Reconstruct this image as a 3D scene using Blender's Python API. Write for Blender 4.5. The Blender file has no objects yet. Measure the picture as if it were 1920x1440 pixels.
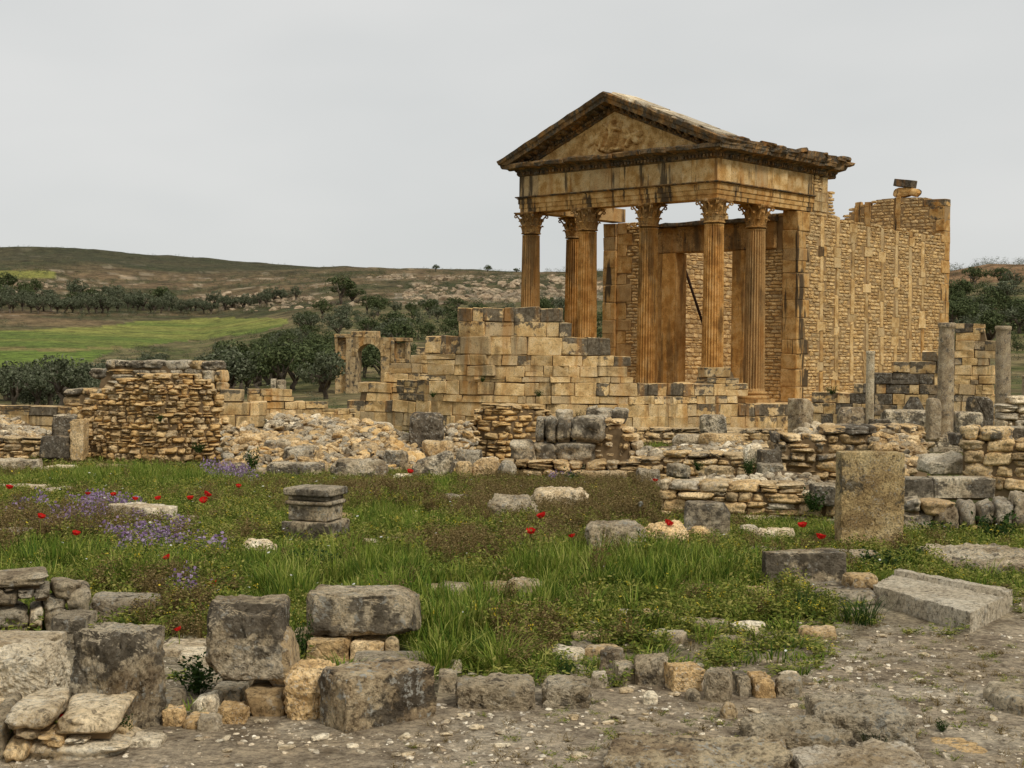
import bpy, math, random
import numpy as np
from mathutils import Matrix, Vector

random.seed(7)
S = bpy.context.scene
COL = S.collection
# ---------------------------------------------------------------- camera, sky, sun, exposure
EYE = 1.9
F, PITCH, ROLL = 2773.0, 0.0221, 0.0110
cp, sp_, cr, sr = math.cos(PITCH), math.sin(PITCH), math.cos(ROLL), math.sin(ROLL)
right0, up0, fwd = Vector((1, 0, 0)), Vector((0, sp_, cp)), Vector((0, cp, -sp_))
R_, U_ = right0 * cr + up0 * sr, up0 * cr - right0 * sr
cam_d = bpy.data.cameras.new('camera')
cam = bpy.data.objects.new('camera', cam_d)
COL.objects.link(cam)
M = Matrix((R_, U_, -fwd)).transposed().to_4x4()
M.translation = (0, 0, EYE)
cam.matrix_world = M
cam_d.sensor_width = 36.0
cam_d.lens = F * 36.0 / 1920.0
cam_d.clip_start, cam_d.clip_end = 0.1, 8000.0
S.camera = cam

SUN_EL, SUN_AZ = math.radians(48), math.radians(142)      # azimuth clockwise from +Y
world = bpy.data.worlds.new('World')
S.world = world
world.use_nodes = True
wt = world.node_tree
for n in list(wt.nodes):
    wt.nodes.remove(n)
w_out = wt.nodes.new('ShaderNodeOutputWorld')
w_sky = wt.nodes.new('ShaderNodeTexSky')
w_sky.sky_type = 'NISHITA'
w_sky.sun_disc = False
w_sky.sun_elevation = SUN_EL
w_sky.sun_rotation = SUN_AZ
w_b1 = wt.nodes.new('ShaderNodeBackground')
w_b1.inputs[1].default_value = 0.05
wt.links.new(w_sky.outputs[0], w_b1.inputs[0])
w_tc = wt.nodes.new('ShaderNodeTexCoord')
w_map = wt.nodes.new('ShaderNodeMapping')
w_map.inputs['Scale'].default_value = (1.6, 1.6, 4.5)
wt.links.new(w_tc.outputs['Generated'], w_map.inputs[0])
w_n = wt.nodes.new('ShaderNodeTexNoise')
w_n.inputs['Scale'].default_value = 1.3
w_n.inputs['Detail'].default_value = 4
wt.links.new(w_map.outputs[0], w_n.inputs['Vector'])
w_r = wt.nodes.new('ShaderNodeValToRGB')
w_r.color_ramp.elements[0].position = 0.33
w_r.color_ramp.elements[0].color = (0.85, 0.87, 0.86, 1)
w_r.color_ramp.elements[1].position = 0.66
w_r.color_ramp.elements[1].color = (1.0, 1.0, 0.978, 1)
wt.links.new(w_n.outputs['Fac'], w_r.inputs[0])
w_b2 = wt.nodes.new('ShaderNodeBackground')
w_b2.inputs[1].default_value = 0.53
wt.links.new(w_r.outputs[0], w_b2.inputs[0])
w_mix = wt.nodes.new('ShaderNodeMixShader')
w_mix.inputs[0].default_value = 0.93
wt.links.new(w_b1.outputs[0], w_mix.inputs[1])
wt.links.new(w_b2.outputs[0], w_mix.inputs[2])
wt.links.new(w_mix.outputs[0], w_out.inputs[0])

sun_d = bpy.data.lights.new('sun', 'SUN')
sun_d.energy = 1.5
sun_d.angle = math.radians(14)
sun_d.color = (1.0, 0.95, 0.86)
sun = bpy.data.objects.new('sun', sun_d)
COL.objects.link(sun)
sdir = Vector((math.sin(SUN_AZ) * math.cos(SUN_EL), math.cos(SUN_AZ) * math.cos(SUN_EL), math.sin(SUN_EL)))
sun.rotation_euler = (-sdir).to_track_quat('-Z', 'Y').to_euler()
sun.location = sdir * 50
vs = S.view_settings
vs.view_transform = 'Standard'
vs.look = 'None'
vs.exposure = 0.52
vs.gamma = 1.0
vs.use_curve_mapping = False

# ---------------------------------------------------------------- helpers
def ray(px, py):
    xp, yp = px - 960.0, py - 720.0
    xr, yr = cr * xp + sr * yp, -sr * xp + cr * yp
    dx, dv = xr / F, -yr / F
    return np.array((dx, cp + dv * sp_, -sp_ + dv * cp))

def at(px, py, D):
    r = ray(px, py)
    r = r * (D / r[1])
    return np.array((r[0], r[1], r[2] + EYE))

def topx(x, y, z):
    z = z - EYE
    d = y * cp - z * sp_
    v = z * cp + y * sp_
    a, b = F * x / d, -F * v / d
    return 960 + cr * a - sr * b, 720 + sr * a + cr * b

def hsh(ix, iy, iz, seed):
    n = (ix * 374761393 + iy * 668265263 + iz * 2147483647 + seed * 1274126177) & 0xffffffff
    n = ((n ^ (n >> 13)) * 1274126177) & 0xffffffff
    return ((n ^ (n >> 16)) & 0xffff) / 65535.0

def vnoise(p, seed=0):
    p = np.asarray(p, float)
    i = np.floor(p).astype(np.int64)
    f = p - i
    f = f * f * (3 - 2 * f)
    o = 0
    for dx in (0, 1):
        wx = f[..., 0] if dx else 1 - f[..., 0]
        for dy in (0, 1):
            wy = f[..., 1] if dy else 1 - f[..., 1]
            for dz in (0, 1):
                wz = f[..., 2] if dz else 1 - f[..., 2]
                o = o + wx * wy * wz * hsh(i[..., 0] + dx, i[..., 1] + dy, i[..., 2] + dz, seed)
    return o * 2 - 1

def fbm(p, oct=4, seed=0, rough=0.5):
    p = np.asarray(p, float)
    a, s, t = 1.0, 0, 0
    for k in range(oct):
        s = s + a * vnoise(p * (2.03 ** k) + 17.3 * k, seed + k)
        t += a
        a *= rough
    return s / t

def fbm2(x, y, oct=4, seed=0, rough=0.5):
    return fbm(np.stack([x, y, np.zeros_like(x) + 0.5], -1), oct, seed, rough)

def mesh(name, V, Fc, mats=None, smooth=False, midx=None):
    me = bpy.data.meshes.new(name)
    V = np.asarray(V, float)
    me.from_pydata(V.tolist(), [], [tuple(int(i) for i in f) for f in Fc])
    if mats is not None:
        for m in (mats if isinstance(mats, (list, tuple)) else [mats]):
            me.materials.append(m)
    if smooth:
        me.polygons.foreach_set('use_smooth', [True] * len(me.polygons))
    if midx is not None:
        me.polygons.foreach_set('material_index', midx)
    me.update()
    return me

def link(name, me, parent=None, loc=(0, 0, 0), rot=(0, 0, 0), scale=(1, 1, 1)):
    o = bpy.data.objects.new(name, me)
    COL.objects.link(o)
    o.location, o.rotation_euler, o.scale = loc, rot, scale
    if parent:
        o.parent = parent
    return o

def tag(o, label=None, cat=None, group=None, kind=None):
    if label: o['label'] = label
    if cat: o['category'] = cat
    if group: o['group'] = group
    if kind: o['kind'] = kind
    return o

def thing(name, label, cat, loc=(0, 0, 0), rz=0.0, group=None):
    return tag(link(name, None, None, loc, (0, 0, rz)), label, cat, group)

class MB:
    """collects geometry for one mesh"""
    def __init__(self):
        self.V, self.F, self.m, self.n = [], [], [], 0
    def add(self, V, Fc, mi=0):
        V = np.asarray(V, float)
        self.V.append(V)
        for f in Fc:
            self.F.append(tuple(int(i) + self.n for i in f))
            self.m.append(mi)
        self.n += len(V)
    def box(self, lo, hi, mi=0):
        (a, b, c), (d, e, f) = lo, hi
        self.add([(a, b, c), (d, b, c), (d, e, c), (a, e, c), (a, b, f), (d, b, f), (d, e, f), (a, e, f)],
                 [(3, 2, 1, 0), (4, 5, 6, 7), (0, 1, 5, 4), (1, 2, 6, 5), (2, 3, 7, 6), (3, 0, 4, 7)], mi)
    def tube(self, pts, radii, seg=8, cap=True, mi=0):
        pts = [Vector(p) for p in pts]
        V, Fc = [], []
        for i, p in enumerate(pts):
            d = (pts[min(i + 1, len(pts) - 1)] - pts[max(i - 1, 0)]).normalized()
            a = d.orthogonal().normalized() if i == 0 else (a - d * a.dot(d)).normalized()
            b = d.cross(a)
            for k in range(seg):
                t = 2 * math.pi * k / seg
                V.append(p + (a * math.cos(t) + b * math.sin(t)) * radii[i])
        for i in range(len(pts) - 1):
            for k in range(seg):
                k2 = (k + 1) % seg
                Fc.append((i * seg + k, i * seg + k2, (i + 1) * seg + k2, (i + 1) * seg + k))
        if cap:
            Fc.append(tuple(range(seg))[::-1])
            Fc.append(tuple((len(pts) - 1) * seg + k for k in range(seg)))
        self.add([tuple(v) for v in V], Fc, mi)
    def lathe(self, prof, seg=24, mi=0, c=(0, 0)):
        V = [(c[0] + r * math.cos(2 * math.pi * k / seg), c[1] + r * math.sin(2 * math.pi * k / seg), z) for r, z in prof for k in range(seg)]
        Fc = []
        for i in range(len(prof) - 1):
            for k in range(seg):
                k2 = (k + 1) % seg
                Fc.append((i * seg + k, i * seg + k2, (i + 1) * seg + k2, (i + 1) * seg + k))
        Fc.append(tuple(range(seg))[::-1])
        Fc.append(tuple((len(prof) - 1) * seg + k for k in range(seg)))
        self.add(V, Fc, mi)
    def mesh(self, name, mats, smooth=False):
        return mesh(name, np.concatenate(self.V), self.F, mats, smooth, self.m)
    def obj(self, name, mats, parent=None, smooth=False, **k):
        return link(name, self.mesh(name, mats, smooth), parent, **k)

# ---------------------------------------------------------------- materials
class NT:
    def __init__(self, name):
        self.mat = bpy.data.materials.new(name)
        self.mat.use_nodes = True
        self.t = self.mat.node_tree
        self.t.nodes.clear()
        self.out = self.t.nodes.new('ShaderNodeOutputMaterial')
    def n(self, typ, **k):
        nd = self.t.nodes.new('ShaderNode' + typ)
        for a, v in k.items():
            if a == 'ins':
                for i, x in v.items():
                    if hasattr(x, 'is_output'):
                        self.t.links.new(x, nd.inputs[i])
                    else:
                        nd.inputs[i].default_value = x
            else:
                setattr(nd, a, v)
        return nd
    def math(self, op, a, b=0.0, clamp=False):
        return self.n('Math', operation=op, use_clamp=clamp, ins={0: a, 1: b}).outputs[0]
    def mix(self, f, a, b, mode='MIX'):
        nd = self.n('Mix', data_type='RGBA', blend_type=mode, clamp_factor=True)
        for i, x in ((0, f), (6, a), (7, b)):
            if hasattr(x, 'is_output'):
                self.t.links.new(x, nd.inputs[i])
            else:
                nd.inputs[i].default_value = x if i == 0 else (*x[:3], 1)
        return nd.outputs[2]
    def noise(self, vec, scale, detail=4, rough=0.55):
        return self.n('TexNoise', ins={'Vector': vec, 'Scale': scale, 'Detail': detail, 'Roughness': rough}).outputs['Fac']
    def step(self, x, lo, hi):
        return self.n('MapRange', interpolation_type='SMOOTHSTEP', ins={0: x, 1: lo, 2: hi, 3: 0.0, 4: 1.0}).outputs[0]
    def ramp(self, x, stops):
        nd = self.n('ValToRGB', ins={0: x})
        e = nd.color_ramp.elements
        while len(e) < len(stops):
            e.new(0.5)
        for el, (p, c) in zip(e, stops):
            el.position, el.color = p, (*c, 1)
        return nd.outputs[0]
    def finish(self, col, bump=None, strength=0.3, dist=0.02, rough=0.92, spec=0.15, trans=None):
        b = self.n('BsdfPrincipled', ins={'Base Color': col, 'Roughness': rough, 'Specular IOR Level': spec})
        if bump is not None:
            bn = self.n('Bump', ins={'Height': bump, 'Strength': strength, 'Distance': dist})
            self.t.links.new(bn.outputs[0], b.inputs['Normal'])
        sh = b.outputs[0]
        if trans:
            tr = self.n('BsdfTranslucent', ins={0: col})
            sh = self.n('MixShader', ins={0: trans, 1: sh, 2: tr.outputs[0]}).outputs[0]
        self.t.links.new(sh, self.out.inputs[0])
        return self.mat

def stone(name, light, mid, dark, crust=0.12, streak=0.0, bump=0.5, spots=0.25, vary=0.5, sc=1.0, crust_col=(0.052, 0.043, 0.032), grey=(0.17, 0.145, 0.105), bd=0.03, grain=1.0):
    m = NT(name)
    geo = m.n('NewGeometry')
    info = m.n('ObjectInfo')
    rnd = m.math('FRACT', m.math('ADD', info.outputs['Random'], m.math('MULTIPLY', geo.outputs['Random Per Island'], 3.7)))
    off = m.n('CombineXYZ', ins={0: m.math('MULTIPLY', rnd, 37.0), 1: m.math('MULTIPLY', rnd, 91.0), 2: m.math('MULTIPLY', rnd, 13.0)})
    vec = m.n('VectorMath', operation='ADD', ins={0: geo.outputs['Position'], 1: off.outputs[0]}).outputs[0]
    n1 = m.noise(vec, 2.4 * sc, 6, 0.62)
    col = m.ramp(n1, [(0.38, dark), (0.5, mid), (0.61, light)])
    # the stone's own tone
    col = m.mix(1.0, col, m.ramp(rnd, [(0.0, (1 - vary, 1 - vary, 1 - vary * 0.95)), (0.5, (1, 0.98, 0.94)), (1.0, (1 + vary * 0.45,) * 3)]), 'MULTIPLY')
    r2 = m.math('FRACT', m.math('MULTIPLY', rnd, 7.31))
    col = m.mix(m.math('MULTIPLY', m.step(r2, 0.62, 0.95), 0.6), col, m.mix(0.5, grey, light))
    fine = m.noise(vec, 30 * sc, 9, 0.8)
    col = m.mix(1.0, col, m.ramp(fine, [(0.40, (1 - 0.58 * grain, 1 - 0.61 * grain, 1 - 0.66 * grain)), (0.48, (0.95, 0.94, 0.92)), (0.60, (1 + 0.38 * grain, 1 + 0.36 * grain, 1 + 0.30 * grain))]), 'MULTIPLY')
    if spots:
        vo = m.n('TexVoronoi', feature='SMOOTH_F1', ins={'Vector': m.n('VectorMath', operation='ADD', ins={0: vec, 1: m.n('TexNoise', ins={'Vector': vec, 'Scale': 20.0}).outputs['Color']}).outputs[0], 'Scale': 7.0 * sc, 'Smoothness': 0.3}).outputs['Distance']
        big = m.noise(vec, 1.7 * sc, 3)
        sp = m.math('MULTIPLY', m.step(vo, 0.34, 0.24), m.step(big, 0.5, 0.62))
        col = m.mix(m.math('MULTIPLY', sp, spots), col, (0.58, 0.55, 0.47))
    at_ = m.n('Attribute', attribute_type='OBJECT', attribute_name='crust').outputs['Fac']
    tall = m.n('Attribute', attribute_type='OBJECT', attribute_name='crust_from').outputs['Fac']      # height from which the lichen crust grows
    lz = m.n('SeparateXYZ', ins={0: m.n('TexCoord').outputs['Object']}).outputs[2]
    wav = m.math('MULTIPLY', m.math('SUBTRACT', m.noise(vec, 4.0 * sc, 4, 0.6), 0.5), 0.5)
    up_ = m.math('MULTIPLY', m.step(m.math('SUBTRACT', m.math('ADD', lz, wav), tall), -0.05, 0.08), m.math('GREATER_THAN', tall, 0.001))
    at_ = m.math('ADD', at_, m.math('MULTIPLY', up_, 0.32))
    nz_ = m.n('SeparateXYZ', ins={0: geo.outputs['True Normal']}).outputs[2]
    at_ = m.math('MULTIPLY', at_, m.math('SUBTRACT', 1.0, m.math('MULTIPLY', m.step(nz_, 0.45, 0.85), 0.85)))     # crust thinned on washed upward faces, painting sky-lit paleness into the tops
    nC = m.noise(vec, 3.1 * sc, 8, 0.66)
    th = m.math('SUBTRACT', 0.74 - crust * 0.45, m.math('MULTIPLY', at_, 0.34))
    cf = m.step(m.math('SUBTRACT', nC, th), -0.03, 0.035)
    ccol = m.mix(m.step(m.noise(vec, 9 * sc, 6, 0.7), 0.38, 0.66), crust_col, grey)
    col = m.mix(m.math('MULTIPLY', cf, 0.9), col, ccol)
    pit = m.step(m.noise(vec, 17 * sc, 5, 0.75), 0.43, 0.38)
    col = m.mix(m.math('MULTIPLY', pit, 0.6), col, (0.055, 0.045, 0.03))
    if spots:
        wl = m.math('MULTIPLY', m.step(m.noise(vec, 24 * sc, 6, 0.68), 0.55, 0.585), m.step(m.noise(vec, 4.5 * sc, 4, 0.6), 0.46, 0.58))
        col = m.mix(m.math('MULTIPLY', wl, min(1, spots * 1.1)), col, (0.50, 0.475, 0.40))
        ol = m.math('MULTIPLY', m.step(m.noise(vec, 11 * sc, 3, 0.5), 0.69, 0.75), cf)
        col = m.mix(m.math('MULTIPLY', ol, 0.5), col, (0.36, 0.24, 0.07))
    if streak:
        mp = m.n('Mapping', ins={0: geo.outputs['Position'], 3: (3.2, 3.2, 0.22)})
        st = m.noise(mp.outputs[0], 1.0, 6, 0.6)
        mp2 = m.n('Mapping', ins={0: geo.outputs['Position'], 3: (0.9, 0.9, 0.35)})
        st2 = m.noise(mp2.outputs[0], 1.0, 3, 0.5)
        sf = m.step(m.math('ADD', st, m.math('MULTIPLY', m.math('SUBTRACT', st2, 0.5), 0.9)), 0.56, 0.64)
        col = m.mix(m.math('MULTIPLY', sf, streak), col, (0.045, 0.035, 0.024))
        of = m.step(m.noise(m.n('Mapping', ins={0: geo.outputs['Position'], 1: (9, 4, 2), 3: (2.2, 2.2, 0.3)}).outputs[0], 1.0, 5, 0.6), 0.5, 0.68)
        col = m.mix(m.math('MULTIPLY', of, 0.55), col, (0.44, 0.20, 0.045))
    h = m.math('ADD', m.math('MULTIPLY', m.noise(vec, 6 * sc, 11, 0.76), 1.0), m.math('ADD', m.math('MULTIPLY', m.noise(vec, 26 * sc, 9, 0.8), 0.55), m.math('MULTIPLY', pit, -0.12)))
    return m.finish(col, h, bump, bd)

def plain(name, cols, scale=6.0, bump=0.3, rough=0.9, trans=None, isl=0.5, spec=0.12):
    m = NT(name)
    geo = m.n('NewGeometry')
    info = m.n('ObjectInfo')
    rnd = m.math('FRACT', m.math('ADD', m.math('MULTIPLY', info.outputs['Random'], 5.3), m.math('MULTIPLY', geo.outputs['Random Per Island'], 3.7)))
    n1 = m.noise(geo.outputs['Position'], scale, 5, 0.6)
    x = m.math('ADD', m.math('MULTIPLY', n1, 1 - isl), m.math('MULTIPLY', rnd, isl))
    k = len(cols)
    col = m.ramp(x, [(0.25 + 0.5 * i / max(1, k - 1), c) for i, c in enumerate(cols)])
    return m.finish(col, n1 if bump else None, bump, 0.02, rough, spec, trans)

TEMPLE = stone('temple_limestone', (0.64, 0.42, 0.185), (0.55, 0.325, 0.115), (0.37, 0.19, 0.058), crust=0.08, streak=0.9, bump=0.4, spots=0.0, vary=0.18, grain=0.4)
TYMP = stone('gable_limestone', (0.70, 0.50, 0.25), (0.60, 0.38, 0.15), (0.38, 0.21, 0.07), crust=0.10, streak=0.0, bump=0.5, spots=0.0, vary=0.1, grain=0.5)
FRIEZE = stone('frieze_limestone', (0.72, 0.52, 0.27), (0.64, 0.42, 0.18), (0.46, 0.26, 0.085), crust=0.05, streak=0.85, bump=0.35, spots=0.0, vary=0.22, grain=0.35)
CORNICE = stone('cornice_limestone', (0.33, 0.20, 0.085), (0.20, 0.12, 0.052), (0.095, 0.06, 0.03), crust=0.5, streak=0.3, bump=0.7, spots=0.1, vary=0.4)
SHAFT = stone('column_limestone', (0.68, 0.42, 0.165), (0.60, 0.33, 0.10), (0.42, 0.21, 0.06), crust=0.02, streak=0.5, bump=0.4, spots=0.0, vary=0.12, grain=0.4)
RUBBLE = stone('temple_rubble', (0.75, 0.54, 0.275), (0.65, 0.43, 0.185), (0.47, 0.285, 0.11), crust=0.05, streak=0.0, bump=0.45, spots=0.1, vary=0.28, grain=0.5)
ASHLAR = stone('pale_ashlar', (0.78, 0.58, 0.32), (0.70, 0.485, 0.225), (0.50, 0.315, 0.13), crust=0.12, streak=0.4, bump=0.5, spots=0.15, vary=0.28, grain=0.5)
FIELD = stone('field_stone', (0.74, 0.56, 0.325), (0.60, 0.42, 0.21), (0.40, 0.265, 0.125), crust=0.14, bump=0.8, spots=0.4, vary=0.4)
PALE = stone('pale_stone', (0.80, 0.71, 0.545), (0.66, 0.54, 0.365), (0.45, 0.34, 0.20), crust=0.12, bump=0.8, spots=0.4, vary=0.4)
GREY = stone('weathered_block', (0.80, 0.69, 0.51), (0.64, 0.525, 0.355), (0.36, 0.275, 0.175), crust=0.30, bump=1.0, spots=0.7, vary=0.2, crust_col=(0.085, 0.069, 0.048), grey=(0.28, 0.235, 0.17), bd=0.09)
DARK = stone('blackened_stone', (0.47, 0.36, 0.22), (0.33, 0.245, 0.145), (0.18, 0.13, 0.08), crust=0.55, bump=0.9, spots=0.5, vary=0.3, crust_col=(0.05, 0.041, 0.03), grey=(0.16, 0.135, 0.10))
COLGREY = stone('mottled_column', (0.55, 0.44, 0.285), (0.37, 0.275, 0.165), (0.19, 0.135, 0.08), crust=0.22, bump=0.9, spots=0.6, vary=0.15, sc=1.8, crust_col=(0.085, 0.065, 0.045), grey=(0.20, 0.165, 0.12))
MORTAR = plain('earth_core', [(0.10, 0.066, 0.034), (0.17, 0.115, 0.06), (0.26, 0.18, 0.098)], 5.0, 0.8, isl=0.0)
MORTAR_L = plain('lime_mortar', [(0.24, 0.15, 0.07), (0.34, 0.22, 0.105), (0.42, 0.28, 0.14)], 4.0, 0.6, isl=0.0)
IRON = plain('rusted_iron', [(0.03, 0.018, 0.012), (0.06, 0.03, 0.02)], 20, 0.2)

# ---------------------------------------------------------------- stone templates (shared meshes)
def cube_grid(n):
    """surface grid of the cube [-1,1]^3 with shared vertices"""
    idx, V, Fc = {}, [], []
    def vid(p):
        k = tuple(int(round(c)) for c in p)
        if k not in idx:
            idx[k] = len(V)
            V.append([2.0 * c / n - 1 for c in k])
        return idx[k]
    for ax in range(3):
        for side in (0, n):
            for i in range(n):
                for j in range(n):
                    q = []
                    for a, b in ((i, j), (i + 1, j), (i + 1, j + 1), (i, j + 1)):
                        p = [0, 0, 0]
                        p[ax], p[(ax + 1) % 3], p[(ax + 2) % 3] = side, a, b
                        q.append(vid(p))
                    Fc.append(q if side else q[::-1])
    return np.array(V), Fc

CG = {n: cube_grid(n) for n in (2, 3, 4, 6, 8, 18, 26, 44)}

def rounded(V, r):
    c = np.clip(V, -(1 - r), 1 - r)
    d = V - c
    L = np.linalg.norm(d, axis=1, keepdims=True)
    return np.where(L > 1e-9, c + d / np.maximum(L, 1e-9) * np.minimum(r, L), V)

rs = np.random.RandomState(5)
def ashlar_template(k):
    """chamfered, slightly out-of-square block filling [-.5,.5]^3"""
    b = (0.018, 0.03, 0.034)
    J = (rs.rand(8, 3) - 0.5) * (0.05, 0.07, 0.09)
    V, key = [], {}
    for ci in range(8):
        sg = [1 if ci >> a & 1 else -1 for a in range(3)]
        bb = [x * (0.5 + rs.rand() * 1.6) for x in b]
        for ax in range(3):
            p = [sg[a] * (0.5 - (0 if a == ax else bb[a])) for a in range(3)]
            key[(ci, ax)] = len(V)
            V.append([p[a] + J[ci][a] for a in range(3)])
    Fc = []
    for ax in range(3):
        o1, o2 = (ax + 1) % 3, (ax + 2) % 3
        for s in (0, 1):
            cs = [s << ax | a << o1 | c << o2 for a, c in ((0, 0), (1, 0), (1, 1), (0, 1))]
            f = [key[(c, ax)] for c in cs]
            Fc.append(f if s else f[::-1])
        for a in (0, 1):
            for c in (0, 1):           # edge along ax
                c0 = a << o1 | c << o2
                c1 = c0 | 1 << ax
                f = [key[(c0, o1)], key[(c1, o1)], key[(c1, o2)], key[(c0, o2)]]
                Fc.append(f if (a ^ c) else f[::-1])
    for ci in range(8):
        f = [key[(ci, 0)], key[(ci, 1)], key[(ci, 2)]]
        par = bin(ci).count('1') % 2
        Fc.append(f if par else f[::-1])
    return np.array(V), Fc

def rubble_template(k):
    V, Fc = CG[3]
    V = rounded(V, 0.45) * 0.5
    V = V + (rs.rand(*V.shape) - 0.5) * 0.15
    V[:, 2] *= 1 + 0.3 * (rs.rand() - 0.5) * V[:, 0] * 2
    return V, Fc

def field_template(k):
    V, Fc = CG[8]
    V = rounded(V, 0.42) * 0.5
    sk = (rs.rand(3, 3) - 0.5) * 0.22
    V = V @ (np.eye(3) + sk)
    n = V / np.linalg.norm(V, axis=1, keepdims=True)
    d = 0.16 * fbm(V * 2.2 + k * 11.3, 2, k) + 0.09 * fbm(V * 6 + k * 5.1, 3, k + 50, 0.6)
    V = V + n * d[:, None]
    for _ in range(3):                       # knocked-off facets
        nn = rs.randn(3); nn /= np.linalg.norm(nn)
        h = (V @ nn).max() * (0.78 + 0.12 * rs.rand())
        over = np.maximum(V @ nn - h, 0)
        V = V - nn * over[:, None] * 0.85
    return V, Fc

def sharp_template(k):
    """angular broken stone"""
    V, Fc = CG[4]
    V = rounded(V, 0.6) * 0.5
    for _ in range(7):
        nn = rs.randn(3); nn /= np.linalg.norm(nn)
        h = (V @ nn).max() * (0.62 + 0.2 * rs.rand())
        over = np.maximum(V @ nn - h, 0)
        V = V - nn * over[:, None]
    V = V + (rs.rand(*V.shape) - 0.5) * 0.05
    return V / (np.ptp(V, axis=0) + 1e-6), Fc

TPL = {'ashlar': [ashlar_template(k) for k in range(14)], 'rubble': [rubble_template(k) for k in range(20)],
       'field': [field_template(k) for k in range(16)], 'sharp': [sharp_template(k) for k in range(14)]}
_tm = {}
def tmesh(kind, mat, k):
    key = (kind, mat.name, k)
    if key not in _tm:
        V, Fc = TPL[kind][k]
        _tm[key] = mesh(kind + '_stone', V, Fc, mat, smooth=(kind == 'field'))
    return _tm[key]

def place_stones(parent, items, name='stone', limit=300):
    """items: dicts loc, rot, scale, kind, mat, crust in the parent's space. The largest `limit` become parts, the rest one part."""
    items = sorted(items, key=lambda i: -i['scale'][0] * i['scale'][2])
    for it in items[:limit]:
        o = link(it.get('name', name), tmesh(it['kind'], it['mat'], random.randrange(len(TPL[it['kind']]))), parent, it['loc'], it['rot'], it['scale'])
        if it.get('crust'):
            o['crust'] = float(it['crust'])
            if it['crust'] > 1.1 and it['kind'] == 'ashlar':
                o['crust'] = random.uniform(0.75, 1.0)
            elif it['crust'] > 0.3 and it['kind'] == 'ashlar':       # lichen crust grows down from the top edge
                o['crust'] = float(it['crust']) * 0.62
                o['crust_from'] = random.uniform(0.01, 0.25)
    rest = items[limit:]
    if rest:
        mb = MB()
        mats = list({it['mat'].name: it['mat'] for it in rest}.values())
        for it in rest:
            V, Fc = TPL[it['kind']][random.randrange(len(TPL[it['kind']]))]
            R = np.array(Matrix.LocRotScale(Vector((0, 0, 0)), __import__('mathutils').Euler(it['rot']), None).to_3x3())
            mb.add((V * np.array(it['scale'])) @ R.T + np.array(it['loc']), Fc, mats.index(it['mat']))
        tag(mb.obj('small_' + name, mats, parent), kind='stuff')

class Face:
    """a wall's front line in plan: polyline of world XY points"""
    def __init__(self, pts):
        self.p = [np.array(p, float)[:2] for p in pts]
        self.L = [0]
        for a, b in zip(self.p, self.p[1:]):
            self.L.append(self.L[-1] + np.linalg.norm(b - a))
    def pos(self, s):
        s = min(max(s, 0.0), self.L[-1] - 1e-6)
        k = max(i for i in range(len(self.p) - 1) if self.L[i] <= s)
        a, b = self.p[k], self.p[k + 1]
        d = (b - a) / np.linalg.norm(b - a)
        return a + d * (s - self.L[k]), d
    def hit(self, px, py):
        r = ray(px, py)
        best = None
        for k, (a, b) in enumerate(zip(self.p, self.p[1:])):
            d = b - a
            A = np.array([[r[0], -d[0]], [r[1], -d[1]]])
            try:
                t, w = np.linalg.solve(A, a)
            except np.linalg.LinAlgError:
                continue
            e = max(0, -w, w - 1)
            if best is None or e < best[0]:
                best = (e, self.L[k] + w * np.linalg.norm(d), EYE + r[2] * t)
        return best[1], best[2]

def face_px(line):
    return Face([at(px, 700, D) for px, D in line])

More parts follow.
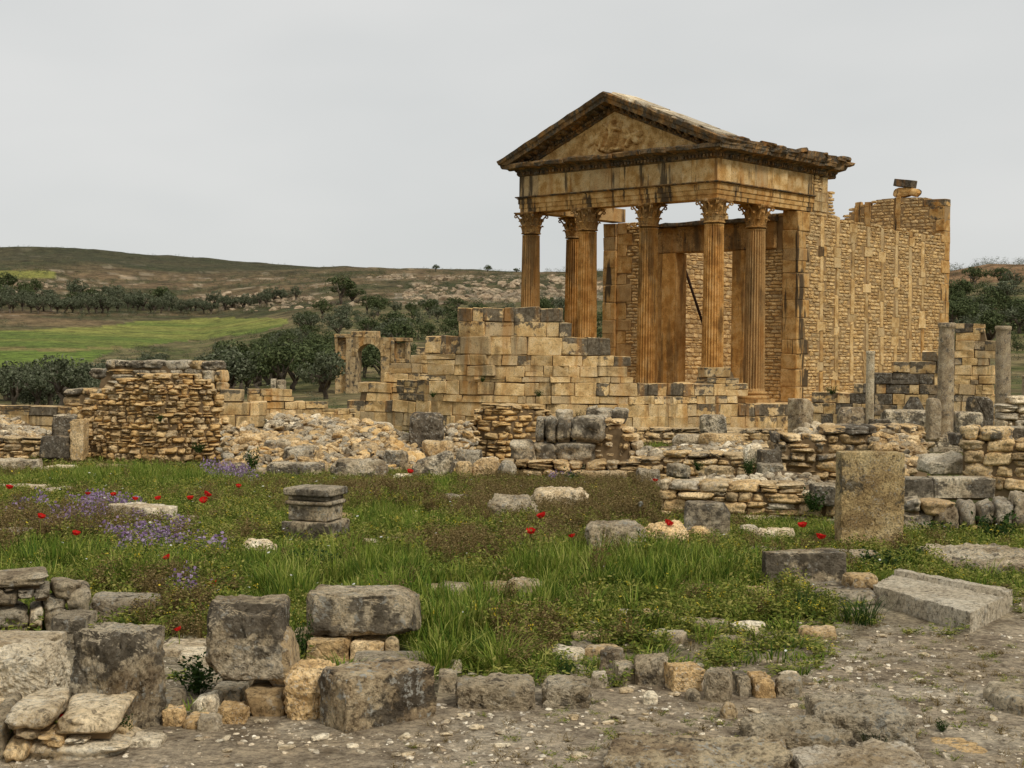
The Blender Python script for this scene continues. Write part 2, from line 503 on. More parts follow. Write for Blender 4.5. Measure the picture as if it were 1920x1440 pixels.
def wall(name, label, cat, line, top, base, course, length, thick, mat, kind, seed=1, gap=0.012, core=MORTAR, jit=0.5, crust=0.6, group=None,
         mat2=None, p2=0.0, split=0.15, leafs=1, courses=None, drop=0.06, crust_h=0.35, sname='stone', limit=300, lowz=None):
    rg = random.Random(seed)
    fc = face_px(line)
    T = sorted(fc.hit(*q) for q in top)
    B = sorted(fc.hit(*q) for q in base)
    ts, tz = [a for a, _ in T], [b for _, b in T]
    bs, bz = [a for a, _ in B], [b for _, b in B]
    topf = lambda s: float(np.interp(s, ts, tz))
    basef = lambda s: float(np.interp(s, bs, bz))
    s0, s1 = ts[0], ts[-1]
    zlo = min(bz) - 0.12
    o3 = fc.pos((s0 + s1) / 2)[0]
    org = np.array((o3[0], o3[1], zlo))
    root = thing(name, label, cat, org, 0, group)
    if courses:
        zs = sorted(courses)
    else:
        zs = [zlo]
        while zs[-1] < max(tz) + course[1]:
            zs.append(zs[-1] + rg.uniform(*course))
    items = []
    for z0, z1 in zip(zs, zs[1:]):
        s = s0 + rg.uniform(-0.6, 0) * length[0]
        while s < s1:
            w = rg.uniform(*length) if rg.random() > 0.2 else rg.uniform(length[0] * 0.7, length[0] * 1.1)
            a, b = max(s, s0), min(s + w, s1)
            s += w
            if b - a < 0.35 * length[0]:
                continue
            sc = (a + b) / 2
            t = topf(sc)
            if (z0 + z1) / 2 > t + 0.01 or z1 < basef(sc) - 0.1:
                continue
            zz1 = z1
            p, d = fc.pos(sc)
            nrm = np.array((d[1], -d[0]))        # towards the viewer's side
            parts = [(z0, zz1)]
            if rg.random() < split:
                zm = z0 + (zz1 - z0) * rg.uniform(0.4, 0.6)
                parts = [(z0, zm), (zm, zz1)]
            for q0, q1 in parts:
                for lf in range(leafs):
                    dp = thick * (rg.uniform(0.8, 1.0) if leafs == 1 else rg.uniform(0.42, 0.52))
                    proud = rg.uniform(-0.5, 0.5) * 0.06 * jit
                    cen = p - nrm * (dp / 2 - proud) if lf == 0 else p - nrm * (thick - dp / 2 - proud)
                    h = (q1 - q0) - gap
                    hs = h * (1 + rg.uniform(-0.12, 0.18) * jit)
                    cr_ = 0.0
                    if crust:
                        dt = t - (q0 + q1) / 2
                        cr_ = max(0.0, crust * (1 - dt / crust_h)) if dt < crust_h else 0.0
                        cr_ = max(0, cr_ * rg.uniform(0.5, 1.3)) + (crust * 0.5 if rg.random() < 0.06 else 0)
                    items.append(dict(loc=(cen[0] - org[0], cen[1] - org[1], (q0 + q1) / 2 - org[2] + rg.uniform(-1, 1) * 0.006),
                                      rot=(rg.uniform(-1, 1) * 0.05 * jit, rg.uniform(-1, 1) * 0.07 * jit, math.atan2(d[1], d[0]) + rg.uniform(-1, 1) * 0.06 * jit),
                                      scale=((b - a) - gap, dp, hs), kind=kind, mat=mat2 if (mat2 and rg.random() < p2) else mat, crust=cr_))
    place_stones(root, items, sname, limit)
    # core behind the joints
    mb = MB()
    n = max(8, int((s1 - s0) / 0.15))
    ss = np.linspace(s0 + 0.04, s1 - 0.04, n)
    V = []
    for s in ss:
        p, d = fc.pos(s)
        nrm = np.array((d[1], -d[0]))
        zt = max(zlo + 0.02, min(topf(s - 0.12), topf(s), topf(s + 0.12)) - (course[0] * 0.5 + drop))
        for off in (0.05, thick - 0.05):
            q = p - nrm * off
            V += [(q[0] - org[0], q[1] - org[1], -0.1), (q[0] - org[0], q[1] - org[1], zt - org[2])]
    Fc = []
    for i in range(n - 1):
        a, b = i * 4, i * 4 + 4
        Fc += [(a, b, b + 1, a + 1), (a + 1, b + 1, b + 3, a + 3), (a + 3, b + 3, b + 2, a + 2)]
    Fc += [(0, 1, 3, 2), (n * 4 - 4, n * 4 - 2, n * 4 - 1, n * 4 - 3)]
    mb.add(V, Fc)
    mb.obj('wall_core', core, root)
    return root

def rect_wall(name, label, cat, line, rects, depth, mat, kind, seed=1, gap=0.01, jit=0.4, core=MORTAR, group=None, crust=0.2, sname='block', corey=None):
    """stones read off one by one: rects are (x0, y0, x1, y1[, mat[, crust]]) in photo pixels on the wall's front"""
    rg = random.Random(seed)
    fc = face_px(line)
    R = []
    for r in rects:
        sa, za = fc.hit(r[0], (r[1] + r[3]) / 2)
        sb, _ = fc.hit(r[2], (r[1] + r[3]) / 2)
        zt = fc.hit((r[0] + r[2]) / 2, r[1])[1]
        zb = fc.hit((r[0] + r[2]) / 2, r[3])[1]
        R.append((sa, sb, zb, zt, r[4] if len(r) > 4 and r[4] else mat, r[5] if len(r) > 5 else crust))
    zlo = min(r[2] for r in R)
    p0 = fc.pos((min(r[0] for r in R) + max(r[1] for r in R)) / 2)[0]
    org = np.array((p0[0], p0[1], zlo))
    root = thing(name, label, cat, org, 0, group)
    items = []
    for sa, sb, zb, zt, mt, crv in R:
        p, d = fc.pos((sa + sb) / 2)
        nrm = np.array((d[1], -d[0]))
        dp = depth * rg.uniform(0.85, 1.05)
        cen = p - nrm * (dp / 2 + rg.uniform(-1, 1) * 0.02 * jit)
        items.append(dict(loc=(cen[0] - org[0], cen[1] - org[1], (zb + zt) / 2 - zlo), rot=(rg.uniform(-1, 1) * 0.04 * jit, rg.uniform(-1, 1) * 0.05 * jit, math.atan2(d[1], d[0]) + rg.uniform(-1, 1) * 0.06 * jit),
                          scale=(sb - sa - gap, dp, zt - zb - gap), kind=kind, mat=mt, crust=crv))
    place_stones(root, items, sname)
    if core:
        mb = MB()
        for sa, sb, zb, zt, _, _ in R:
            p, d = fc.pos((sa + sb) / 2)
            nrm = np.array((d[1], -d[0]))
            h, w = (zt - zb) * 0.3, (sb - sa) * 0.36
            V = []
            for zz in (zb - 0.02 - zlo, zb + h - zlo):
                for sx, off in ((-w, 0.07), (w, 0.07), (w, depth * 0.8), (-w, depth * 0.8)):
                    q = p + d * sx - nrm * off
                    V.append((q[0] - org[0], q[1] - org[1], zz))
            mb.add(V, [(3, 2, 1, 0), (4, 5, 6, 7), (0, 1, 5, 4), (1, 2, 6, 5), (2, 3, 7, 6), (3, 0, 4, 7)])
        mb.obj('wall_core', core, root)
    return root
# ---------------------------------------------------------------- terrain
NEAR = [(0, 1.85), (12, 1.85), (20, 2.1), (30, 2.4), (40, 2.62), (50, 2.85)]
ANCH = {
    0: [(60, 792), (130, 745), (230, 697), (420, 604), (480, 580), (560, 556), (700, 527), (950, 476), (1100, 487), (2500, 600)],
    110: [(60, 792), (130, 745), (230, 696), (420, 602), (480, 580), (560, 556), (700, 527), (950, 472), (1100, 487), (2500, 600)],
    380: [(60, 794), (130, 742), (230, 690), (330, 642), (420, 598), (480, 581), (560, 560), (700, 530), (950, 485), (1100, 495), (2500, 600)],
    650: [(60, 798), (110, 735), (150, 695), (220, 643), (290, 605), (380, 572), (460, 552), (600, 522), (800, 500), (950, 506), (2500, 610)],
    1000: [(60, 800), (100, 748), (150, 692), (220, 637), (290, 597), (380, 562), (460, 544), (600, 520), (720, 509), (900, 515), (2500, 610)],
    1500: [(60, 800), (100, 748), (150, 690), (220, 632), (290, 588), (380, 552), (460, 530), (600, 512), (720, 506), (900, 515), (2500, 610)],
    1850: [(60, 792), (100, 716), (150, 650), (200, 596), (270, 547), (300, 533), (330, 505), (420, 507), (900, 560), (2500, 620)],
}
APX = sorted(ANCH)
ATB = []
for px in APX:
    hor = 658 + 0.011 * (px - 960)
    ATB.append(NEAR + [(D, (py - hor) / F * D) for D, py in ANCH[px]])

def Zg(x, y):
    x, y = np.asarray(x, float), np.asarray(y, float)
    r = np.hypot(x, y)
    th = np.arctan2(x, y)
    px = 960 + F * np.tan(np.clip(th, -0.6, 0.6))
    px = np.clip(px, APX[0], APX[-1])
    px = np.where(np.abs(th) > 1.2, px + (960 - px) * np.clip((np.abs(th) - 1.2) / 1.6, 0, 1), px)
    H = np.stack([np.interp(r, [a for a, _ in t], [b for _, b in t]) for t in ATB])
    k = np.clip(np.searchsorted(APX, px, side='right') - 1, 0, len(APX) - 2)
    ap = np.array(APX, float)
    w = (px - ap[k]) / (ap[k + 1] - ap[k])
    h = np.take_along_axis(H, k[None], 0)[0] * (1 - w) + np.take_along_axis(H, k[None] + 1, 0)[0] * w
    z = EYE - h
    z = z + 0.035 * fbm2(x * 0.7, y * 0.7, 3, 3) * np.clip(r / 8, 0, 1)
    z = z + np.clip((r - 150) * 0.006, 0, 3.0) * fbm2(x / 45, y / 45, 4, 9)
    return z

def zg(x, y):
    return float(Zg(np.array([x]), np.array([y]))[0])

def gpt(px, py):
    """ground point seen at a photo pixel"""
    D = 12.0
    for _ in range(40):
        p = at(px, py, D)
        r = ray(px, py)
        r = r / r[1]
        g = zg(p[0], p[1])
        D = min(max(0.5 * D + 0.5 * (g - EYE) / r[2], 1.0), 900) if r[2] < -1e-4 else 300
    p = at(px, py, D)
    return p

def inpoly(px, py, P):
    c = np.zeros(px.shape, bool)
    n = len(P)
    for i in range(n):
        (x1, y1), (x2, y2) = P[i], P[(i + 1) % n]
        cond = ((y1 > py) != (y2 > py))
        xx = (x2 - x1) * (py - y1) / ((y2 - y1) or 1e-9) + x1
        c ^= cond & (px < xx)
    return c

def ipx(a, pts):
    return np.interp(a, [p for p, _ in pts], [q for _, q in pts])

G_LINE = [(-400, 1150), (0, 1100), (300, 1190), (550, 1200), (800, 1262), (1000, 1268), (1120, 1225), (1300, 1185), (1450, 1165), (1560, 1150), (1620, 1130), (1700, 1110), (1920, 1095), (2400, 1080)]
P_LINE = [(-400, 1440), (0, 1440), (230, 1395), (430, 1345), (560, 1335), (850, 1310), (1100, 1285), (1500, 1280), (1580, 1230), (1640, 1190), (1920, 1180), (2400, 1180)]
TEAR = 870

def lushness(x, y, z):
    px, py = topx(x, y, z)
    wob = 18 * fbm2(x * 1.3, y * 1.3, 3, 21)
    g = ipx(px, G_LINE) + wob
    p = ipx(px, P_LINE) + wob
    d = np.where(py < g, 1.0, np.where(py < p, 0.28 * np.clip((p - py) / np.maximum(p - g, 1), 0, 1) + 0.05, 0.0))
    return d, px, py

th_f = np.radians(np.linspace(-27, 27, 520))
th = np.concatenate([np.radians(np.arange(-180, -27, 6.0)), th_f, np.radians(np.arange(33, 180, 6.0))])
rr = np.concatenate([[0.4, 1.2, 2.2], 3.0 * (3200 / 3.0) ** (np.linspace(0, 1, 430))])
TH, RR = np.meshgrid(th, rr)
GX, GY = RR * np.sin(TH), RR * np.cos(TH)
GZ = Zg(GX.ravel(), GY.ravel()).reshape(GX.shape)
gx, gy, gz = GX.ravel(), GY.ravel(), GZ.ravel()
lush, gpx, gpy = lushness(gx, gy, np.minimum(gz, EYE + 200))
rad = np.hypot(gx, gy)
C_ = lambda c: np.array(c)[None, :]
def mixc(a, b, f):
    return a + (b - a) * np.clip(f, 0, 1)[:, None]
n_a = fbm2(gx * 0.9, gy * 0.9, 5, 31)
n_b = fbm2(gx * 0.22, gy * 0.22, 4, 33)
dirt = mixc(C_((0.33, 0.26, 0.175)) * np.ones((len(gx), 1)), C_((0.52, 0.43, 0.31)), 0.5 + 1.2 * n_a)
stony = C_((0.58, 0.50, 0.375)) * np.ones((len(gx), 1))
dirt = mixc(dirt, stony, np.clip((fbm2(gx * 2.1, gy * 2.1, 4, 41) - 0.12) * 4, 0, 0.55))
soil = mixc(C_((0.06, 0.08, 0.018)) * np.ones((len(gx), 1)), C_((0.14, 0.13, 0.045)), 0.5 + 1.3 * n_a)
colr = mixc(dirt, soil, lush * 1.2)
# beyond the ruins: dry grass and scrub
mid = mixc(C_((0.075, 0.085, 0.026)) * np.ones((len(gx), 1)), C_((0.19, 0.15, 0.075)), 0.5 + 1.6 * n_b)
colr = mixc(colr, mid, np.clip((rad - 24) / 10, 0, 1))
n_h = fbm2(gx / 38, gy / 24, 5, 51)
n_h2 = fbm2(gx / 9, gy / 6, 4, 53)
hill = mixc(C_((0.055, 0.058, 0.024)) * np.ones((len(gx), 1)), C_((0.155, 0.106, 0.056)), 0.52 + 1.7 * n_h + 0.5 * n_h2)
hill = hill * (1 + 0.9 * fbm2(gx / 5, gy / 3.5, 5, 59, 0.7))[:, None].clip(0.35, 1.7)
hill = mixc(hill, C_((0.36, 0.29, 0.20)), np.clip((fbm2(gx / 12, gy / 5, 5, 57, 0.65) - 0.2) * 5, 0, 0.75) * (np.clip((rad - 330) / 150, 0, 1)) * (n_h > -0.05))
hill = mixc(hill, C_((0.046, 0.048, 0.024)), np.clip((rad - 720) / 140, 0, 0.8))
colr = mixc(colr, hill, np.clip((rad - 300) / 120, 0, 1))
cliff = (gpx > 1760) & (rad > 296) & (rad < 335)
colr = np.where(cliff[:, None], mixc(C_((0.25, 0.15, 0.08)) * np.ones((len(gx), 1)), C_((0.16, 0.10, 0.05)), 0.5 + 1.5 * n_h2), colr)
rocky = (gpx > 740) & (gpx < 1150) & (rad > 370) & (rad < 470)
colr = np.where(rocky[:, None], mixc(colr, C_((0.34, 0.285, 0.21)), np.clip(n_h2 * 2.2 + 0.35, 0, 0.85)), colr)
FLOW = [(-200, 705), (0, 697), (157, 688), (190, 668), (220, 655), (333, 641), (490, 623), (542, 606), (543, 590)]
FUP = [(-200, 622), (0, 620), (187, 613), (240, 604), (400, 596), (541, 596), (543, 640)]
gpy = gpy + 3.0 * fbm2(gx / 14, gy / 9, 3, 66) * (rad > 180)
infield = (rad > 180) & (rad < 450) & (gpx < 543) & (gpx > -500) & (gpy < ipx(gpx, FLOW)) & (gpy > ipx(gpx, FUP))
strip2 = (rad > 500) & (gpx < 105) & (gpy > 508) & (gpy < 522)
infield = infield | strip2
fcol = mixc(C_((0.10, 0.135, 0.026)) * np.ones((len(gx), 1)), C_((0.21, 0.205, 0.05)), 0.42 + 1.8 * fbm2(gx / 40, gy / 16, 4, 61) + np.clip((gpy - 612) / -40, -0.3, 0.5))
fcol = mixc(fcol, C_((0.20, 0.15, 0.06)), ((np.abs(gpy - (655 - 0.012 * gpx) - 2.5 * n_b) < 3.5) & (gpx < 230)) * 0.75)
fcol = mixc(fcol, C_((0.10, 0.155, 0.022)), ((gpy > 660)) * 0.7)
colr = np.where(infield[:, None], fcol, colr)

def ground_mat(name, bs, fs, strength):
    m = NT(name)
    geo = m.n('NewGeometry')
    a = m.n('Attribute', attribute_type='GEOMETRY', attribute_name='tone').outputs['Color']
    n1 = m.noise(geo.outputs['Position'], fs, 6, 0.7)
    n2 = m.noise(geo.outputs['Position'], fs * 5.0, 8, 0.8)
    c = m.mix(1.0, a, m.ramp(n1, [(0.38, (0.60, 0.57, 0.54)), (0.5, (1, 1, 1)), (0.62, (1.32, 1.30, 1.26))]), 'MULTIPLY')
    c = m.mix(1.0, c, m.ramp(n2, [(0.40, (0.58, 0.56, 0.53)), (0.5, (1, 1, 1)), (0.60, (1.40, 1.38, 1.32))]), 'MULTIPLY')
    h = m.math('ADD', n1, m.math('MULTIPLY', n2, 0.4))
    return m.finish(c, h, strength, bs, 0.95, 0.1)
G_NEAR = ground_mat('trodden_earth', 0.09, 5.0, 1.0)
G_FAR = ground_mat('hillside_scrub', 0.8, 0.16, 0.6)
G_FIELD = ground_mat('green_wheat', 0.3, 0.25, 0.3)

nr, nc = RR.shape
I = np.arange(nr * nc).reshape(nr, nc)
quads = np.stack([I[:-1, :-1], I[:-1, 1:], I[1:, 1:], I[1:, :-1]], -1).reshape(-1, 4)[:, ::-1]
wrap = np.stack([I[:-1, -1], I[:-1, 0], I[1:, 0], I[1:, -1]], -1)[:, ::-1]
quads = np.concatenate([quads, wrap])
qf = infield[quads].sum(1) >= 3
qr = rad[quads].mean(1)
def sheet(name, sel, mat):
    q = quads[sel]
    u, inv = np.unique(q, return_inverse=True)
    me = bpy.data.meshes.new(name)
    me.vertices.add(len(u))
    me.vertices.foreach_set('co', np.stack([gx[u], gy[u], gz[u]], -1).ravel())
    me.loops.add(len(q) * 4)
    me.loops.foreach_set('vertex_index', inv.ravel().astype(np.int32))
    me.polygons.add(len(q))
    me.polygons.foreach_set('loop_start', np.arange(0, len(q) * 4, 4, dtype=np.int32))
    me.polygons.foreach_set('loop_total', np.full(len(q), 4, np.int32))
    me.polygons.foreach_set('use_smooth', np.ones(len(q), bool))
    at_ = me.attributes.new('tone', 'FLOAT_COLOR', 'POINT')
    at_.data.foreach_set('color', np.concatenate([colr[u], np.ones((len(u), 1))], 1).astype(np.float32).ravel())
    me.materials.append(mat)
    me.update(calc_edges=True)
    me.validate()
    return tag(link(name, me), kind='structure')
sheet('ground', (qr <= 75), G_NEAR)
sheet('hillside', (qr > 75) & ~qf, G_FAR)
sheet('green_field', (qr > 75) & qf, G_FIELD)

# ---------------------------------------------------------------- the temple
FLOOR = -0.08
YAW = 0.7485
SP = 3.2
C4 = np.array((7.79, 57.6))
uv_u = np.array((math.cos(YAW), -math.sin(YAW)))
uv_v = np.array((math.sin(YAW), math.cos(YAW)))
C1 = C4 - 3 * SP * uv_u
temple = thing('ruined_temple', 'tall ochre temple ruin with four fluted columns in front and a carved triangular gable', 'temple', (C1[0], C1[1], FLOOR), -YAW)
def uv(p):
    d = np.array(p[:2]) - C1
    return float(d @ uv_u), float(d @ uv_v), p[2] - FLOOR
HC, ZJ, ZF, ZK, ZA, OV, A = 7.97, 8.65, 9.52, 10.17, 12.54, 1.09, 0.40
W3 = 3 * SP

# columns
def shaft_mesh():
    nf, ns = 24, 5
    seg = nf * ns
    rows = [0.0, 0.05, 0.12, 0.5, 1.2, 2.2, 3.2, 4.2, 5.2, 6.0, 6.42, 6.47, 6.52]
    V, Fc = [], []
    for z in rows:
        t = z / 6.52
        r = 0.43 - 0.052 * t ** 1.6
        fl = 0.0 if z in (0.0, 6.52) else (0.3 if z in (0.05, 6.47) else 1.0)
        if z in (0.0, 0.05):
            r += 0.03
        if z == 6.52:
            r += 0.012
        for k in range(seg):
            a = 2 * math.pi * k / seg
            q = (k % ns) / ns
            dpt = 0.0 if q == 0 else 0.07 * math.sin(math.pi * q) ** 0.5
            rr_ = r - dpt * fl
            V.append((rr_ * math.cos(a), rr_ * math.sin(a), z))
    V = np.array(V)
    # wear: knocks along the arrises
    nz = fbm(V * (2.5, 2.5, 1.6), 4, 77)
    V[:, :2] *= (1 - 0.05 * np.clip(nz - 0.15, 0, 1) * 1.6)[:, None]
    for i in range(len(rows) - 1):
        for k in range(seg):
            k2 = (k + 1) % seg
            Fc.append((i * seg + k, i * seg + k2, (i + 1) * seg + k2, (i + 1) * seg + k))
    return mesh('shaft', V, Fc, SHAFT)

def base_mesh():
    b = MB()
    b.box((-0.62, -0.62, 0), (0.62, 0.62, 0.17))
    b.lathe([(0.60, 0.17), (0.63, 0.20), (0.635, 0.25), (0.60, 0.29), (0.52, 0.305), (0.495, 0.33), (0.50, 0.36), (0.545, 0.375), (0.56, 0.41), (0.54, 0.445), (0.47, 0.455), (0.46, 0.49)], 32)
    return b.mesh('column_base', SHAFT)

def capital_mesh():
    b = MB()
    b.lathe([(0.385, 0.0), (0.425, 0.015), (0.43, 0.05), (0.40, 0.065), (0.375, 0.08), (0.37, 0.3), (0.38, 0.55), (0.43, 0.74), (0.50, 0.83)], 32)
    def leaf(ang, z0, h, r0, w, out, droop):
        n, mcr = 9, 6
        V, Fc = [], []
        for i in range(n):
            t = i / (n - 1)
            z = z0 + h * (t if t < 0.8 else 0.8 + 0.2 * math.cos((t - 0.8) * 6.5) - (t - 0.8) * droop)
            rr_ = r0 + 0.03 * t + out * (t ** 3.2)
            ww = w * (0.75 + 0.55 * math.sin(math.pi * min(1, t * 1.0)) - 0.55 * t ** 4)
            for j in range(mcr + 1):
                s = (j / mcr - 0.5) * 2
                lobes = 1.0 + 0.10 * math.cos(i * 3.1)
                x = s * ww * 0.5 * lobes
                bulge = -0.035 * (s * s) + (0.016 if j == mcr // 2 else 0) - 0.012 * (j % 2)
                V.append(((rr_ + bulge) * math.cos(ang) - x * math.sin(ang), (rr_ + bulge) * math.sin(ang) + x * math.cos(ang), z))
        for i in range(n - 1):
            for j in range(mcr):
                a = i * (mcr + 1) + j
                Fc.append((a, a + 1, a + mcr + 2, a + mcr + 1))
        # inner skin so the leaf has a thickness
        o = len(V)
        ci, si = math.cos(ang) * 0.028, math.sin(ang) * 0.028
        V2 = [(x - ci, y - si, z - 0.006) for x, y, z in V]
        F2 = [tuple(q + o for q in f[::-1]) for f in Fc]
        rim = []
        for i in range(n - 1):
            for j in (0, mcr):
                a = i * (mcr + 1) + j
                c = a + mcr + 1
                rim.append((a, c, c + o, a + o) if j == 0 else (c, a, a + o, c + o))
        rim += [((n - 1) * (mcr + 1) + j, (n - 1) * (mcr + 1) + j + 1, (n - 1) * (mcr + 1) + j + 1 + o, (n - 1) * (mcr + 1) + j + o) for j in range(mcr)]
        b.add(V + V2, Fc + F2 + rim)
    for k in range(8):
        leaf(2 * math.pi * k / 8, 0.07, 0.34, 0.395, 0.27, 0.13, 0.5)
    for k in range(8):
        leaf(2 * math.pi * (k + 0.5) / 8, 0.10, 0.60, 0.39, 0.25, 0.17, 0.4)
    for k in range(4):                                   # corner volutes on their stems
        a = math.pi / 4 + k * math.pi / 2
        pts = []
        for i in range(16):
            t = i / 15
            if t < 0.5:
                q = t / 0.5
                pts.append((0.42 + 0.24 * q ** 1.6, 0.42 + 0.41 * q))
            else:
                q = (t - 0.5) / 0.5 * 4.9
                rd = 0.075 * (1 - 0.13 * q)
                pts.append((0.66 + rd * math.sin(q) , 0.755 + rd * math.cos(q)))
        for sd in (-1, 1):
            b.tube([(r * math.cos(a) - sd * 0.032 * math.sin(a), r * math.sin(a) + sd * 0.032 * math.cos(a), z) for r, z in pts], [0.036 - 0.001 * i for i in range(16)], 6)
        am = k * math.pi / 2
        for sd in (-1, 1):                               # inner helices
            b.tube([((0.44 + 0.06 * t) * math.cos(am + sd * (0.26 - 0.2 * t)), (0.44 + 0.06 * t) * math.sin(am + sd * (0.26 - 0.2 * t)), 0.5 + 0.28 * math.sin(min(t, 1) * 1.7)) for t in [i / 7 for i in range(8)]], [0.03] * 8, 5)
        b.tube([(0.50 * math.cos(am), 0.50 * math.sin(am), 0.80), (0.60 * math.cos(am), 0.60 * math.sin(am), 0.85), (0.585 * math.cos(am), 0.585 * math.sin(am), 0.93)], [0.06, 0.085, 0.05], 8)
    V, Fc = [], []                                       # abacus with hollow sides
    ring = []
    for k in range(4):
        a0 = -math.pi / 4 + k * math.pi / 2
        for i in range(9):
            t = i / 9
            p0 = np.array((math.cos(a0), math.sin(a0))) * 0.80
            p1 = np.array((math.cos(a0 + math.pi / 2), math.sin(a0 + math.pi / 2))) * 0.80
            p = p0 + (p1 - p0) * (0.05 + 0.9 * t)
            m_ = np.array((math.cos(a0 + math.pi / 4), math.sin(a0 + math.pi / 4)))
            ring.append(p - m_ * 0.115 * math.sin(math.pi * t))
    n = len(ring)
    for z, s in ((0.835, 0.93), (0.87, 0.96), (0.885, 1.0), (0.93, 1.0)):
        V += [(p[0] * s, p[1] * s, z) for p in ring]
    for L in range(3):
        for k in range(n):
            Fc.append((L * n + k, L * n + (k + 1) % n, (L + 1) * n + (k + 1) % n, (L + 1) * n + k))
    Fc += [tuple(range(n))[::-1], tuple(3 * n + k for k in range(n))]
    b.add(V, Fc)
    me = b.mesh('capital', CORNICE_C)
    return me
CORNICE_C = stone('capital_limestone', (0.52, 0.32, 0.125), (0.40, 0.22, 0.075), (0.20, 0.11, 0.04), crust=0.25, streak=0.3, bump=0.6, spots=0.0, vary=0.2)
sm, bm_, cm_ = shaft_mesh(), base_mesh(), capital_mesh()
for (cu, cv) in ((0, 0), (SP, 0), (2 * SP, 0), (W3, 0), (0, 2.9), (W3, 2.9)):
    c = link('column', None, temple, (cu, cv, 0), (0, 0, random.choice((0, 1, 2, 3)) * math.pi / 2))
    link('column_base', bm_, c)
    link('shaft', sm, c, (0, 0, 0.48))
    link('capital', cm_, c, (0, 0, HC - 0.93))
    o = c.children[1]

# mouldings: a profile of (outward, z) swept along one side, mitred at the corners
def sweep(prof, t0, k0, t1, k1, side, step=0.22, wear=0.0, seed=0, closed=True, wz=None):
    n = max(2, int(abs(t1 - t0) / step))
    P = np.array(prof, float)
    V = []
    for i in range(n + 1):
        f = i / n
        for (o, z) in P:
            t = (t0 + k0 * o) * (1 - f) + (t1 + k1 * o) * f
            V.append((t, o, z))
    V = np.array(V)
    if wear:
        nz = fbm(V * (1.7, 3, 3) + seed * 9.1, 4, seed, 0.6)
        ex = np.clip((V[:, 1] - P[:, 1].min() * 0) / max(P[:, 0].max(), 1e-3), 0, 1) ** 2
        V[:, 1] -= wear * np.clip(nz + 0.15, -0.1, 1) * ex
        V[:, 2] += wear * 0.35 * fbm(V * (1.3, 2, 2) + seed * 3.3 + 40, 3, seed + 9) * ex
    m = len(P)
    Fc = []
    for i in range(n):
        for k in range(m):
            k2 = (k + 1) % m
            Fc.append((i * m + k, (i + 1) * m + k, (i + 1) * m + k2, i * m + k2))
    Fc += [tuple(range(m)), tuple(n * m + k for k in range(m))[::-1]]
    if side == 'front':
        W = np.stack([V[:, 0], -V[:, 1], V[:, 2]], -1)
    elif side == 'right':
        W = np.stack([W3 + V[:, 1], V[:, 0], V[:, 2]], -1)
    else:
        W = np.stack([-V[:, 1], V[:, 0], V[:, 2]], -1)
        Fc = [f[::-1] for f in Fc]
    return W, Fc

AP = [(-A, HC), (A - 0.05, HC), (A - 0.05, HC + 0.17), (A - 0.02, HC + 0.175), (A - 0.02, HC + 0.36), (A + 0.015, HC + 0.365), (A + 0.015, HC + 0.55), (A + 0.05, HC + 0.58), (A + 0.05, ZJ - 0.08), (-A, ZJ - 0.08)]
FP = [(-A, ZJ), (A - 0.02, ZJ), (A - 0.02, ZF - 0.01), (-A, ZF - 0.01)]
def run(name, prof, cuts, side, mat, k0=0, k1=0, wear=0.012, g=0.006):
    for i, (a, b) in enumerate(zip(cuts, cuts[1:])):
        kk0 = k0 if i == 0 else 0
        kk1 = k1 if i == len(cuts) - 2 else 0
        V, Fc = sweep(prof, a + g, kk0, b - g, kk1, side, wear=wear, seed=int(a * 10) + len(side))
        link(name, mesh(name, V, Fc, mat), temple)
END_R = 6.62
run('architrave_block', AP, [0, SP, 2 * SP, W3], 'front', TEMPLE, -1, 1)
run('architrave_block', AP, [0, 2.9, END_R], 'right', TEMPLE, -1, 0)
run('architrave_block', AP, [0, 2.9, END_R - 0.6], 'left', TEMPLE, -1, 0)
AC = [(0.0, ZJ - 0.075), (A + 0.07, ZJ - 0.075), (A + 0.13, ZJ - 0.04), (A + 0.13, ZJ - 0.004), (0.0, ZJ - 0.004)]
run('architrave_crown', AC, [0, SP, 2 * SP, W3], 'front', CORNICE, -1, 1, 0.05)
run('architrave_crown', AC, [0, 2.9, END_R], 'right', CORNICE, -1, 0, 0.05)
run('frieze_block', FP, [0, 0.72, 1.45, 2.55, 3.6, 5.15, 6.3, 7.25, 8.3, 8.75, W3], 'front', FRIEZE, -1, 1)
run('frieze_block', FP, [0, 0.55, 2.2, 3.1, 4.6, 5.2, END_R], 'right', FRIEZE, -1, 0)
run('frieze_block', FP, [0, 1.5, 3.1, 4.4], 'left', TEMPLE, -1, 0)

# horizontal cornice: bed mould, dentil band, corona, gutter
CPf = [(-A, ZF), (A, ZF), (A + 0.05, ZF + 0.05), (A + 0.05, ZF + 0.17), (A + 0.12, ZF + 0.22), (A + 0.13, ZF + 0.27), (OV - 0.14, ZF + 0.33), (OV - 0.10, ZF + 0.46), (OV - 0.06, ZF + 0.48), (OV - 0.03, ZF + 0.56), (OV, ZK - 0.02), (OV - 0.05, ZK), (-A, ZK + 0.02)]
CPh = [q for q in CPf[:8]] + [(OV - 0.12, ZF + 0.52), (-A, ZF + 0.60)]
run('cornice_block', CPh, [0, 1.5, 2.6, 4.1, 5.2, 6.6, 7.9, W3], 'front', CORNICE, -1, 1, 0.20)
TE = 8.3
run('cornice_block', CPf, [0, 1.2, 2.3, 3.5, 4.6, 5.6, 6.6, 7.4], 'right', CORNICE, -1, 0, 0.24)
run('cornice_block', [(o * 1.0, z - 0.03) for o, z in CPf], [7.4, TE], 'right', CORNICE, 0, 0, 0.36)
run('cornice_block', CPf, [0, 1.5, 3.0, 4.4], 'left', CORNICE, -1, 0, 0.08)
dm = MB()
mod = MB()
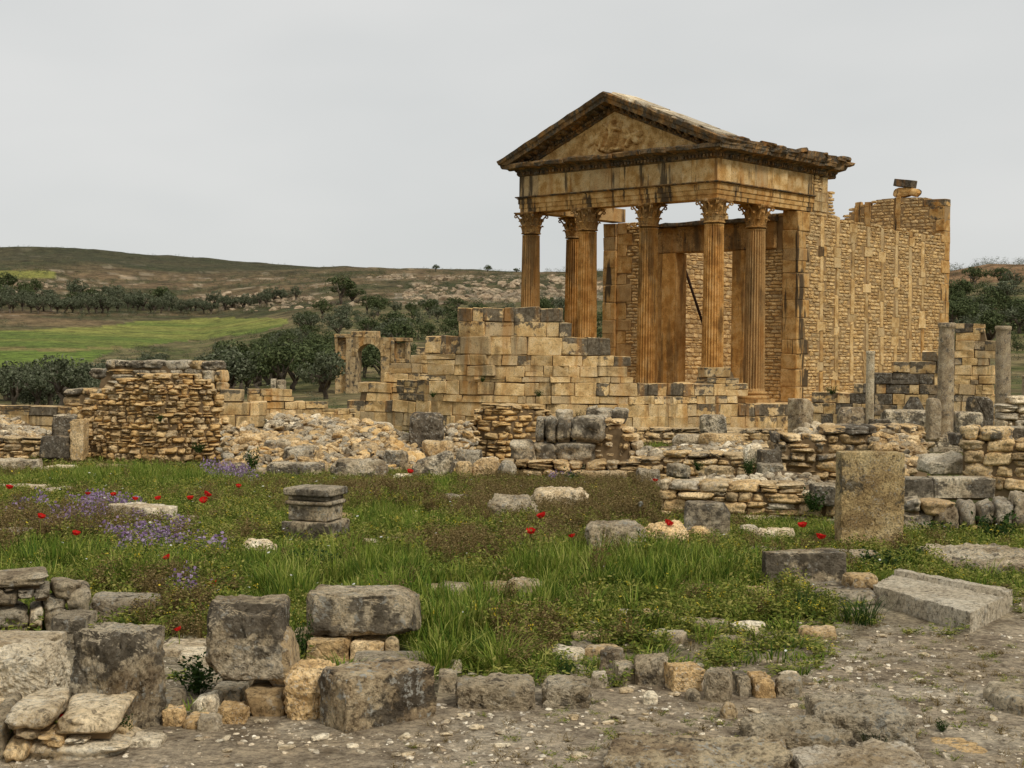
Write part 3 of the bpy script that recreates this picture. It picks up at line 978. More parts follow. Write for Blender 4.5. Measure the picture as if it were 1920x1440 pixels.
mod.add(np.array([(-0.08, 0, 0), (0.08, 0, 0), (0.08, -0.34, 0.0), (-0.08, -0.34, 0.0), (-0.08, 0, -0.15), (0.08, 0, -0.15), (0.08, -0.12, -0.15), (-0.08, -0.12, -0.15), (0.08, -0.30, -0.07), (-0.08, -0.30, -0.07)]),
        [(0, 1, 2, 3), (1, 0, 4, 5), (5, 4, 7, 6), (6, 7, 9, 8), (8, 9, 3, 2), (0, 3, 9, 7, 4), (1, 5, 6, 8, 2)])
mod_me = mod.mesh('modillion', CORNICE)
for i in range(62):
    if random.random() < 0.2: continue
    u = -0.35 + i * (W3 + 0.7) / 61
    dm.box((u - 0.045, -A - 0.135, ZF + 0.055), (u + 0.045, -A - 0.04, ZF + 0.165))
for i in range(52):
    if random.random() < 0.2: continue
    v = -0.35 + i * 8.4 / 51
    dm.box((W3 + A + 0.04, v - 0.045, ZF + 0.055), (W3 + A + 0.135, v + 0.045, ZF + 0.165))
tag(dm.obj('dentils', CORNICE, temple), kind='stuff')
for i in range(21):
    link('modillion', mod_me, temple, (-0.7 + i * (W3 + 1.4) / 20, -A - 0.12, ZF + 0.40), (random.uniform(-.05, .05), random.uniform(-.08, .08), 0), (1, random.uniform(0.75, 1.05), 1))
for i in range(17):
    link('modillion', mod_me, temple, (W3 + A + 0.12, -0.7 + i * 8.6 / 16, ZF + 0.40), (random.uniform(-.05, .05), random.uniform(-.08, .08), math.pi / 2), (1, random.uniform(0.7, 1.05), 1))
# loose broken slabs along the side cornice
for v, w, h, o_, tz in ((0.3, 1.1, 0.10, 0.9, 0.02), (1.6, 1.3, 0.12, 0.86, 0.0), (3.0, 1.2, 0.09, 0.92, 0.02), (4.3, 1.0, 0.15, 0.85, -0.02), (5.25, 0.8, 0.22, 0.9, 0.0), (6.1, 1.0, 0.2, 0.95, 0.02), (7.0, 0.9, 0.16, 0.9, 0.0), (7.9, 0.9, 0.14, 1.0, 0.0)):
    link('cornice_slab', tmesh('ashlar', CORNICE, random.randrange(14)), temple, (W3 + o_ * 0.5 - 0.05, v, ZK + 0.05 + tz), (random.uniform(-.03, .03), random.uniform(-.05, .05), math.pi / 2 + random.uniform(-.04, .04)), (w, o_ * 1.25, h * 1.25))
for k_, v_ in enumerate((0.9, 2.4, 3.7, 4.9, 5.7, 6.6, 7.6, 8.2)):
    link('cornice_slab', tmesh('sharp', CORNICE, (k_ * 5) % 14), temple, (W3 + 0.55 + 0.25 * (k_ % 2), v_, ZK + 0.10), (0.1 * (k_ % 3 - 1), 0.15 * (k_ % 2), k_), (0.7, 0.6, 0.26))
link('cornice_slab', tmesh('sharp', CORNICE, 3), temple, (W3 + 0.95, 8.45, ZK - 0.08), (0.1, -0.12, 0.3), (0.6, 0.8, 0.22))

# gable: tympanum with worn relief, two raking cornices
UM = W3 / 2
slope = math.atan2(ZA - ZK, UM + OV)
def tympanum():
    nu, nz = 150, 70
    us = np.linspace(0.0, W3, nu)
    V, Fc, id_ = [], [], {}
    z0, z1 = ZF + 0.45, ZA - 0.45
    hz = lambda u: z0 + (z1 - z0) * (1 - abs(u - UM) / UM)
    US, TS = np.meshgrid(us, np.linspace(0, 1, nz))
    ZS = z0 + (hz_arr(US, z0, z1) - z0) * TS
    d = np.zeros_like(US)
    def cap(p, q, r, h):
        p, q = np.array(p), np.array(q)
        pq = q - p
        t = np.clip(((US - p[0]) * pq[0] + (ZS - p[1]) * pq[1]) / (pq @ pq), 0, 1)
        dd = np.hypot(US - p[0] - t * pq[0], ZS - p[1] - t * pq[1]) / r
        np.maximum(d, h * np.sqrt(np.clip(1 - dd ** 2, 0, 1)), out=d)
    zb = z0 + 0.30
    c = UM - 0.1
    # a draped figure borne up by a large bird
    cap((c - 0.1, zb + 0.02), (c + 0.1, zb + 0.55), 0.22, 0.16)
    cap((c + 0.1, zb + 0.5), (c + 0.05, zb + 0.95), 0.17, 0.17)
    cap((c + 0.06, zb + 1.06), (c + 0.07, zb + 1.12), 0.11, 0.16)
    cap((c + 0.1, zb + 0.85), (c + 0.38, zb + 0.78), 0.08, 0.14)
    cap((c + 0.38, zb + 0.78), (c + 0.42, zb + 1.02), 0.06, 0.12)
    cap((c - 0.05, zb + 0.85), (c - 0.36, zb + 1.05), 0.07, 0.13)
    cap((c - 0.3, zb + 0.9), (c - 0.75, zb + 0.35), 0.13, 0.10)
    cap((c - 0.35, zb + 0.7), (c - 0.62, zb + 0.1), 0.12, 0.10)
    cap((c - 0.8, zb + 0.5), (c - 1.25, zb + 0.28), 0.10, 0.06)
    cap((c - 0.4, zb + 0.02), (c + 0.5, zb + 0.0), 0.11, 0.12)
    cap((c + 0.7, zb + 0.75), (c + 1.3, zb + 0.25), 0.16, 0.08)
    cap((c + 0.75, zb + 0.45), (c + 1.45, zb + 0.5), 0.12, 0.08)
    cap((c + 0.8, zb + 0.15), (c + 1.0, zb + 0.4), 0.13, 0.07)
    pts = np.stack([US, ZS, 0 * US], -1)
    d += (0.035 * fbm(pts * 5, 4, 5, 0.6)) * (np.abs(US - UM) < 1.9) * (0.4 + d * 6)
    d *= 1.9
    for j in (2.35, 3.35, 5.75, 7.3):
        d -= 0.03 * (np.abs(US - j) < 0.04)
    V = np.stack([US, -0.30 - d, ZS], -1).reshape(-1, 3)
    I = np.arange(nu * nz).reshape(nz, nu)
    Fc = np.stack([I[:-1, :-1], I[:-1, 1:], I[1:, 1:], I[1:, :-1]], -1).reshape(-1, 4)
    link('tympanum_relief', mesh('tympanum_relief', V, Fc, TYMP), temple)
    b = MB()
    b.add([(0, -0.2, z0), (W3, -0.2, z0), (UM, -0.2, z1), (0, 0.4, z0), (W3, 0.4, z0), (UM, 0.4, z1)], [(0, 1, 2), (5, 4, 3), (0, 3, 4, 1), (1, 4, 5, 2), (2, 5, 3, 0)])
    b.obj('gable_wall', CORNICE, temple)
def hz_arr(U, z0, z1):
    return z0 + (z1 - z0) * (1 - np.abs(U - UM) / UM)
tympanum()
RKP = [(0.25, -1.25), (0.32, -0.62), (0.36, -0.62), (0.41, -0.57), (0.41, -0.45), (0.50, -0.42), (OV - 0.12, -0.37), (OV - 0.10, -0.22), (OV - 0.04, -0.17), (OV, -0.02), (OV - 0.03, 0.0), (-1.25, 0.0), (-1.25, -0.3), (-0.3, -0.34)]
RKP = [(0.20, -0.70), (0.36, -0.66), (0.41, -0.60), (0.41, -0.47), (0.50, -0.43), (OV - 0.12, -0.37), (OV - 0.10, -0.22), (OV - 0.04, -0.17), (OV, -0.02), (OV - 0.03, 0.0), (-1.25, 0.0), (-1.25, -0.3), (-0.3, -0.34)]
Ls = (UM + OV) / math.cos(slope)
def rake(sign, cuts):
    for i, (a, b) in enumerate(zip(cuts, cuts[1:])):
        n = max(2, int((b - a) / 0.2))
        V, m = [], len(RKP)
        for k in range(n + 1):
            s = (a + 0.006) + (b - a - 0.012) * k / n
            for (o, w) in RKP:
                ss = s
                if i == len(cuts) - 2 and k == n:
                    ss = s - w * math.tan(slope) * -1
                V.append((ss, o, w))
        V = np.array(V)
        nz = fbm(V * (1.5, 3, 3) + 5.5 * sign, 4, 23, 0.6)
        ex = np.clip(V[:, 1] / OV, 0, 1) ** 2
        V[:, 1] -= 0.09 * np.clip(nz, -0.1, 1) * ex
        V[:, 2] += 0.06 * fbm(V * (1.2, 2, 0.4) + 3.0 * sign, 3, 29) * (V[:, 2] > -0.1)
        # bottom end cut plumb with the gutter
        W = np.stack([-OV + V[:, 0] * math.cos(slope) - V[:, 2] * math.sin(slope), -V[:, 1], ZK + V[:, 0] * math.sin(slope) + V[:, 2] * math.cos(slope)], -1)
        W[:, 2] = np.maximum(W[:, 2], ZK - 0.17)
        if sign > 0:
            W[:, 0] = W3 - W[:, 0]
        Fc = []
        for k in range(n):
            for j in range(m):
                j2 = (j + 1) % m
                f = (k * m + j, k * m + j2, (k + 1) * m + j2, (k + 1) * m + j)
                Fc.append(f if sign > 0 else f[::-1])
        e0, e1 = tuple(range(m)), tuple(n * m + j for j in range(m))[::-1]
        Fc += [e0[::-1], e1[::-1]] if sign > 0 else [e0, e1]
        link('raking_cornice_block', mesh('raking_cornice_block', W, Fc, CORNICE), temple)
    rdm = MB()
    for k in range(40):
        if random.random() < 0.15: continue
        s = 0.9 + k * (Ls - 1.0) / 40
        for c0 in (0,):
            x0, x1 = s - 0.045, s + 0.045
            P = []
            for w in (-0.59, -0.48):
                for o in (A, A + 0.1):
                    for x in (x0, x1):
                        uu = -OV + x * math.cos(slope) - w * math.sin(slope)
                        P.append((uu if sign < 0 else W3 - uu, -o, ZK + x * math.sin(slope) + w * math.cos(slope)))
            Fq = [(0, 1, 3, 2), (4, 6, 7, 5), (0, 4, 5, 1), (2, 3, 7, 6), (0, 2, 6, 4), (1, 5, 7, 3)]
            rdm.add(P, Fq)
    tag(rdm.obj('dentils', CORNICE, temple), kind='stuff')
    for k in range(13):
        s = 0.55 + k * (Ls - 0.8) / 12.5
        w = -0.36
        uu = -OV + s * math.cos(slope) - w * math.sin(slope)
        link('modillion', mod_me, temple, (uu if sign < 0 else W3 - uu, -A - 0.12, ZK + s * math.sin(slope) + w * math.cos(slope)), (0, -slope if sign < 0 else slope, 0), (1, random.uniform(0.75, 1.05), 1))
rake(-1, [0, 1.3, 2.4, 3.7, 4.9, Ls])
rake(1, [0, 1.2, 2.5, 3.6, 5.0, Ls])
# broken roof slabs on the right slope
for k in range(8):
    s = 1.0 + k * 0.68
    w = 0.03 + 0.02 * (k % 2)
    uu = W3 - (-OV + s * math.cos(slope) - w * math.sin(slope))
    link('roof_slab', tmesh('ashlar', PALE, k), temple, (uu, -0.15 + random.uniform(-.15, .15), ZK + s * math.sin(slope) + w * math.cos(slope)), (0, slope, random.uniform(-.04, .04)), (0.72, 1.55, random.uniform(0.07, 0.16)))['crust'] = 0.3

# cella walls: rectangles of stone laid on a face of the temple frame
GAP_ = {'ashlar': 0.012, 'rubble': 0.022}
def cella_face(name, O, U, N, rects, coreboxes, ztop=None):
    """O: face origin (u,v), U: direction along, N: outward; rects (s0,s1,z0,z1,kind,mat,part,crust,depth)"""
    root = link(name, None, temple)
    U, N = np.array(U, float), np.array(N, float)
    ang = math.atan2(U[1], U[0])
    items = {}
    for (s0, s1, z0, z1, kind, mat, part, crust, dep) in rects:
        pr = random.uniform(-0.015, 0.02)
        c = np.array(O) + U * (s0 + s1) / 2 + N * (pr - dep / 2)
        items.setdefault(part, []).append(dict(loc=(c[0], c[1], (z0 + z1) / 2), rot=(random.uniform(-.02, .02), random.uniform(-.02, .02), ang + random.uniform(-.03, .03)), scale=(s1 - s0 - GAP_[kind], dep, z1 - z0 - GAP_[kind]), kind=kind, mat=mat, crust=crust))
    for part, it in items.items():
        place_stones(root, it, part)
    mb = MB()
    for lo, hi in coreboxes:
        mb.box(lo, hi)
    mb.obj('wall_core', MORTAR_L, root)
    return root

def fill_rubble(s0, s1, z0, topf, course=(0.125, 0.18), length=(0.22, 0.5), mat=RUBBLE, avoid=(), dep=0.2, big=0.0):
    out = []
    z = z0
    while z < 9.5:
        h = random.uniform(*course)
        s = s0 + random.uniform(-0.3, 0)
        while s < s1:
            w = random.uniform(*length)
            a, b = max(s, s0), min(s + w, s1)
            s += w
            if b - a < 0.12: continue
            c = ((a + b) / 2, z + h / 2)
            if c[1] > topf(c[0]): continue
            bad = False
            for (p, q, r, t) in avoid:
                if p < c[0] < q and r < c[1] < t:
                    bad = True
                if not bad and r < c[1] < t:                 # clip against piers
                    if a < p < b and c[0] < p: b = p
                    if a < q < b and c[0] > q: a = q
            if bad or b - a < 0.1: continue
            cr_ = 0.55 * max(0, 1 - (topf(c[0]) - c[1]) / 1.3)
            if random.random() < 0.25 and h > 0.17:
                zm = z + h * random.uniform(.4, .6)
                out.append((a, b, z, zm, 'rubble', mat, 'rubble_stone', cr_, dep))
                out.append((a, b, zm, z + h, 'rubble', mat, 'rubble_stone', cr_, dep))
            else:
                out.append((a, b, z, z + h * random.uniform(0.92, 1.1), 'rubble', mat, 'rubble_stone', cr_, dep))
        z += h
    return out

def hit_u(px, py, u):
    r = ray(px, py)
    d = np.array((r[0], r[1]))
    t = (u + C1 @ uv_u) / (d @ uv_u)
    return uv(np.array((0, 0, EYE)) + r * t)
V0, V1, TH = 5.4, hit_u(1781, 480, W3 + A)[1], 0.73          # antae front, back of the cella, wall thickness
UO = W3 + A                            # outer face of the right wall
# right wall, outer face; s runs from the antae to the back
LW = V1 - V0
tp_pts = [(0.0, HC - 0.02), (1.2, HC - 0.02), (1.25, 9.5), (1.9, 9.5), (2.2, 9.15), (2.75, 8.9), (2.8, 8.0), (3.3, 7.9), (3.9, 7.75), (LW, 7.72)]
rtop = lambda s: float(np.interp(s, [a for a, _ in tp_pts], [b for _, b in tp_pts])) + 0.1 * math.sin(s * 5.1) * (s > 3.5)
rects, avoid = [], []
z = 0.0
i = 0
while z < HC - 0.3:                   # corner quoins
    h = min(random.choice((0.5, 0.62, 0.75, 0.9)), HC - 0.02 - z)
    w = 0.95 if i % 2 else 0.62
    rects.append((0.012, w, z, z + h, 'ashlar', TEMPLE, 'quoin_block', 0.1, TH + 0.02))
    avoid.append((-1, w, z, z + h))
    z += h
    i += 1
rects += [(1.22, 2.3, 8.0, 8.42, 'ashlar', ASHLAR, 'quoin_block', 0, 0.4), (1.22, 2.2, 8.42, 8.8, 'ashlar', ASHLAR, 'quoin_block', 0, 0.4), (1.9, 2.3, 8.8, 9.5, 'ashlar', ASHLAR, 'quoin_block', 0.2, 0.4)]
avoid += [(1.15, 2.3, 8.0, 8.8), (1.9, 2.3, 8.8, 9.6)]
for pi_, ps in enumerate((1.95, 3.2, 4.5, 5.75, 7.1, 8.4, 9.7, 10.9)):   # vertical piers of the masonry frame
    z = 0.1 + 0.35 * (pi_ % 3)
    tall = pi_ % 2 == 0
    while z < rtop(ps) - 0.15:
        h = random.uniform(1.1, 1.6) if tall else random.uniform(0.36, 0.46)
        w = random.uniform(0.22, 0.30) if tall else random.uniform(0.42, 0.7)
        h = min(h, rtop(ps) - z + 0.02)
        if not (ps < 2.4 and z + h > 7.9):
            dx_ = random.uniform(-0.07, 0.07)
            rects.append((ps + dx_ - w / 2, ps + dx_ + w / 2, z, z + h, 'ashlar', RUBBLE if random.random() < 0.85 else TEMPLE, 'pier_block', 0.25 * (z + h > rtop(ps) - 1.5), 0.215))
            avoid.append((ps - w / 2, ps + w / 2, z, z + h))
        z += h
        tall = not tall if (tall or random.random() < 0.6) else tall
        if not tall and random.random() < 0.45: tall = True
z, i = 0.0, 0
while z < rtop(LW) - 0.1:             # far quoins
    h = min(random.choice((0.5, 0.6, 0.85)), rtop(LW) - z)
    w = 0.85 if i % 2 else 0.5
    rects.append((LW - w, LW - 0.01, z, z + h, 'ashlar', TEMPLE, 'quoin_block', 0.2, 0.5))
    avoid.append((LW - w, LW + 1, z, z + h))
    z += h
    i += 1
rects += fill_rubble(0.5, LW, 0.0, rtop, avoid=avoid, length=(0.24, 0.56))
cb = []
for a in np.arange(0.05, LW - 0.05, 0.4):
    b = min(a + 0.4, LW - 0.03)
    cb.append(((UO - TH + 0.03, V0 + a, -0.3), (UO - 0.035, V0 + b, min(rtop(a), rtop(b)) - 0.16)))
cella_face('side_wall', (UO, V0), (0, 1), (1, 0), rects, cb)

# door wall (faces the columns)
VD, D0, D1, DT = 5.5, 3.62, 6.30, 5.94
dl = uv(at(1233, 418, 67.0))
UI = -A + TH
LWD = UO - TH - UI
dtop = lambda s: 7.95 if s < 1.0 else (7.3 if s < 1.6 else (DT + 0.05 if s < LWD - 2.2 else (7.2 if s < LWD - 1.0 else 8.0)))
def hit_v(px, py, v):                  # temple coordinates where a photo ray meets the plane v
    r = ray(px, py)
    d = np.array((r[0], r[1]))
    t = (v - (-(C1 @ uv_v))) / (d @ uv_v)
    p = np.array((0, 0, EYE)) + r * t
    return uv(p)
jl0, jl1 = hit_v(1237, 600, VD)[0], hit_v(1271, 600, VD)[0]
jr0, jr1 = hit_v(1375, 600, VD)[0], hit_v(1399, 600, VD)[0]
zl0, zl1 = hit_v(1320, 472, VD)[2], hit_v(1320, 415, VD)[2]
rects, avoid = [], [(jl0 - UI - 0.05, jr1 - UI + 0.05, -1, zl0), (jl0 - UI - 0.2, LWD + 1, zl0, zl1)]
dtop = lambda s: 7.9 if s < jl0 - UI - 0.9 else (7.2 if s < jl0 - UI - 0.25 else (zl1 - 0.05 if s < LWD - 1.3 else 7.9))
z, i = 0.0, 0
while z < 7.6:
    h = random.choice((0.5, 0.62, 0.8))
    w = 0.85 if i % 2 else 0.55
    rects.append((0.01, w, z, min(z + h, 7.9), 'ashlar', TEMPLE, 'quoin_block', 0, 0.3))
    avoid.append((-1, w, z, z + h))
    z += h
    i += 1
rects += fill_rubble(0.0, LWD, 0.0, dtop, avoid=avoid, length=(0.3, 0.62))
cb = [((UI, VD + 0.05, -0.3), (jl0 - 0.02, VD + 0.65, zl1 - 0.2)), ((UI, VD + 0.05, zl1 - 0.25), (jl0 - 0.95, VD + 0.6, 7.7)), ((jr1 + 0.02, VD + 0.05, -0.3), (UO - TH, VD + 0.65, zl1 - 0.2)), ((UO - TH - 1.3, VD + 0.05, zl1 - 0.25), (UO - TH, VD + 0.6, 7.75))]
dw = cella_face('door_wall', (UI, VD), (1, 0), (0, -1), rects, cb)
def worn_box(name, lo, hi, mat, parent, n=10, amp=0.03, r=0.04, crust=0.0, seed=1):
    lo, hi = np.array(lo), np.array(hi)
    V, Fc = CG[26] if n > 20 else CG[8 if n <= 8 else 18]
    sz = (hi - lo) / 2
    P = V * sz
    c = np.clip(P, -(sz - r), sz - r)
    d = P - c
    L = np.linalg.norm(d, axis=1, keepdims=True)
    P = np.where(L > 1e-9, c + d / np.maximum(L, 1e-9) * np.minimum(L, r), P)
    nn = V / np.linalg.norm(V, axis=1, keepdims=True)
    P = P - nn * (amp * np.clip(fbm(P * 2.5 + seed, 4, seed), -0.2, 1))[:, None] + (lo + hi) / 2
    o = link(name, mesh(name, P, Fc, mat), parent)
    if crust: o['crust'] = crust
    return o
LINTEL = stone('lintel_limestone', (0.46, 0.30, 0.135), (0.38, 0.225, 0.085), (0.20, 0.115, 0.045), crust=0.2, streak=0.6, bump=0.4, spots=0, vary=0.1)
worn_box('door_jamb', (jl0, VD - 0.18, 0), (jl1, VD + 0.62, zl0 - 0.01), SHAFT, dw, 18, 0.02)
worn_box('door_jamb', (jl0 + 0.28, VD - 0.24, 0), (jl1 - 0.01, VD - 0.19, zl0 - 0.02), SHAFT, dw, 8, 0.01)
worn_box('door_jamb', (jr0, VD - 0.18, 0), (jr1, VD + 0.62, zl0 - 0.01), SHAFT, dw, 18, 0.02)
worn_box('door_lintel', (jl0 - 0.1, VD - 0.22, zl0), (UO - TH - 0.35, VD + 0.6, zl1 - 0.2), LINTEL, dw, 18, 0.06, crust=0.1)
worn_box('door_lintel', (jl0 - 0.18, VD - 0.40, zl1 - 0.195), (UO - TH - 0.30, VD + 0.65, zl1), CORNICE, dw, 18, 0.10, crust=0.6)
# left wall, inner face, with its antae
LI = V1 - V0
lt_pts = [(0, 7.95), (1.6, 7.95), (2.2, 7.4), (4.0, 7.2), (7.0, 7.6), (7.5, 8.9), (9.0, 9.2), (9.5, 8.4), (LI, 8.0)]
ltop = lambda s: float(np.interp(s, [a for a, _ in lt_pts], [b for _, b in lt_pts]))
rects = fill_rubble(1.3, LI, 0.0, ltop, length=(0.35, 0.8), course=(0.17, 0.27))
cb = [((-A + 0.03, V0 + a, -0.3), (UI - 0.04, V0 + min(a + 0.5, LI), ltop(a + 0.25) - 0.25)) for a in np.arange(0.03, LI, 0.5)]
lw = cella_face('left_wall', (UI, V0), (0, 1), (1, 0), rects, cb)
z, i = 0.0, 0
while z < HC - 0.2:
    h = min(random.choice((0.5, 0.62, 0.8)), HC - 0.02 - z)
    link('quoin_block', tmesh('ashlar', TEMPLE, random.randrange(14)), lw, (UI - TH / 2, V0 + 0.3 + 0.01 * (i % 2), z + h / 2), (0, 0, random.uniform(-.02, .02)), (TH - 0.01, 0.62, h - 0.012))
    z += h
    i += 1
# back wall, inner face
bk = [(hit_v(x, y, V1 - 0.6)) for x, y in ((1575, 404), (1592, 405), (1600, 379), (1640, 378), (1648, 366), (1672, 364), (1715, 362), (1738, 364), (1742, 372), (1783, 372))]
bs_, bz_ = [b[0] - UI for b in bk], [b[2] for b in bk]
btop = lambda s: float(np.interp(s, bs_, bz_)) if s > bs_[0] else 7.6 + 0.3 * math.sin(s * 2.1)
LB = UO - UI
rects, avoid = [], []
for ps in ((bs_[3] + bs_[4]) / 2 - 0.5, bs_[5] + 0.3, 3.0, 5.0):
    z = 0.2
    while z < btop(ps) - 0.2:
        h = random.uniform(0.8, 1.3)
        h = min(h, btop(ps) - z)
        rects.append((ps - 0.17, ps + 0.17, z, z + h, 'ashlar', TEMPLE, 'pier_block', 0.1, 0.25))
        avoid.append((ps - 0.17, ps + 0.17, z, z + h))
        z += h
zt = btop(LB - 0.2)
qz = [(zt - 0.35, zt, 1.15, 0.9), (zt - 1.0, zt - 0.35, 0.8, 0.6), (zt - 1.55, zt - 1.0, 0.45, 0.2), (7.0, zt - 1.55, 0.7, 0.1)]
for a, b, w, c_ in qz:
    rects.append((LB - w, LB - 0.01, a, b, 'ashlar', TEMPLE, 'quoin_block', c_, 0.62))
    avoid.append((LB - w, LB + 1, a, b))
rects += fill_rubble(0.0, LB, 5.2, btop, avoid=avoid, length=(0.26, 0.5), course=(0.13, 0.19))
rects += fill_rubble(0.0, 5.5, 0.0, lambda s: 5.2, length=(0.5, 0.9), course=(0.25, 0.35))
cb = [((UI + a, V1 - 0.57, -0.3), (UI + min(a + 0.3, LB - 0.02), V1, btop(a + 0.15) - 0.2)) for a in np.arange(0.0, LB - 0.02, 0.3)]
bw = cella_face('back_wall', (UI, V1 - 0.6), (1, 0), (0, -1), rects, cb)
p_ = hit_v(1692, 350, V1 - 0.5)
q_ = hit_v(1692, 363, V1 - 0.5)
link('fallen_block', tmesh('ashlar', CORNICE, 2), bw, (p_[0], V1 - 0.25, p_[2] + 0.18), (0, 0.14, 0), (0.95, 0.6, 0.36))['crust'] = 0.6
link('fallen_block', tmesh('sharp', TEMPLE, 4), bw, (p_[0] - 0.05, V1 - 0.25, q_[2] + 0.08), (0, 0, 0.2), (1.1, 0.6, 0.5))
link('fallen_block', tmesh('sharp', TEMPLE, 6), bw, (p_[0] + 0.6, V1 - 0.3, q_[2] + 0.02), (0, 0.2, 0.2), (0.6, 0.5, 0.4))
# platform
pb = MB()
pb.box((-1.0, -1.2, -1.6), (W3 + 0.95, V1 + 0.4, -0.02))
pb.obj('platform', ASHLAR, temple)
for k, (dz, dw_) in enumerate(((-0.02, 0.0), (-0.3, 0.35), (-0.6, 0.7))):
    s = -1.0
    while s < W3 + 0.9:
        w = min(random.uniform(0.9, 1.6), W3 + 0.95 - s)
        if w > 0.2:
            link('step_block', tmesh('ashlar', ASHLAR, random.randrange(14)), temple, (s + w / 2, -1.2 - dw_, dz - 0.15), (0, 0, random.uniform(-.01, .01)), (w - 0.01, 0.75, 0.3))['crust'] = 0.3
        s += w
# iron prop inside the doorway
a_, b_ = hit_v(1275, 476, VD + 1.2), hit_v(1317, 604, VD + 1.2)
def twp(p, v):
    q = C1 + uv_u * p[0] + uv_v * v
    return (q[0], q[1], p[2] + FLOOR)
b = MB()
pa, pb2 = Vector(twp(a_, VD + 1.2)), Vector(twp(b_, VD + 1.2))
dirn = (pb2 - pa).normalized()
foot = pb2 + dirn * ((pb2.z - (FLOOR + 0.03)) / -dirn.z)
b.tube([tuple(Vector((0, 0, 0))), tuple(pa - foot)], [0.06, 0.06], 8)
b.tube([(0, 0, -0.03), (0, 0, 0.05)], [0.14, 0.14], 10)
tag(b.obj('iron_prop', IRON, None, loc=tuple(foot)), 'thin dark iron bar leaning diagonally inside the temple doorway', 'iron bar')
# ---------------------------------------------------------------- ruined walls behind the field
def zcourses(pys, px, D):
    return [at(px, y, D)[2] for y in pys]

wall('curved_wall', 'high stepped wall of large pale cut blocks with a blackened top in front of the temple', 'wall',
     [(722, 51), (800, 49.6), (900, 48.6), (1050, 48.3), (1200, 49), (1300, 50), (1480, 51.5)],
     [(722, 745), (746, 745), (747, 716), (795, 716), (797, 626), (857, 625), (858, 577), (1042, 578), (1044, 602), (1060, 606), (1062, 632), (1085, 630), (1118, 640), (1150, 648), (1152, 668), (1175, 672), (1180, 704), (1232, 722), (1292, 724), (1294, 733), (1318, 706), (1345, 680), (1378, 682), (1390, 712), (1392, 756), (1400, 759), (1480, 758)],
     [(722, 806), (1480, 815)], (0.3, 0.4), (0.38, 1.15), 0.75, ASHLAR, 'ashlar', seed=3, gap=0.012, core=MORTAR, jit=0.5, crust=1.7, split=0.08,
     courses=zcourses([840, 822, 808, 782, 757, 742, 717, 706, 686, 666, 631, 604, 577, 550], 1000, 48.4), crust_h=0.85, sname='block')
wall('rubble_wall', 'bulging tan wall of small rough field stones, left of the rubble bank', 'wall',
     [(128, 32.2), (300, 31.2), (425, 31.6), (510, 32)],
     [(128, 815), (132, 790), (142, 776), (150, 753), (187, 737), (207, 722), (233, 708), (290, 698), (360, 696), (393, 715), (410, 738), (418, 770), (428, 800), (470, 812), (500, 838), (508, 885)],
     [(128, 893), (510, 900)], (0.10, 0.15), (0.14, 0.33), 0.7, FIELD, 'field', seed=5, gap=0.004, jit=0.8, crust=0.35, crust_h=0.5, split=0.22, mat2=RUBBLE, p2=0.55)
wall('stepped_wall', 'stepped wall of squared blocks rising behind the rough rubble wall', 'wall',
     [(118, 38.5), (415, 37.5)],
     [(118, 735), (142, 734), (143, 726), (175, 724), (176, 685), (200, 683), (201, 678), (245, 677), (282, 670), (300, 666), (312, 676), (340, 671), (392, 672), (398, 700), (412, 706), (414, 760)],
     [(118, 806), (415, 806)], (0.2, 0.3), (0.3, 0.8), 0.6, GREY, 'field', seed=8, crust=0.6, crust_h=0.6, mat2=ASHLAR, p2=0.4, jit=0.9, sname='block')
wall('low_wall', 'low pale block wall at the far left edge behind the ruins', 'wall',
     [(-60, 39), (125, 38.2)], [(-60, 768), (40, 766), (118, 762), (125, 762)], [(-60, 806), (125, 806)], (0.24, 0.32), (0.4, 0.9), 0.5, ASHLAR, 'ashlar', seed=9, crust=0.9, crust_h=0.4, jit=0.5, sname='block')
wall('low_rubble_wall', 'low dark capped rubble wall at the left edge of the ruins', 'wall',
     [(-80, 31.6), (136, 31.2)], [(-80, 822), (30, 820), (136, 818)], [(-80, 872), (136, 876)], (0.12, 0.17), (0.2, 0.5), 0.6, FIELD, 'field', seed=11, crust=0.9, crust_h=0.3, jit=1.0)
wall('block_wall', 'pale wall stub of large square blocks just right of the rubble wall', 'wall',
     [(412, 37.2), (588, 37.6)], [(412, 737), (465, 736), (466, 744), (490, 752), (493, 766), (518, 774), (535, 785), (560, 792), (588, 794)], [(412, 815), (588, 815)], (0.28, 0.34), (0.5, 1.0), 0.8, ASHLAR, 'ashlar', seed=13, crust=0.9, crust_h=0.4, jit=0.5, sname='block')
wall('ruined_wall', 'row of yellow wall remains with two small upright stones behind', 'wall',
     [(466, 45), (668, 46)], [(466, 742), (490, 728), (500, 738), (520, 724), (556, 722), (560, 748), (580, 757), (612, 760), (668, 762)], [(466, 806), (668, 806)], (0.15, 0.24), (0.3, 0.75), 0.5, ASHLAR, 'ashlar', seed=15, crust=0.6, jit=0.7)
wall('stepped_wall', 'yellow stepped wall end climbing towards the high curved wall', 'wall',
     [(632, 53), (720, 52.3), (800, 51.8)], [(632, 764), (668, 760), (670, 718), (700, 715), (716, 714), (718, 694), (745, 690), (746, 680), (772, 676), (775, 660), (800, 655)], [(632, 800), (800, 800)], (0.28, 0.38), (0.4, 1.0), 0.6, ASHLAR, 'ashlar', seed=17, crust=0.7, crust_h=0.4, jit=0.6, sname='block')
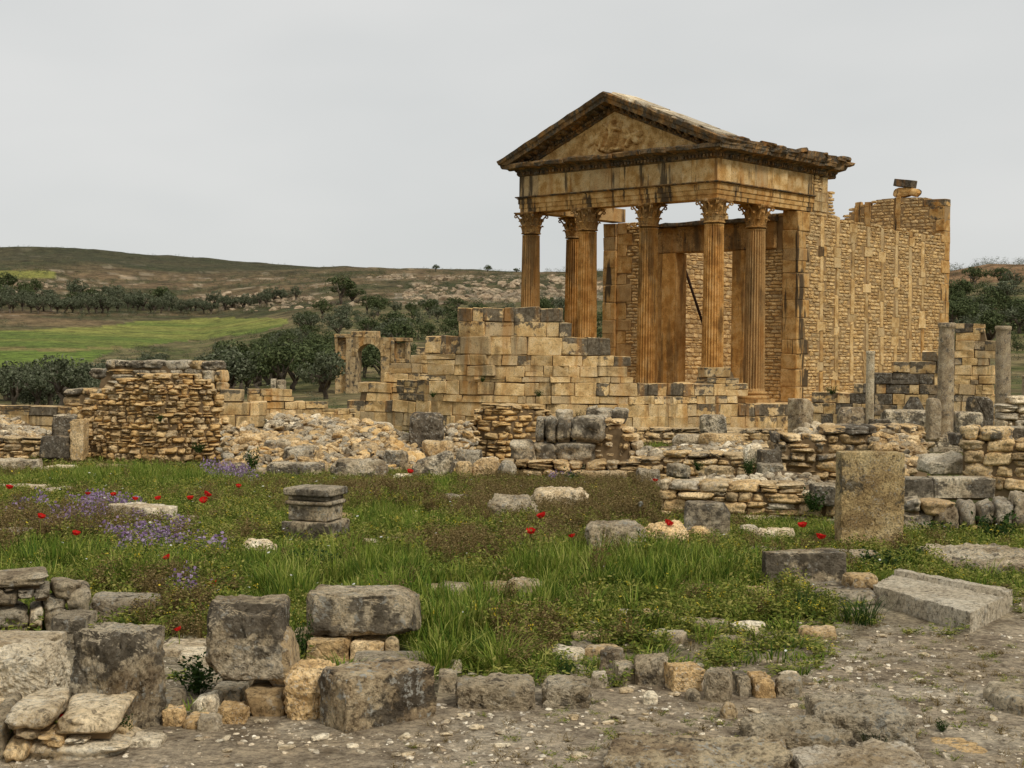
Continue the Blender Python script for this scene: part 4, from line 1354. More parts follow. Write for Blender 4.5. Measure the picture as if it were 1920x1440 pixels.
wall('small_stone_wall', 'wall of small brownish stones with a dark coping, in front of the curved wall', 'wall',
     [(846, 30), (950, 29.6), (1055, 29.9)], [(846, 810), (868, 802), (885, 788), (890, 764), (905, 755), (1003, 754), (1016, 762), (1040, 772), (1055, 790)], [(846, 870), (1055, 870)], (0.10, 0.15), (0.16, 0.36), 0.6, RUBBLE, 'field', seed=19, crust=0.9, crust_h=0.22, jit=0.9)
# temple-side walls on the right
wall('dark_stepped_wall', 'blackened wall climbing in steps along the foot of the temple side', 'wall',
     [(1520, 51.5), (1650, 50.4), (1772, 49.8), (1838, 49.6)],
     [(1520, 744), (1530, 733), (1600, 731), (1604, 714), (1640, 700), (1697, 686), (1707, 674), (1752, 664), (1790, 664), (1835, 672), (1838, 690)],
     [(1520, 806), (1838, 812)], (0.3, 0.42), (0.4, 1.0), 0.7, ASHLAR, 'ashlar', seed=21, crust=1.2, crust_h=1.2, mat2=DARK, p2=0.35, jit=0.6, sname='block')
wall('wall_pier', 'tall narrow remnant of slab-topped masonry between the two mottled columns', 'wall',
     [(1790, 48), (1872, 47.5)], [(1790, 660), (1794, 602), (1850, 601), (1853, 638), (1861, 642), (1863, 700), (1872, 770)], [(1790, 810), (1872, 815)], (0.22, 0.4), (0.3, 0.7), 0.6, ASHLAR, 'ashlar', seed=23, crust=0.6, crust_h=0.5, mat2=DARK, p2=0.2, jit=0.7, sname='block')
wall('terrace_kerb', 'long low line of dark kerb stones at the foot of the pale wall', 'kerb',
     [(1190, 44), (1470, 44)], [(1190, 806), (1470, 806)], [(1190, 838), (1470, 840)], (0.14, 0.2), (0.35, 0.8), 0.6, FIELD, 'field', seed=25, crust=0.8, crust_h=0.25, jit=0.7)
wall('terrace_wall', 'low terrace wall of small grey stones under the white rubble, centre right', 'wall',
     [(1176, 25.6), (1475, 25)], [(1176, 856), (1250, 852), (1300, 848), (1400, 843), (1475, 842)], [(1176, 905), (1475, 908)], (0.11, 0.16), (0.2, 0.42), 0.6, FIELD, 'field', seed=27, crust=0.6, crust_h=0.3, jit=1.0)
wall('broken_wall', 'broken wall of dark masonry and brown rubble behind the standing slab', 'wall',
     [(1452, 24), (1600, 24), (1742, 24.4)], [(1452, 826), (1470, 818), (1500, 810), (1560, 806), (1640, 800), (1735, 800), (1742, 870)], [(1452, 905), (1742, 905)], (0.12, 0.19), (0.2, 0.5), 0.7, FIELD, 'field', seed=29, crust=0.6, crust_h=0.4, mat2=DARK, p2=0.18, jit=1.1)
wall('capped_wall', 'low pale capped stone wall left of the tall standing slab', 'wall',
     [(1236, 17.6), (1400, 17.4), (1570, 17.2)], [(1236, 912), (1260, 907), (1330, 905), (1420, 909), (1500, 912), (1530, 920), (1570, 934)], [(1236, 985), (1400, 990), (1570, 1005)], (0.10, 0.17), (0.2, 0.42), 0.6, PALE, 'field', seed=31, crust=0.15, jit=1.0, mat2=FIELD, p2=0.65, leafs=2, gap=0.006)
wall('field_stone_wall', 'tan dry stone wall at the right edge with a dark slab on top', 'wall',
     [(1800, 20.6), (1960, 20.2)], [(1800, 824), (1803, 814), (1850, 815), (1900, 818), (1960, 820)], [(1800, 900), (1960, 900)], (0.13, 0.2), (0.22, 0.5), 0.7, FIELD, 'field', seed=33, crust=0.4, crust_h=0.2, jit=0.9, leafs=2, gap=0.006)
wall('stone_heap_wall', 'pale dry stone wall end stacked at the right edge behind the field wall', 'wall',
     [(1878, 25), (1975, 25)], [(1878, 800), (1888, 775), (1900, 755), (1915, 745), (1975, 738)], [(1878, 830), (1975, 835)], (0.1, 0.15), (0.18, 0.4), 0.5, PALE, 'field', seed=35, crust=0.1, jit=1.0)
# blocks read off one by one
rect_wall('block_stack', 'stack of big dark weathered blocks in two courses, centre of the ruins', 'wall', [(950, 26), (1200, 25.6)],
          [(955, 828, 1001, 869), (1001, 829, 1039, 870), (1039, 830, 1112, 868), (1001, 784, 1021, 827), (1021, 785, 1044, 827), (1044, 784, 1071, 828), (1071, 783, 1131, 828)],
          0.62, GREY, 'field', seed=3, jit=0.6, crust=0.32)
rect_wall('coping_row', 'dark coping blocks lying in a row with a dry grass tuft among them', 'wall', [(1036, 26.7), (1180, 26.5)],
          [(1040, 769, 1072, 788, PALE), (1094, 764, 1118, 792), (1118, 766, 1146, 792), (1146, 768, 1174, 793)], 0.5, GREY, 'field', seed=4, crust=0.35)
wall('rubble_core', 'crumbling rubble core of a wall beside the big dark block stack', 'wall',
     [(1108, 26), (1200, 25.8)], [(1108, 788), (1140, 790), (1180, 795), (1192, 815), (1198, 850), (1200, 880)], [(1108, 905), (1200, 905)], (0.10, 0.17), (0.16, 0.36), 0.7, FIELD, 'sharp', seed=37, crust=0.3, jit=1.5, mat2=PALE, p2=0.3)
wall('footing', 'rough stone footing under the dark block stack, half hidden by weeds', 'wall',
     [(940, 25.7), (1200, 25.4)], [(940, 868), (1200, 870)], [(940, 914), (1200, 916)], (0.13, 0.2), (0.2, 0.5), 0.7, FIELD, 'field', seed=39, crust=0.4, jit=1.2)
rect_wall('two_tier_wall', 'two-tier wall of rounded grey blocks right of the standing slab', 'wall', [(1686, 16.4), (1930, 16.2)],
          [(1692, 938, 1730, 962), (1730, 941, 1790, 968, FIELD), (1690, 962, 1746, 1004), (1746, 946, 1800, 1000), (1800, 944, 1836, 992), (1836, 946, 1868, 988), (1868, 940, 1900, 985), (1900, 930, 1935, 990),
           (1694, 1004, 1745, 1046), (1745, 1000, 1786, 1036, FIELD), (1786, 994, 1815, 1030, FIELD), (1815, 990, 1842, 1022, FIELD), (1842, 988, 1880, 1020, FIELD), (1880, 985, 1935, 1016, FIELD)],
          0.5, GREY, 'field', seed=6, jit=0.9, crust=0.15)
rect_wall('dark_kerb', 'two long dark kerb blocks lying behind the rounded grey wall', 'kerb', [(1686, 17.4), (1880, 17.4)],
          [(1690, 897, 1752, 938), (1752, 896, 1868, 936)], 0.45, GREY, 'ashlar', seed=7, jit=0.4, crust=0.3)
# foreground walls
rect_wall('corner_wall', 'foreground dry wall of loose grey stones at the left edge', 'wall', [(-40, 9.2), (330, 9.6)],
          [(-30, 1080, 92, 1104, GREY), (-20, 1104, 8, 1140), (8, 1102, 32, 1114), (32, 1104, 62, 1120), (62, 1105, 98, 1124), (98, 1096, 150, 1128), (-30, 1108, 36, 1142), (80, 1124, 126, 1150), (126, 1106, 170, 1150),
           (-30, 1142, 52, 1180), (52, 1142, 84, 1178, PALE), (84, 1146, 128, 1196), (-20, 1176, 60, 1200)], 0.4, GREY, 'field', seed=12, jit=1.0, crust=0.12)
rect_wall('edge_wall', 'bottom left wall of flat stones with a small triangular stone on it', 'wall', [(-40, 6.55), (235, 6.6)],
          [(5, 1330, 98, 1374, PALE), (98, 1338, 218, 1385, PALE), (10, 1370, 70, 1392, PALE), (70, 1374, 120, 1400, FIELD), (124, 1385, 170, 1400, PALE), (5, 1388, 56, 1436, FIELD), (40, 1398, 226, 1445, PALE), (-40, 1340, 6, 1445)],
          0.5, GREY, 'field', seed=14, jit=0.8, crust=0.1)
# ---------------------------------------------------------------- single blocks and boulders
def block(label, x0, x1, yt, yb, depth, mat, name='stone_block', cat='stone block', yaw=0.0, D=None, n=26, r=0.06, amp=0.06, crust=0.2, seed=0, cz=0.0, taper=0.0, tilt=(0, 0), group=None, lean=0.0, pre=None, sink=0.06, chips=8):
    mx = (x0 + x1) / 2
    if D is None:
        D = gpt(mx, yb)[1]
    ya = math.radians(yaw)
    Wv = (at(x1, yb, D) - at(x0, yb, D))[0]
    w = max(0.3 * Wv, (Wv - depth * abs(math.sin(ya))) / math.cos(ya))
    Dc = D + (depth * math.cos(ya) + w * abs(math.sin(ya))) * 0.5
    c = at(mx, yb, Dc)
    c = np.array((at(mx, (yt + yb) / 2, D)[0] * Dc / D, Dc, 0))
    zb = at(mx, yb, D)[2] - sink
    zt = at(mx, yt, Dc + 0.25 * depth)[2]
    h = max(zt - zb, 0.05)
    V, Fc = CG[n]
    half = np.array((w / 2, depth / 2, h / 2))
    P = V * half
    rr_ = r * min(w, depth, h)
    k = np.clip(P, -(half - rr_), half - rr_)
    d = P - k
    L = np.linalg.norm(d, axis=1, keepdims=True)
    P = np.where(L > 1e-9, k + d / np.maximum(L, 1e-9) * np.minimum(L, rr_), P)
    rg = np.random.RandomState(seed + 101)
    for _ in range(chips):                     # broken corners
        nn = rg.randn(3) * (1, 1, 0.7)
        nn /= np.linalg.norm(nn)
        hh = (P @ nn).max() * rg.uniform(0.80, 0.95)
        P = P - nn * np.maximum(P @ nn - hh, 0)[:, None] * 0.9
    nn = V / np.linalg.norm(V, axis=1, keepdims=True)
    sz = min(w, depth, h)
    fq = 1.6 / max(sz, 0.15)
    sv = np.sort(np.abs(V), axis=1)[:, 1]
    ew = np.clip((sv - 0.72) / 0.28, 0, 1)
    P = P - nn * (ew * 0.20 * sz * np.clip(fbm(P * fq * 1.6 + 60 + seed, 4, seed + 13, 0.6) + 0.05, 0, 1))[:, None]
    dsp = amp * sz * (1.1 * fbm(P * fq * 0.6 + seed * 7.7, 3, seed) + 1.15 * fbm(P * fq * 2.3 + seed * 3.1, 6, seed + 5, 0.72) - 0.9 * np.clip(fbm(P * fq * 1.3 + 30 + seed, 3, seed + 8) - 0.2, 0, 1))
    for c_ in range(2 if n >= 26 else 0):          # cracks
        cn = rg.randn(3) * (1, 0.6, 0.5); cn /= np.linalg.norm(cn)
        q_ = P @ cn + 0.12 * sz * fbm(P * fq * 1.5 + 90 + c_, 4, seed + 21 + c_)
        dsp -= 0.045 * sz * np.exp(-((q_ - rg.uniform(-.25, .25) * sz) / (0.022 * sz)) ** 2) * (fbm(P * fq * 0.8 + 7, 2, seed + 31) > -0.1)
    P = P + nn * dsp[:, None]
    t = (P[:, 2:3] / half[2] + 1) / 2
    P[:, :2] *= 1 - taper * t
    P[:, 2] += (P[:, 0] * tilt[0] + P[:, 1] * tilt[1]) * t[:, 0]
    P[:, 0] += lean * (P[:, 2] + half[2])
    if pre:
        P = pre(P, half)
    P[:, 2] += half[2]
    o = link(name, mesh(name, P, Fc, mat, smooth=n < 26), None, (c[0], c[1], zb), (0, 0, ya))
    if crust: o['crust'] = crust
    if cz: o['crust_from'] = cz * h
    return tag(o, label, cat, group)

def hexblock(label, foot, top, mat, name='stone_block', cat='stone block', n=44, r=0.03, amp=0.05, crust=0.2, seed=0, cz=0.0, zt=None, sink=0.05, chips=7, flare=0.0, pre=None, slope=(0, 0)):
    """foot: photo pixel of the nearest ground corner; top: photo pixels of the top's left, front, right and back corners"""
    g = gpt(*foot)
    if zt is None:
        zt = at(top[1][0], top[1][1], g[1])[2]
    Q = []
    for px, py in top:
        r_ = ray(px, py)
        Q.append((r_ * ((zt - EYE) / r_[2]))[:2])
    Q = np.array(Q)
    c = Q.mean(0)
    zb = zg(c[0], c[1]) - sink
    h = zt - zb
    w = (np.linalg.norm(Q[2] - Q[1]) + np.linalg.norm(Q[3] - Q[0])) / 2
    dp = (np.linalg.norm(Q[0] - Q[1]) + np.linalg.norm(Q[3] - Q[2])) / 2
    V, Fc = CG[n]
    half = np.array((w / 2, dp / 2, h / 2))
    P = V * half
    sz = min(w, dp, h)
    rr_ = r * sz
    k = np.clip(P, -(half - rr_), half - rr_)
    d = P - k
    L = np.linalg.norm(d, axis=1, keepdims=True)
    P = np.where(L > 1e-9, k + d / np.maximum(L, 1e-9) * np.minimum(L, rr_), P)
    rg = np.random.RandomState(seed + 101)
    for _ in range(chips):
        nn = rg.randn(3) * (1, 1, 0.7)
        nn /= np.linalg.norm(nn)
        hh = (P @ nn).max() * rg.uniform(0.86, 0.96)
        P = P - nn * np.maximum(P @ nn - hh, 0)[:, None] * 0.9
    nn = V / np.linalg.norm(V, axis=1, keepdims=True)
    fq = 1.5 / max(sz, 0.15)
    ew = np.clip((np.sort(np.abs(V), axis=1)[:, 1] - 0.75) / 0.25, 0, 1)
    dsp = -ew * 0.22 * sz * np.clip(fbm(P * fq * 1.7 + 60 + seed, 5, seed + 13, 0.62) + 0.08, 0, 1)
    dsp = dsp + amp * sz * (fbm(P * fq * 0.7 + seed * 7.7, 3, seed) + 1.2 * fbm(P * fq * 2.4 + seed * 3.1, 6, seed + 5, 0.75) - 1.2 * np.clip(fbm(P * fq * 1.2 + 30 + seed, 3, seed + 8) - 0.18, 0, 1))
    for c_ in range(2 if n >= 26 else 0):          # cracks
        cn = rg.randn(3) * (1, 0.6, 0.5); cn /= np.linalg.norm(cn)
        q_ = P @ cn + 0.12 * sz * fbm(P * fq * 1.5 + 90 + c_, 4, seed + 21 + c_)
        dsp -= 0.045 * sz * np.exp(-((q_ - rg.uniform(-.25, .25) * sz) / (0.022 * sz)) ** 2) * (fbm(P * fq * 0.8 + 7, 2, seed + 31) > -0.1)
    P = P + nn * dsp[:, None]
    if pre:
        P = pre(P, half)
    u, v, t = P[:, 0] / w + 0.5, P[:, 1] / dp + 0.5, P[:, 2] / h + 0.5
    # front = Q1-Q2 side (v=0), back = Q0-Q3 side (v=1)
    XY = ((1 - u) * (1 - v))[:, None] * Q[1] + (u * (1 - v))[:, None] * Q[2] + (u * v)[:, None] * Q[3] + ((1 - u) * v)[:, None] * Q[0]
    XY = c + (XY - c) * (1 + flare * (1 - t))[:, None]
    Z = t * h + (slope[0] * P[:, 0] + slope[1] * P[:, 1]) * np.clip(t, 0, 1)
    o = link(name, mesh(name, np.stack([XY[:, 0] - c[0], XY[:, 1] - c[1], Z], -1), Fc, mat, n < 26), None, (c[0], c[1], zb))
    o['crust'] = crust
    if cz: o['crust_from'] = cz * h
    return tag(o, label, cat)

B = block
LICHEN = stone('lichen_crusted_block', (0.62, 0.51, 0.34), (0.45, 0.345, 0.215), (0.25, 0.18, 0.11), crust=0.35, bump=1.0, spots=0.95, vary=0.2, crust_col=(0.06, 0.048, 0.034), grey=(0.17, 0.14, 0.10), bd=0.05)
def moulding(P, half):
    P = P.copy()
    m_ = (P[:, 0] > half[0] * 0.66) & (P[:, 2] > 0)
    P[m_, 2] += 0.025
    g_ = (P[:, 0] > half[0] * 0.50) & (P[:, 0] <= half[0] * 0.66) & (P[:, 2] > 0)
    P[g_, 2] -= 0.02
    return P
# near left
hexblock('tall weathered pillar block with a dark crust and cracked face at lower left', (240, 1384), [(128, 1182), (226, 1196), (312, 1174), (205, 1160)], GREY, 'pillar_block', amp=0.075, crust=0.12, cz=0.62, seed=1, chips=4, flare=0.04)
B('tall cracked grey block standing upright left of the lichen boulder', 384, 548, 1118, 1276, 0.36, GREY, 'upright_block', yaw=6, n=44, r=0.09, amp=0.065, crust=0.22, cz=0.55, seed=2, taper=0.05, D=7.45, sink=0.01, tilt=(-0.04, 0))
B('pale cracked footing stone under the tall cracked grey block', 466, 552, 1270, 1348, 0.45, FIELD, 'footing_stone', n=18, r=0.12, seed=3, crust=0, D=7.4)
B('narrow split-off slab leaning on the tall cracked grey block', 512, 562, 1170, 1275, 0.3, FIELD, 'split_slab', n=8, r=0.2, seed=4, crust=0.1, D=7.5, lean=-0.1)
B('big dark block bridging two smaller stones above the lichen boulder', 574, 790, 1102, 1196, 0.36, GREY, 'bridging_block', yaw=-7, n=44, r=0.07, amp=0.05, crust=0.3, seed=5, D=8.8, sink=0.0)
B('tan square stone under the left end of the bridging block', 580, 660, 1186, 1245, 0.35, FIELD, 'support_stone', seed=6, crust=0.05, D=8.75)
B('tan square stone with a dark spot under the middle of the bridging block', 661, 724, 1192, 1232, 0.35, FIELD, 'support_stone', seed=7, crust=0.25, D=8.75)
B('small white rounded stone wedged under the bridging block', 722, 748, 1192, 1224, 0.12, PALE, 'wedge_stone', seed=8, crust=0, r=0.5, D=8.75)
B('flat stone lying below the small white wedged stone', 650, 800, 1222, 1262, 0.3, GREY, 'flat_stone', seed=9, crust=0.1, r=0.3)
hexblock('big box-shaped boulder covered with white lichen spots on the path edge', (658, 1376), [(594, 1252), (652, 1272), (822, 1246), (742, 1228)], LICHEN, 'lichen_boulder', amp=0.05, crust=0.28, seed=10, chips=3, flare=-0.03)
B('rough ochre stone squeezed between the footing stone and the lichen boulder', 546, 622, 1240, 1350, 0.35, FIELD, 'ochre_stone', n=26, seed=11, crust=0.05, r=0.15, amp=0.16, chips=7)
B('flat pale stone beside the foot of the cracked pillar block', 245, 308, 1376, 1402, 0.2, PALE, 'flat_stone', seed=12, crust=0)
B('small grey wedge stone right of the cracked pillar block', 306, 344, 1292, 1332, 0.18, GREY, 'wedge_stone', seed=13, crust=0.1, r=0.2)
B('flat white stone in the weeds between the two tall blocks', 402, 462, 1280, 1318, 0.22, PALE, 'flat_stone', seed=14, crust=0)
B('pale tilted stone between the two tall blocks', 366, 412, 1298, 1338, 0.2, PALE, 'tilted_stone', seed=15, crust=0, r=0.2, tilt=(0.3, 0))
B('squarish tan stone right below the flat white stone in the weeds', 408, 468, 1316, 1358, 0.22, FIELD, 'tan_stone', n=26, seed=16, crust=0, r=0.12, amp=0.14, chips=7)
B('small tan stone low between weeds, right of the cracked pillar', 310, 346, 1322, 1362, 0.15, FIELD, 'tan_stone', seed=17, crust=0, r=0.12, amp=0.14, chips=7)
B('grey stone lying low in the gap between the tall blocks', 346, 398, 1336, 1368, 0.2, FIELD, 'grey_stone', seed=18, crust=0.1, r=0.4)
B('long rough bedrock ledge at the left edge behind the flat stones', -60, 122, 1206, 1330, 0.55, PALE, 'rock_ledge', n=44, r=0.12, amp=0.16, crust=0.1, seed=19)
B('flat slab on the ledge at the left edge', -50, 104, 1186, 1218, 0.5, PALE, 'ledge_slab', seed=20, crust=0.1, D=8.05, r=0.15)
B('dark block just behind the cracked pillar block', 98, 170, 1148, 1214, 0.3, GREY, 'dark_block', seed=21, crust=0.3, D=9.0)
B('long low grass-edged stone behind the left dry wall', 166, 305, 1112, 1160, 0.35, GREY, 'low_stone', seed=22, crust=0.05, D=9.9, r=0.3)
B('flat pale stone behind the cracked pillar block', 306, 386, 1200, 1232, 0.4, PALE, 'flat_stone', seed=23, crust=0)
B('pale broken stone in the shade left of the upright block', 338, 400, 1216, 1246, 0.25, PALE, 'broken_stone', seed=24, crust=0)
B('pale block of the left corner wall above the flat bottom stones', 0, 60, 1296, 1338, 0.3, PALE, 'wall_block', n=26, seed=141, crust=0.05, amp=0.12)
B('low grey stone between the ledge and the cracked pillar block', 60, 130, 1300, 1340, 0.25, GREY, 'low_stone', n=26, seed=142, crust=0.1, amp=0.12)
B('rough tan stone at the left foot of the cracked pillar block', 186, 246, 1352, 1396, 0.2, FIELD, 'foot_stone', n=26, seed=143, crust=0, amp=0.14)
B('grey stone set between the footing stone and the weeds', 424, 472, 1254, 1290, 0.22, GREY, 'set_stone', n=18, seed=144, crust=0.1, amp=0.12)
B('broken pale stone at the left of the squarish tan stone', 372, 414, 1336, 1372, 0.18, PALE, 'broken_stone', n=18, seed=145, crust=0, amp=0.15)
B('small grey stone behind the flat white stone in the weeds', 446, 486, 1232, 1262, 0.2, GREY, 'small_stone', n=18, seed=146, crust=0.1, amp=0.12)
B('tan block left of the square support stones under the bridging block', 552, 586, 1178, 1228, 0.3, FIELD, 'side_stone', n=18, seed=147, crust=0.05, amp=0.1)
# kerb along the path
B('long low kerb stone right of the lichen boulder', 848, 1002, 1268, 1330, 0.3, GREY, 'kerb_stone', n=26, seed=25, crust=0.1, r=0.08, amp=0.13, group='kerb stones along the path')
B('low kerb stone left of the curved stone row', 1018, 1104, 1270, 1330, 0.3, GREY, 'kerb_stone', n=26, seed=26, crust=0.15, r=0.1, amp=0.15, group='kerb stones along the path')
B('small pale stone perched above the long kerb stone', 843, 866, 1236, 1262, 0.12, PALE, 'perched_stone', seed=27, crust=0, r=0.3)
B('grey stone wedged between the lichen boulder and the long kerb', 822, 856, 1256, 1300, 0.25, GREY, 'wedge_stone', seed=28, crust=0.1)
row = [(1122, 1172, 1214, 1264, 'first, leaning stone at the left end of the curved stone row'), (1150, 1190, 1240, 1282, 'small squared second stone of the curved row'), (1187, 1250, 1230, 1286, 'broad third stone of the curved row'),
       (1245, 1318, 1242, 1298, 'pale tilted fourth stone of the curved row, the largest'), (1314, 1376, 1254, 1318, 'angular fifth stone of the curved row standing lowest'), (1376, 1404, 1260, 1306, 'narrow sixth stone of the curved row'),
       (1402, 1450, 1262, 1310, 'cracked seventh stone of the curved row'), (1452, 1506, 1264, 1308, 'last stone at the right end of the curved row')]
for i, (a, b, c, d, l) in enumerate(row):
    B(l, a, b, c, d, 0.17 + 0.02 * (i % 3), FIELD if i in (3, 6) else GREY, 'row_stone', n=26, seed=40 + i, crust=0.02, r=0.08, amp=0.12, yaw=(-12, 6, -4, 10, -14, 4, 8, -6)[i], group='curved row of edging stones', tilt=(0.05 * (i % 3 - 1), 0))
B('small white stone below the gap in the curved stone row', 1205, 1233, 1294, 1322, 0.1, PALE, 'white_stone', seed=50, crust=0, r=0.4)
B('round pale stone under the sharp low stone of the curved row', 1350, 1382, 1316, 1348, 0.1, PALE, 'pale_stone', seed=51, crust=0, r=0.45)
B('small stone under the pale tilted stone of the curved row', 1284, 1312, 1290, 1316, 0.1, GREY, 'small_stone', seed=52, crust=0, r=0.4)
B('small white shard left of the curved stone row', 1108, 1138, 1258, 1290, 0.12, PALE, 'white_shard', seed=53, crust=0, r=0.2)
# right foreground
hexblock('long fallen cornice slab with a moulded back edge, lying tilted at the right', (1815, 1188), [(1636, 1096), (1820, 1148), (1900, 1110), (1684, 1071)], PALE, 'fallen_slab', amp=0.03, crust=0.0, seed=60, chips=1, pre=moulding, sink=0.02)
B('small yellowish stone resting on the boulder beside the fallen slab', 1582, 1644, 1074, 1107, 0.2, FIELD, 'perched_stone', seed=61, crust=0, r=0.3, D=11.1, sink=0)
B('rounded boulder under the small yellowish stone', 1512, 1640, 1092, 1140, 0.6, GREY, 'boulder', seed=62, crust=0.05, r=0.45, D=10.9)
hexblock('square grey block before the tall standing slab', (1440, 1108), [(1428, 1032), (1438, 1036), (1588, 1037), (1564, 1026)], GREY, 'square_block', amp=0.045, crust=0.15, cz=0.45, seed=63)
SLABM = stone('rough_slab', (0.70, 0.55, 0.30), (0.55, 0.40, 0.195), (0.36, 0.25, 0.12), crust=0.16, bump=1.0, spots=0.5, vary=0.1, sc=1.9, crust_col=(0.10, 0.08, 0.05), grey=(0.24, 0.195, 0.125), bd=0.05)
def slab_pre(P, half):
    return P
B('tall rough standing slab, dark above and yellow below, with a hole near its top', 1568, 1692, 846, 1040, 0.24, SLABM, 'standing_slab', yaw=4, n=44, r=0.05, amp=0.04, crust=0.05, cz=0.5, seed=64, chips=3)
B('upright grey block with a chamfered corner, left of the standing slab', 1280, 1372, 940, 1024, 0.3, GREY, 'upright_block', yaw=-8, n=18, r=0.1, amp=0.05, crust=0.35, seed=65)
B('round yellow stone leaning on the chamfered upright block', 1286, 1334, 984, 1018, 0.25, FIELD, 'round_stone', seed=66, crust=0, r=0.5, D=14.8)
B('low rough block in the grass, left of the chamfered upright block', 1097, 1210, 980, 1054, 0.5, GREY, 'low_block', n=18, r=0.22, amp=0.12, crust=0.05, seed=67)
B('low jagged stones trailing right of the low rough block', 1205, 1290, 982, 1040, 0.4, FIELD, 'jagged_stone', seed=68, crust=0.1, r=0.3, amp=0.15)
B('white broken stone between the chamfered block and the standing slab', 1418, 1490, 990, 1022, 0.3, PALE, 'broken_stone', seed=69, crust=0, r=0.3, amp=0.12, D=15.2)
B('pale rubble stone at the foot of the standing slab', 1572, 1650, 1032, 1062, 0.35, PALE, 'rubble_stone', seed=70, crust=0, r=0.3, amp=0.12)
B('small white stone behind the chamfered block, near a poppy', 1384, 1422, 984, 1012, 0.2, PALE, 'white_stone', seed=71, crust=0, r=0.3, D=15.6)
B('dark cube block on the capped wall beside the standing slab', 1522, 1572, 906, 940, 0.4, GREY, 'cube_block', seed=72, crust=0.5, D=16.9)
B('flat lichen slab of bare rock at the bottom edge', 1120, 1490, 1392, 1470, 0.55, LICHEN, 'bedrock_slab', n=44, r=0.2, amp=0.2, crust=0.1, seed=73, D=6.25)
B('low pale bedrock hump above the bottom lichen slab', 1395, 1600, 1345, 1412, 0.45, GREY, 'bedrock_hump', n=44, r=0.25, amp=0.2, crust=0.0, seed=74, D=6.75, sink=0.1)
B('undercut bedrock ledge with weeds beneath, at lower right', 1520, 1696, 1308, 1400, 0.5, GREY, 'bedrock_ledge', n=44, r=0.15, amp=0.14, crust=0.05, seed=75, D=6.95)
B('jagged pale rock at the lower right bottom edge', 1480, 1740, 1402, 1460, 0.5, PALE, 'jagged_rock', n=44, r=0.2, amp=0.25, crust=0.1, seed=76, D=6.35)
B('grey boulder cut by the right edge of the path', 1862, 1990, 1284, 1345, 0.5, GREY, 'edge_boulder', n=18, r=0.4, amp=0.1, crust=0.05, seed=77)
B('flat paving rock at the right edge below the rounded grey wall', 1740, 1990, 1030, 1072, 1.4, GREY, 'paving_rock', n=44, r=0.2, amp=0.25, crust=0.1, seed=78, D=12.6, sink=0.1)
B('low flat bedrock patch on the path, lower right', 1742, 1850, 1388, 1416, 0.35, FIELD, 'bedrock_patch', seed=79, crust=0, r=0.4, sink=0.1)
B('low rounded stone in the grass before the square grey block', 1286, 1356, 1096, 1122, 0.35, FIELD, 'grass_stone', seed=80, crust=0.05, r=0.45)
B('half-buried stone in the grass just left of the square block', 1396, 1446, 1100, 1124, 0.3, FIELD, 'grass_stone', seed=81, crust=0.05, r=0.45)
# the field
hexblock('pale flat-topped tomb block among purple flowers', (296, 988), [(198, 944), (282, 954), (334, 948), (256, 940)], PALE, 'flat_block', n=18, amp=0.03, crust=0.0, seed=82)
B('small stone right of the flat-topped tomb block', 322, 372, 966, 990, 0.3, GREY, 'small_stone', seed=83, crust=0.05, r=0.3)
B('white rough boulder left of the moulded pedestal', 454, 520, 1010, 1052, 0.35, PALE, 'white_boulder', seed=84, crust=0.05, r=0.4, amp=0.13)
B('small white stone in the grass above the rough boulder', 418, 452, 1006, 1024, 0.2, PALE, 'white_stone', seed=85, crust=0, r=0.4)
B('long rough rock outcrop in the dry weeds, middle of the field', 912, 1010, 926, 984, 0.6, GREY, 'rock_outcrop', n=18, r=0.35, amp=0.15, crust=0.1, seed=86)
B('pale jagged rock right of the long outcrop', 1000, 1105, 914, 968, 0.6, PALE, 'jagged_rock', n=18, r=0.3, amp=0.18, crust=0.15, seed=87)
B('small white stone in the grass left of the long outcrop', 846, 876, 938, 956, 0.2, PALE, 'white_stone', seed=88, crust=0, r=0.4)
B('white stone below right of the moulded pedestal', 666, 712, 1010, 1030, 0.3, PALE, 'white_stone', seed=89, crust=0.05, r=0.4)
B('long white flat stone in the grass below the pedestal', 655, 705, 1036, 1056, 0.3, PALE, 'flat_stone', seed=90, crust=0, r=0.3)
B('grey low stone right of the white stone below the pedestal', 712, 776, 1006, 1030, 0.3, GREY, 'low_stone', seed=91, crust=0.05, r=0.45)
B('long flat pale slab flush with the grass at the left edge', -40, 92, 908, 926, 0.6, PALE, 'flat_slab', seed=92, crust=0.1, r=0.25)
B('white low rock at the left edge beside the purple flowers', -30, 48, 954, 972, 0.5, PALE, 'low_rock', seed=93, crust=0.1, r=0.4)
B('pale flat rock just left of the red poppy by the purple flowers', 60, 112, 964, 978, 0.3, PALE, 'flat_rock', seed=94, crust=0, r=0.4)
# along the foot of the back walls
B('thick pale block at the left edge before the low wall', -40, 80, 860, 900, 0.7, GREY, 'thick_block', seed=100, crust=0.1, D=26.5)
B('pale worn block left of the flat boulder', 84, 142, 872, 900, 0.6, PALE, 'worn_block', seed=101, crust=0.1, D=26.5, r=0.25)
B('flat boulder lying against the rubble wall', 172, 254, 870, 896, 0.6, FIELD, 'flat_boulder', seed=102, crust=0.15, D=26.5, r=0.4)
B('small white stone beside the flat boulder', 140, 166, 888, 902, 0.3, PALE, 'small_stone', seed=103, crust=0, D=26, r=0.4)
B('big squared dark block at the left end of the rubble wall', 78, 138, 817, 856, 0.5, DARK, 'squared_block', seed=104, crust=0.3, D=30.9, r=0.1)
B('upright dark cube standing behind the left rubble wall', 98, 142, 777, 818, 0.5, GREY, 'cube_block', seed=105, crust=0.8, D=33.5, r=0.1)
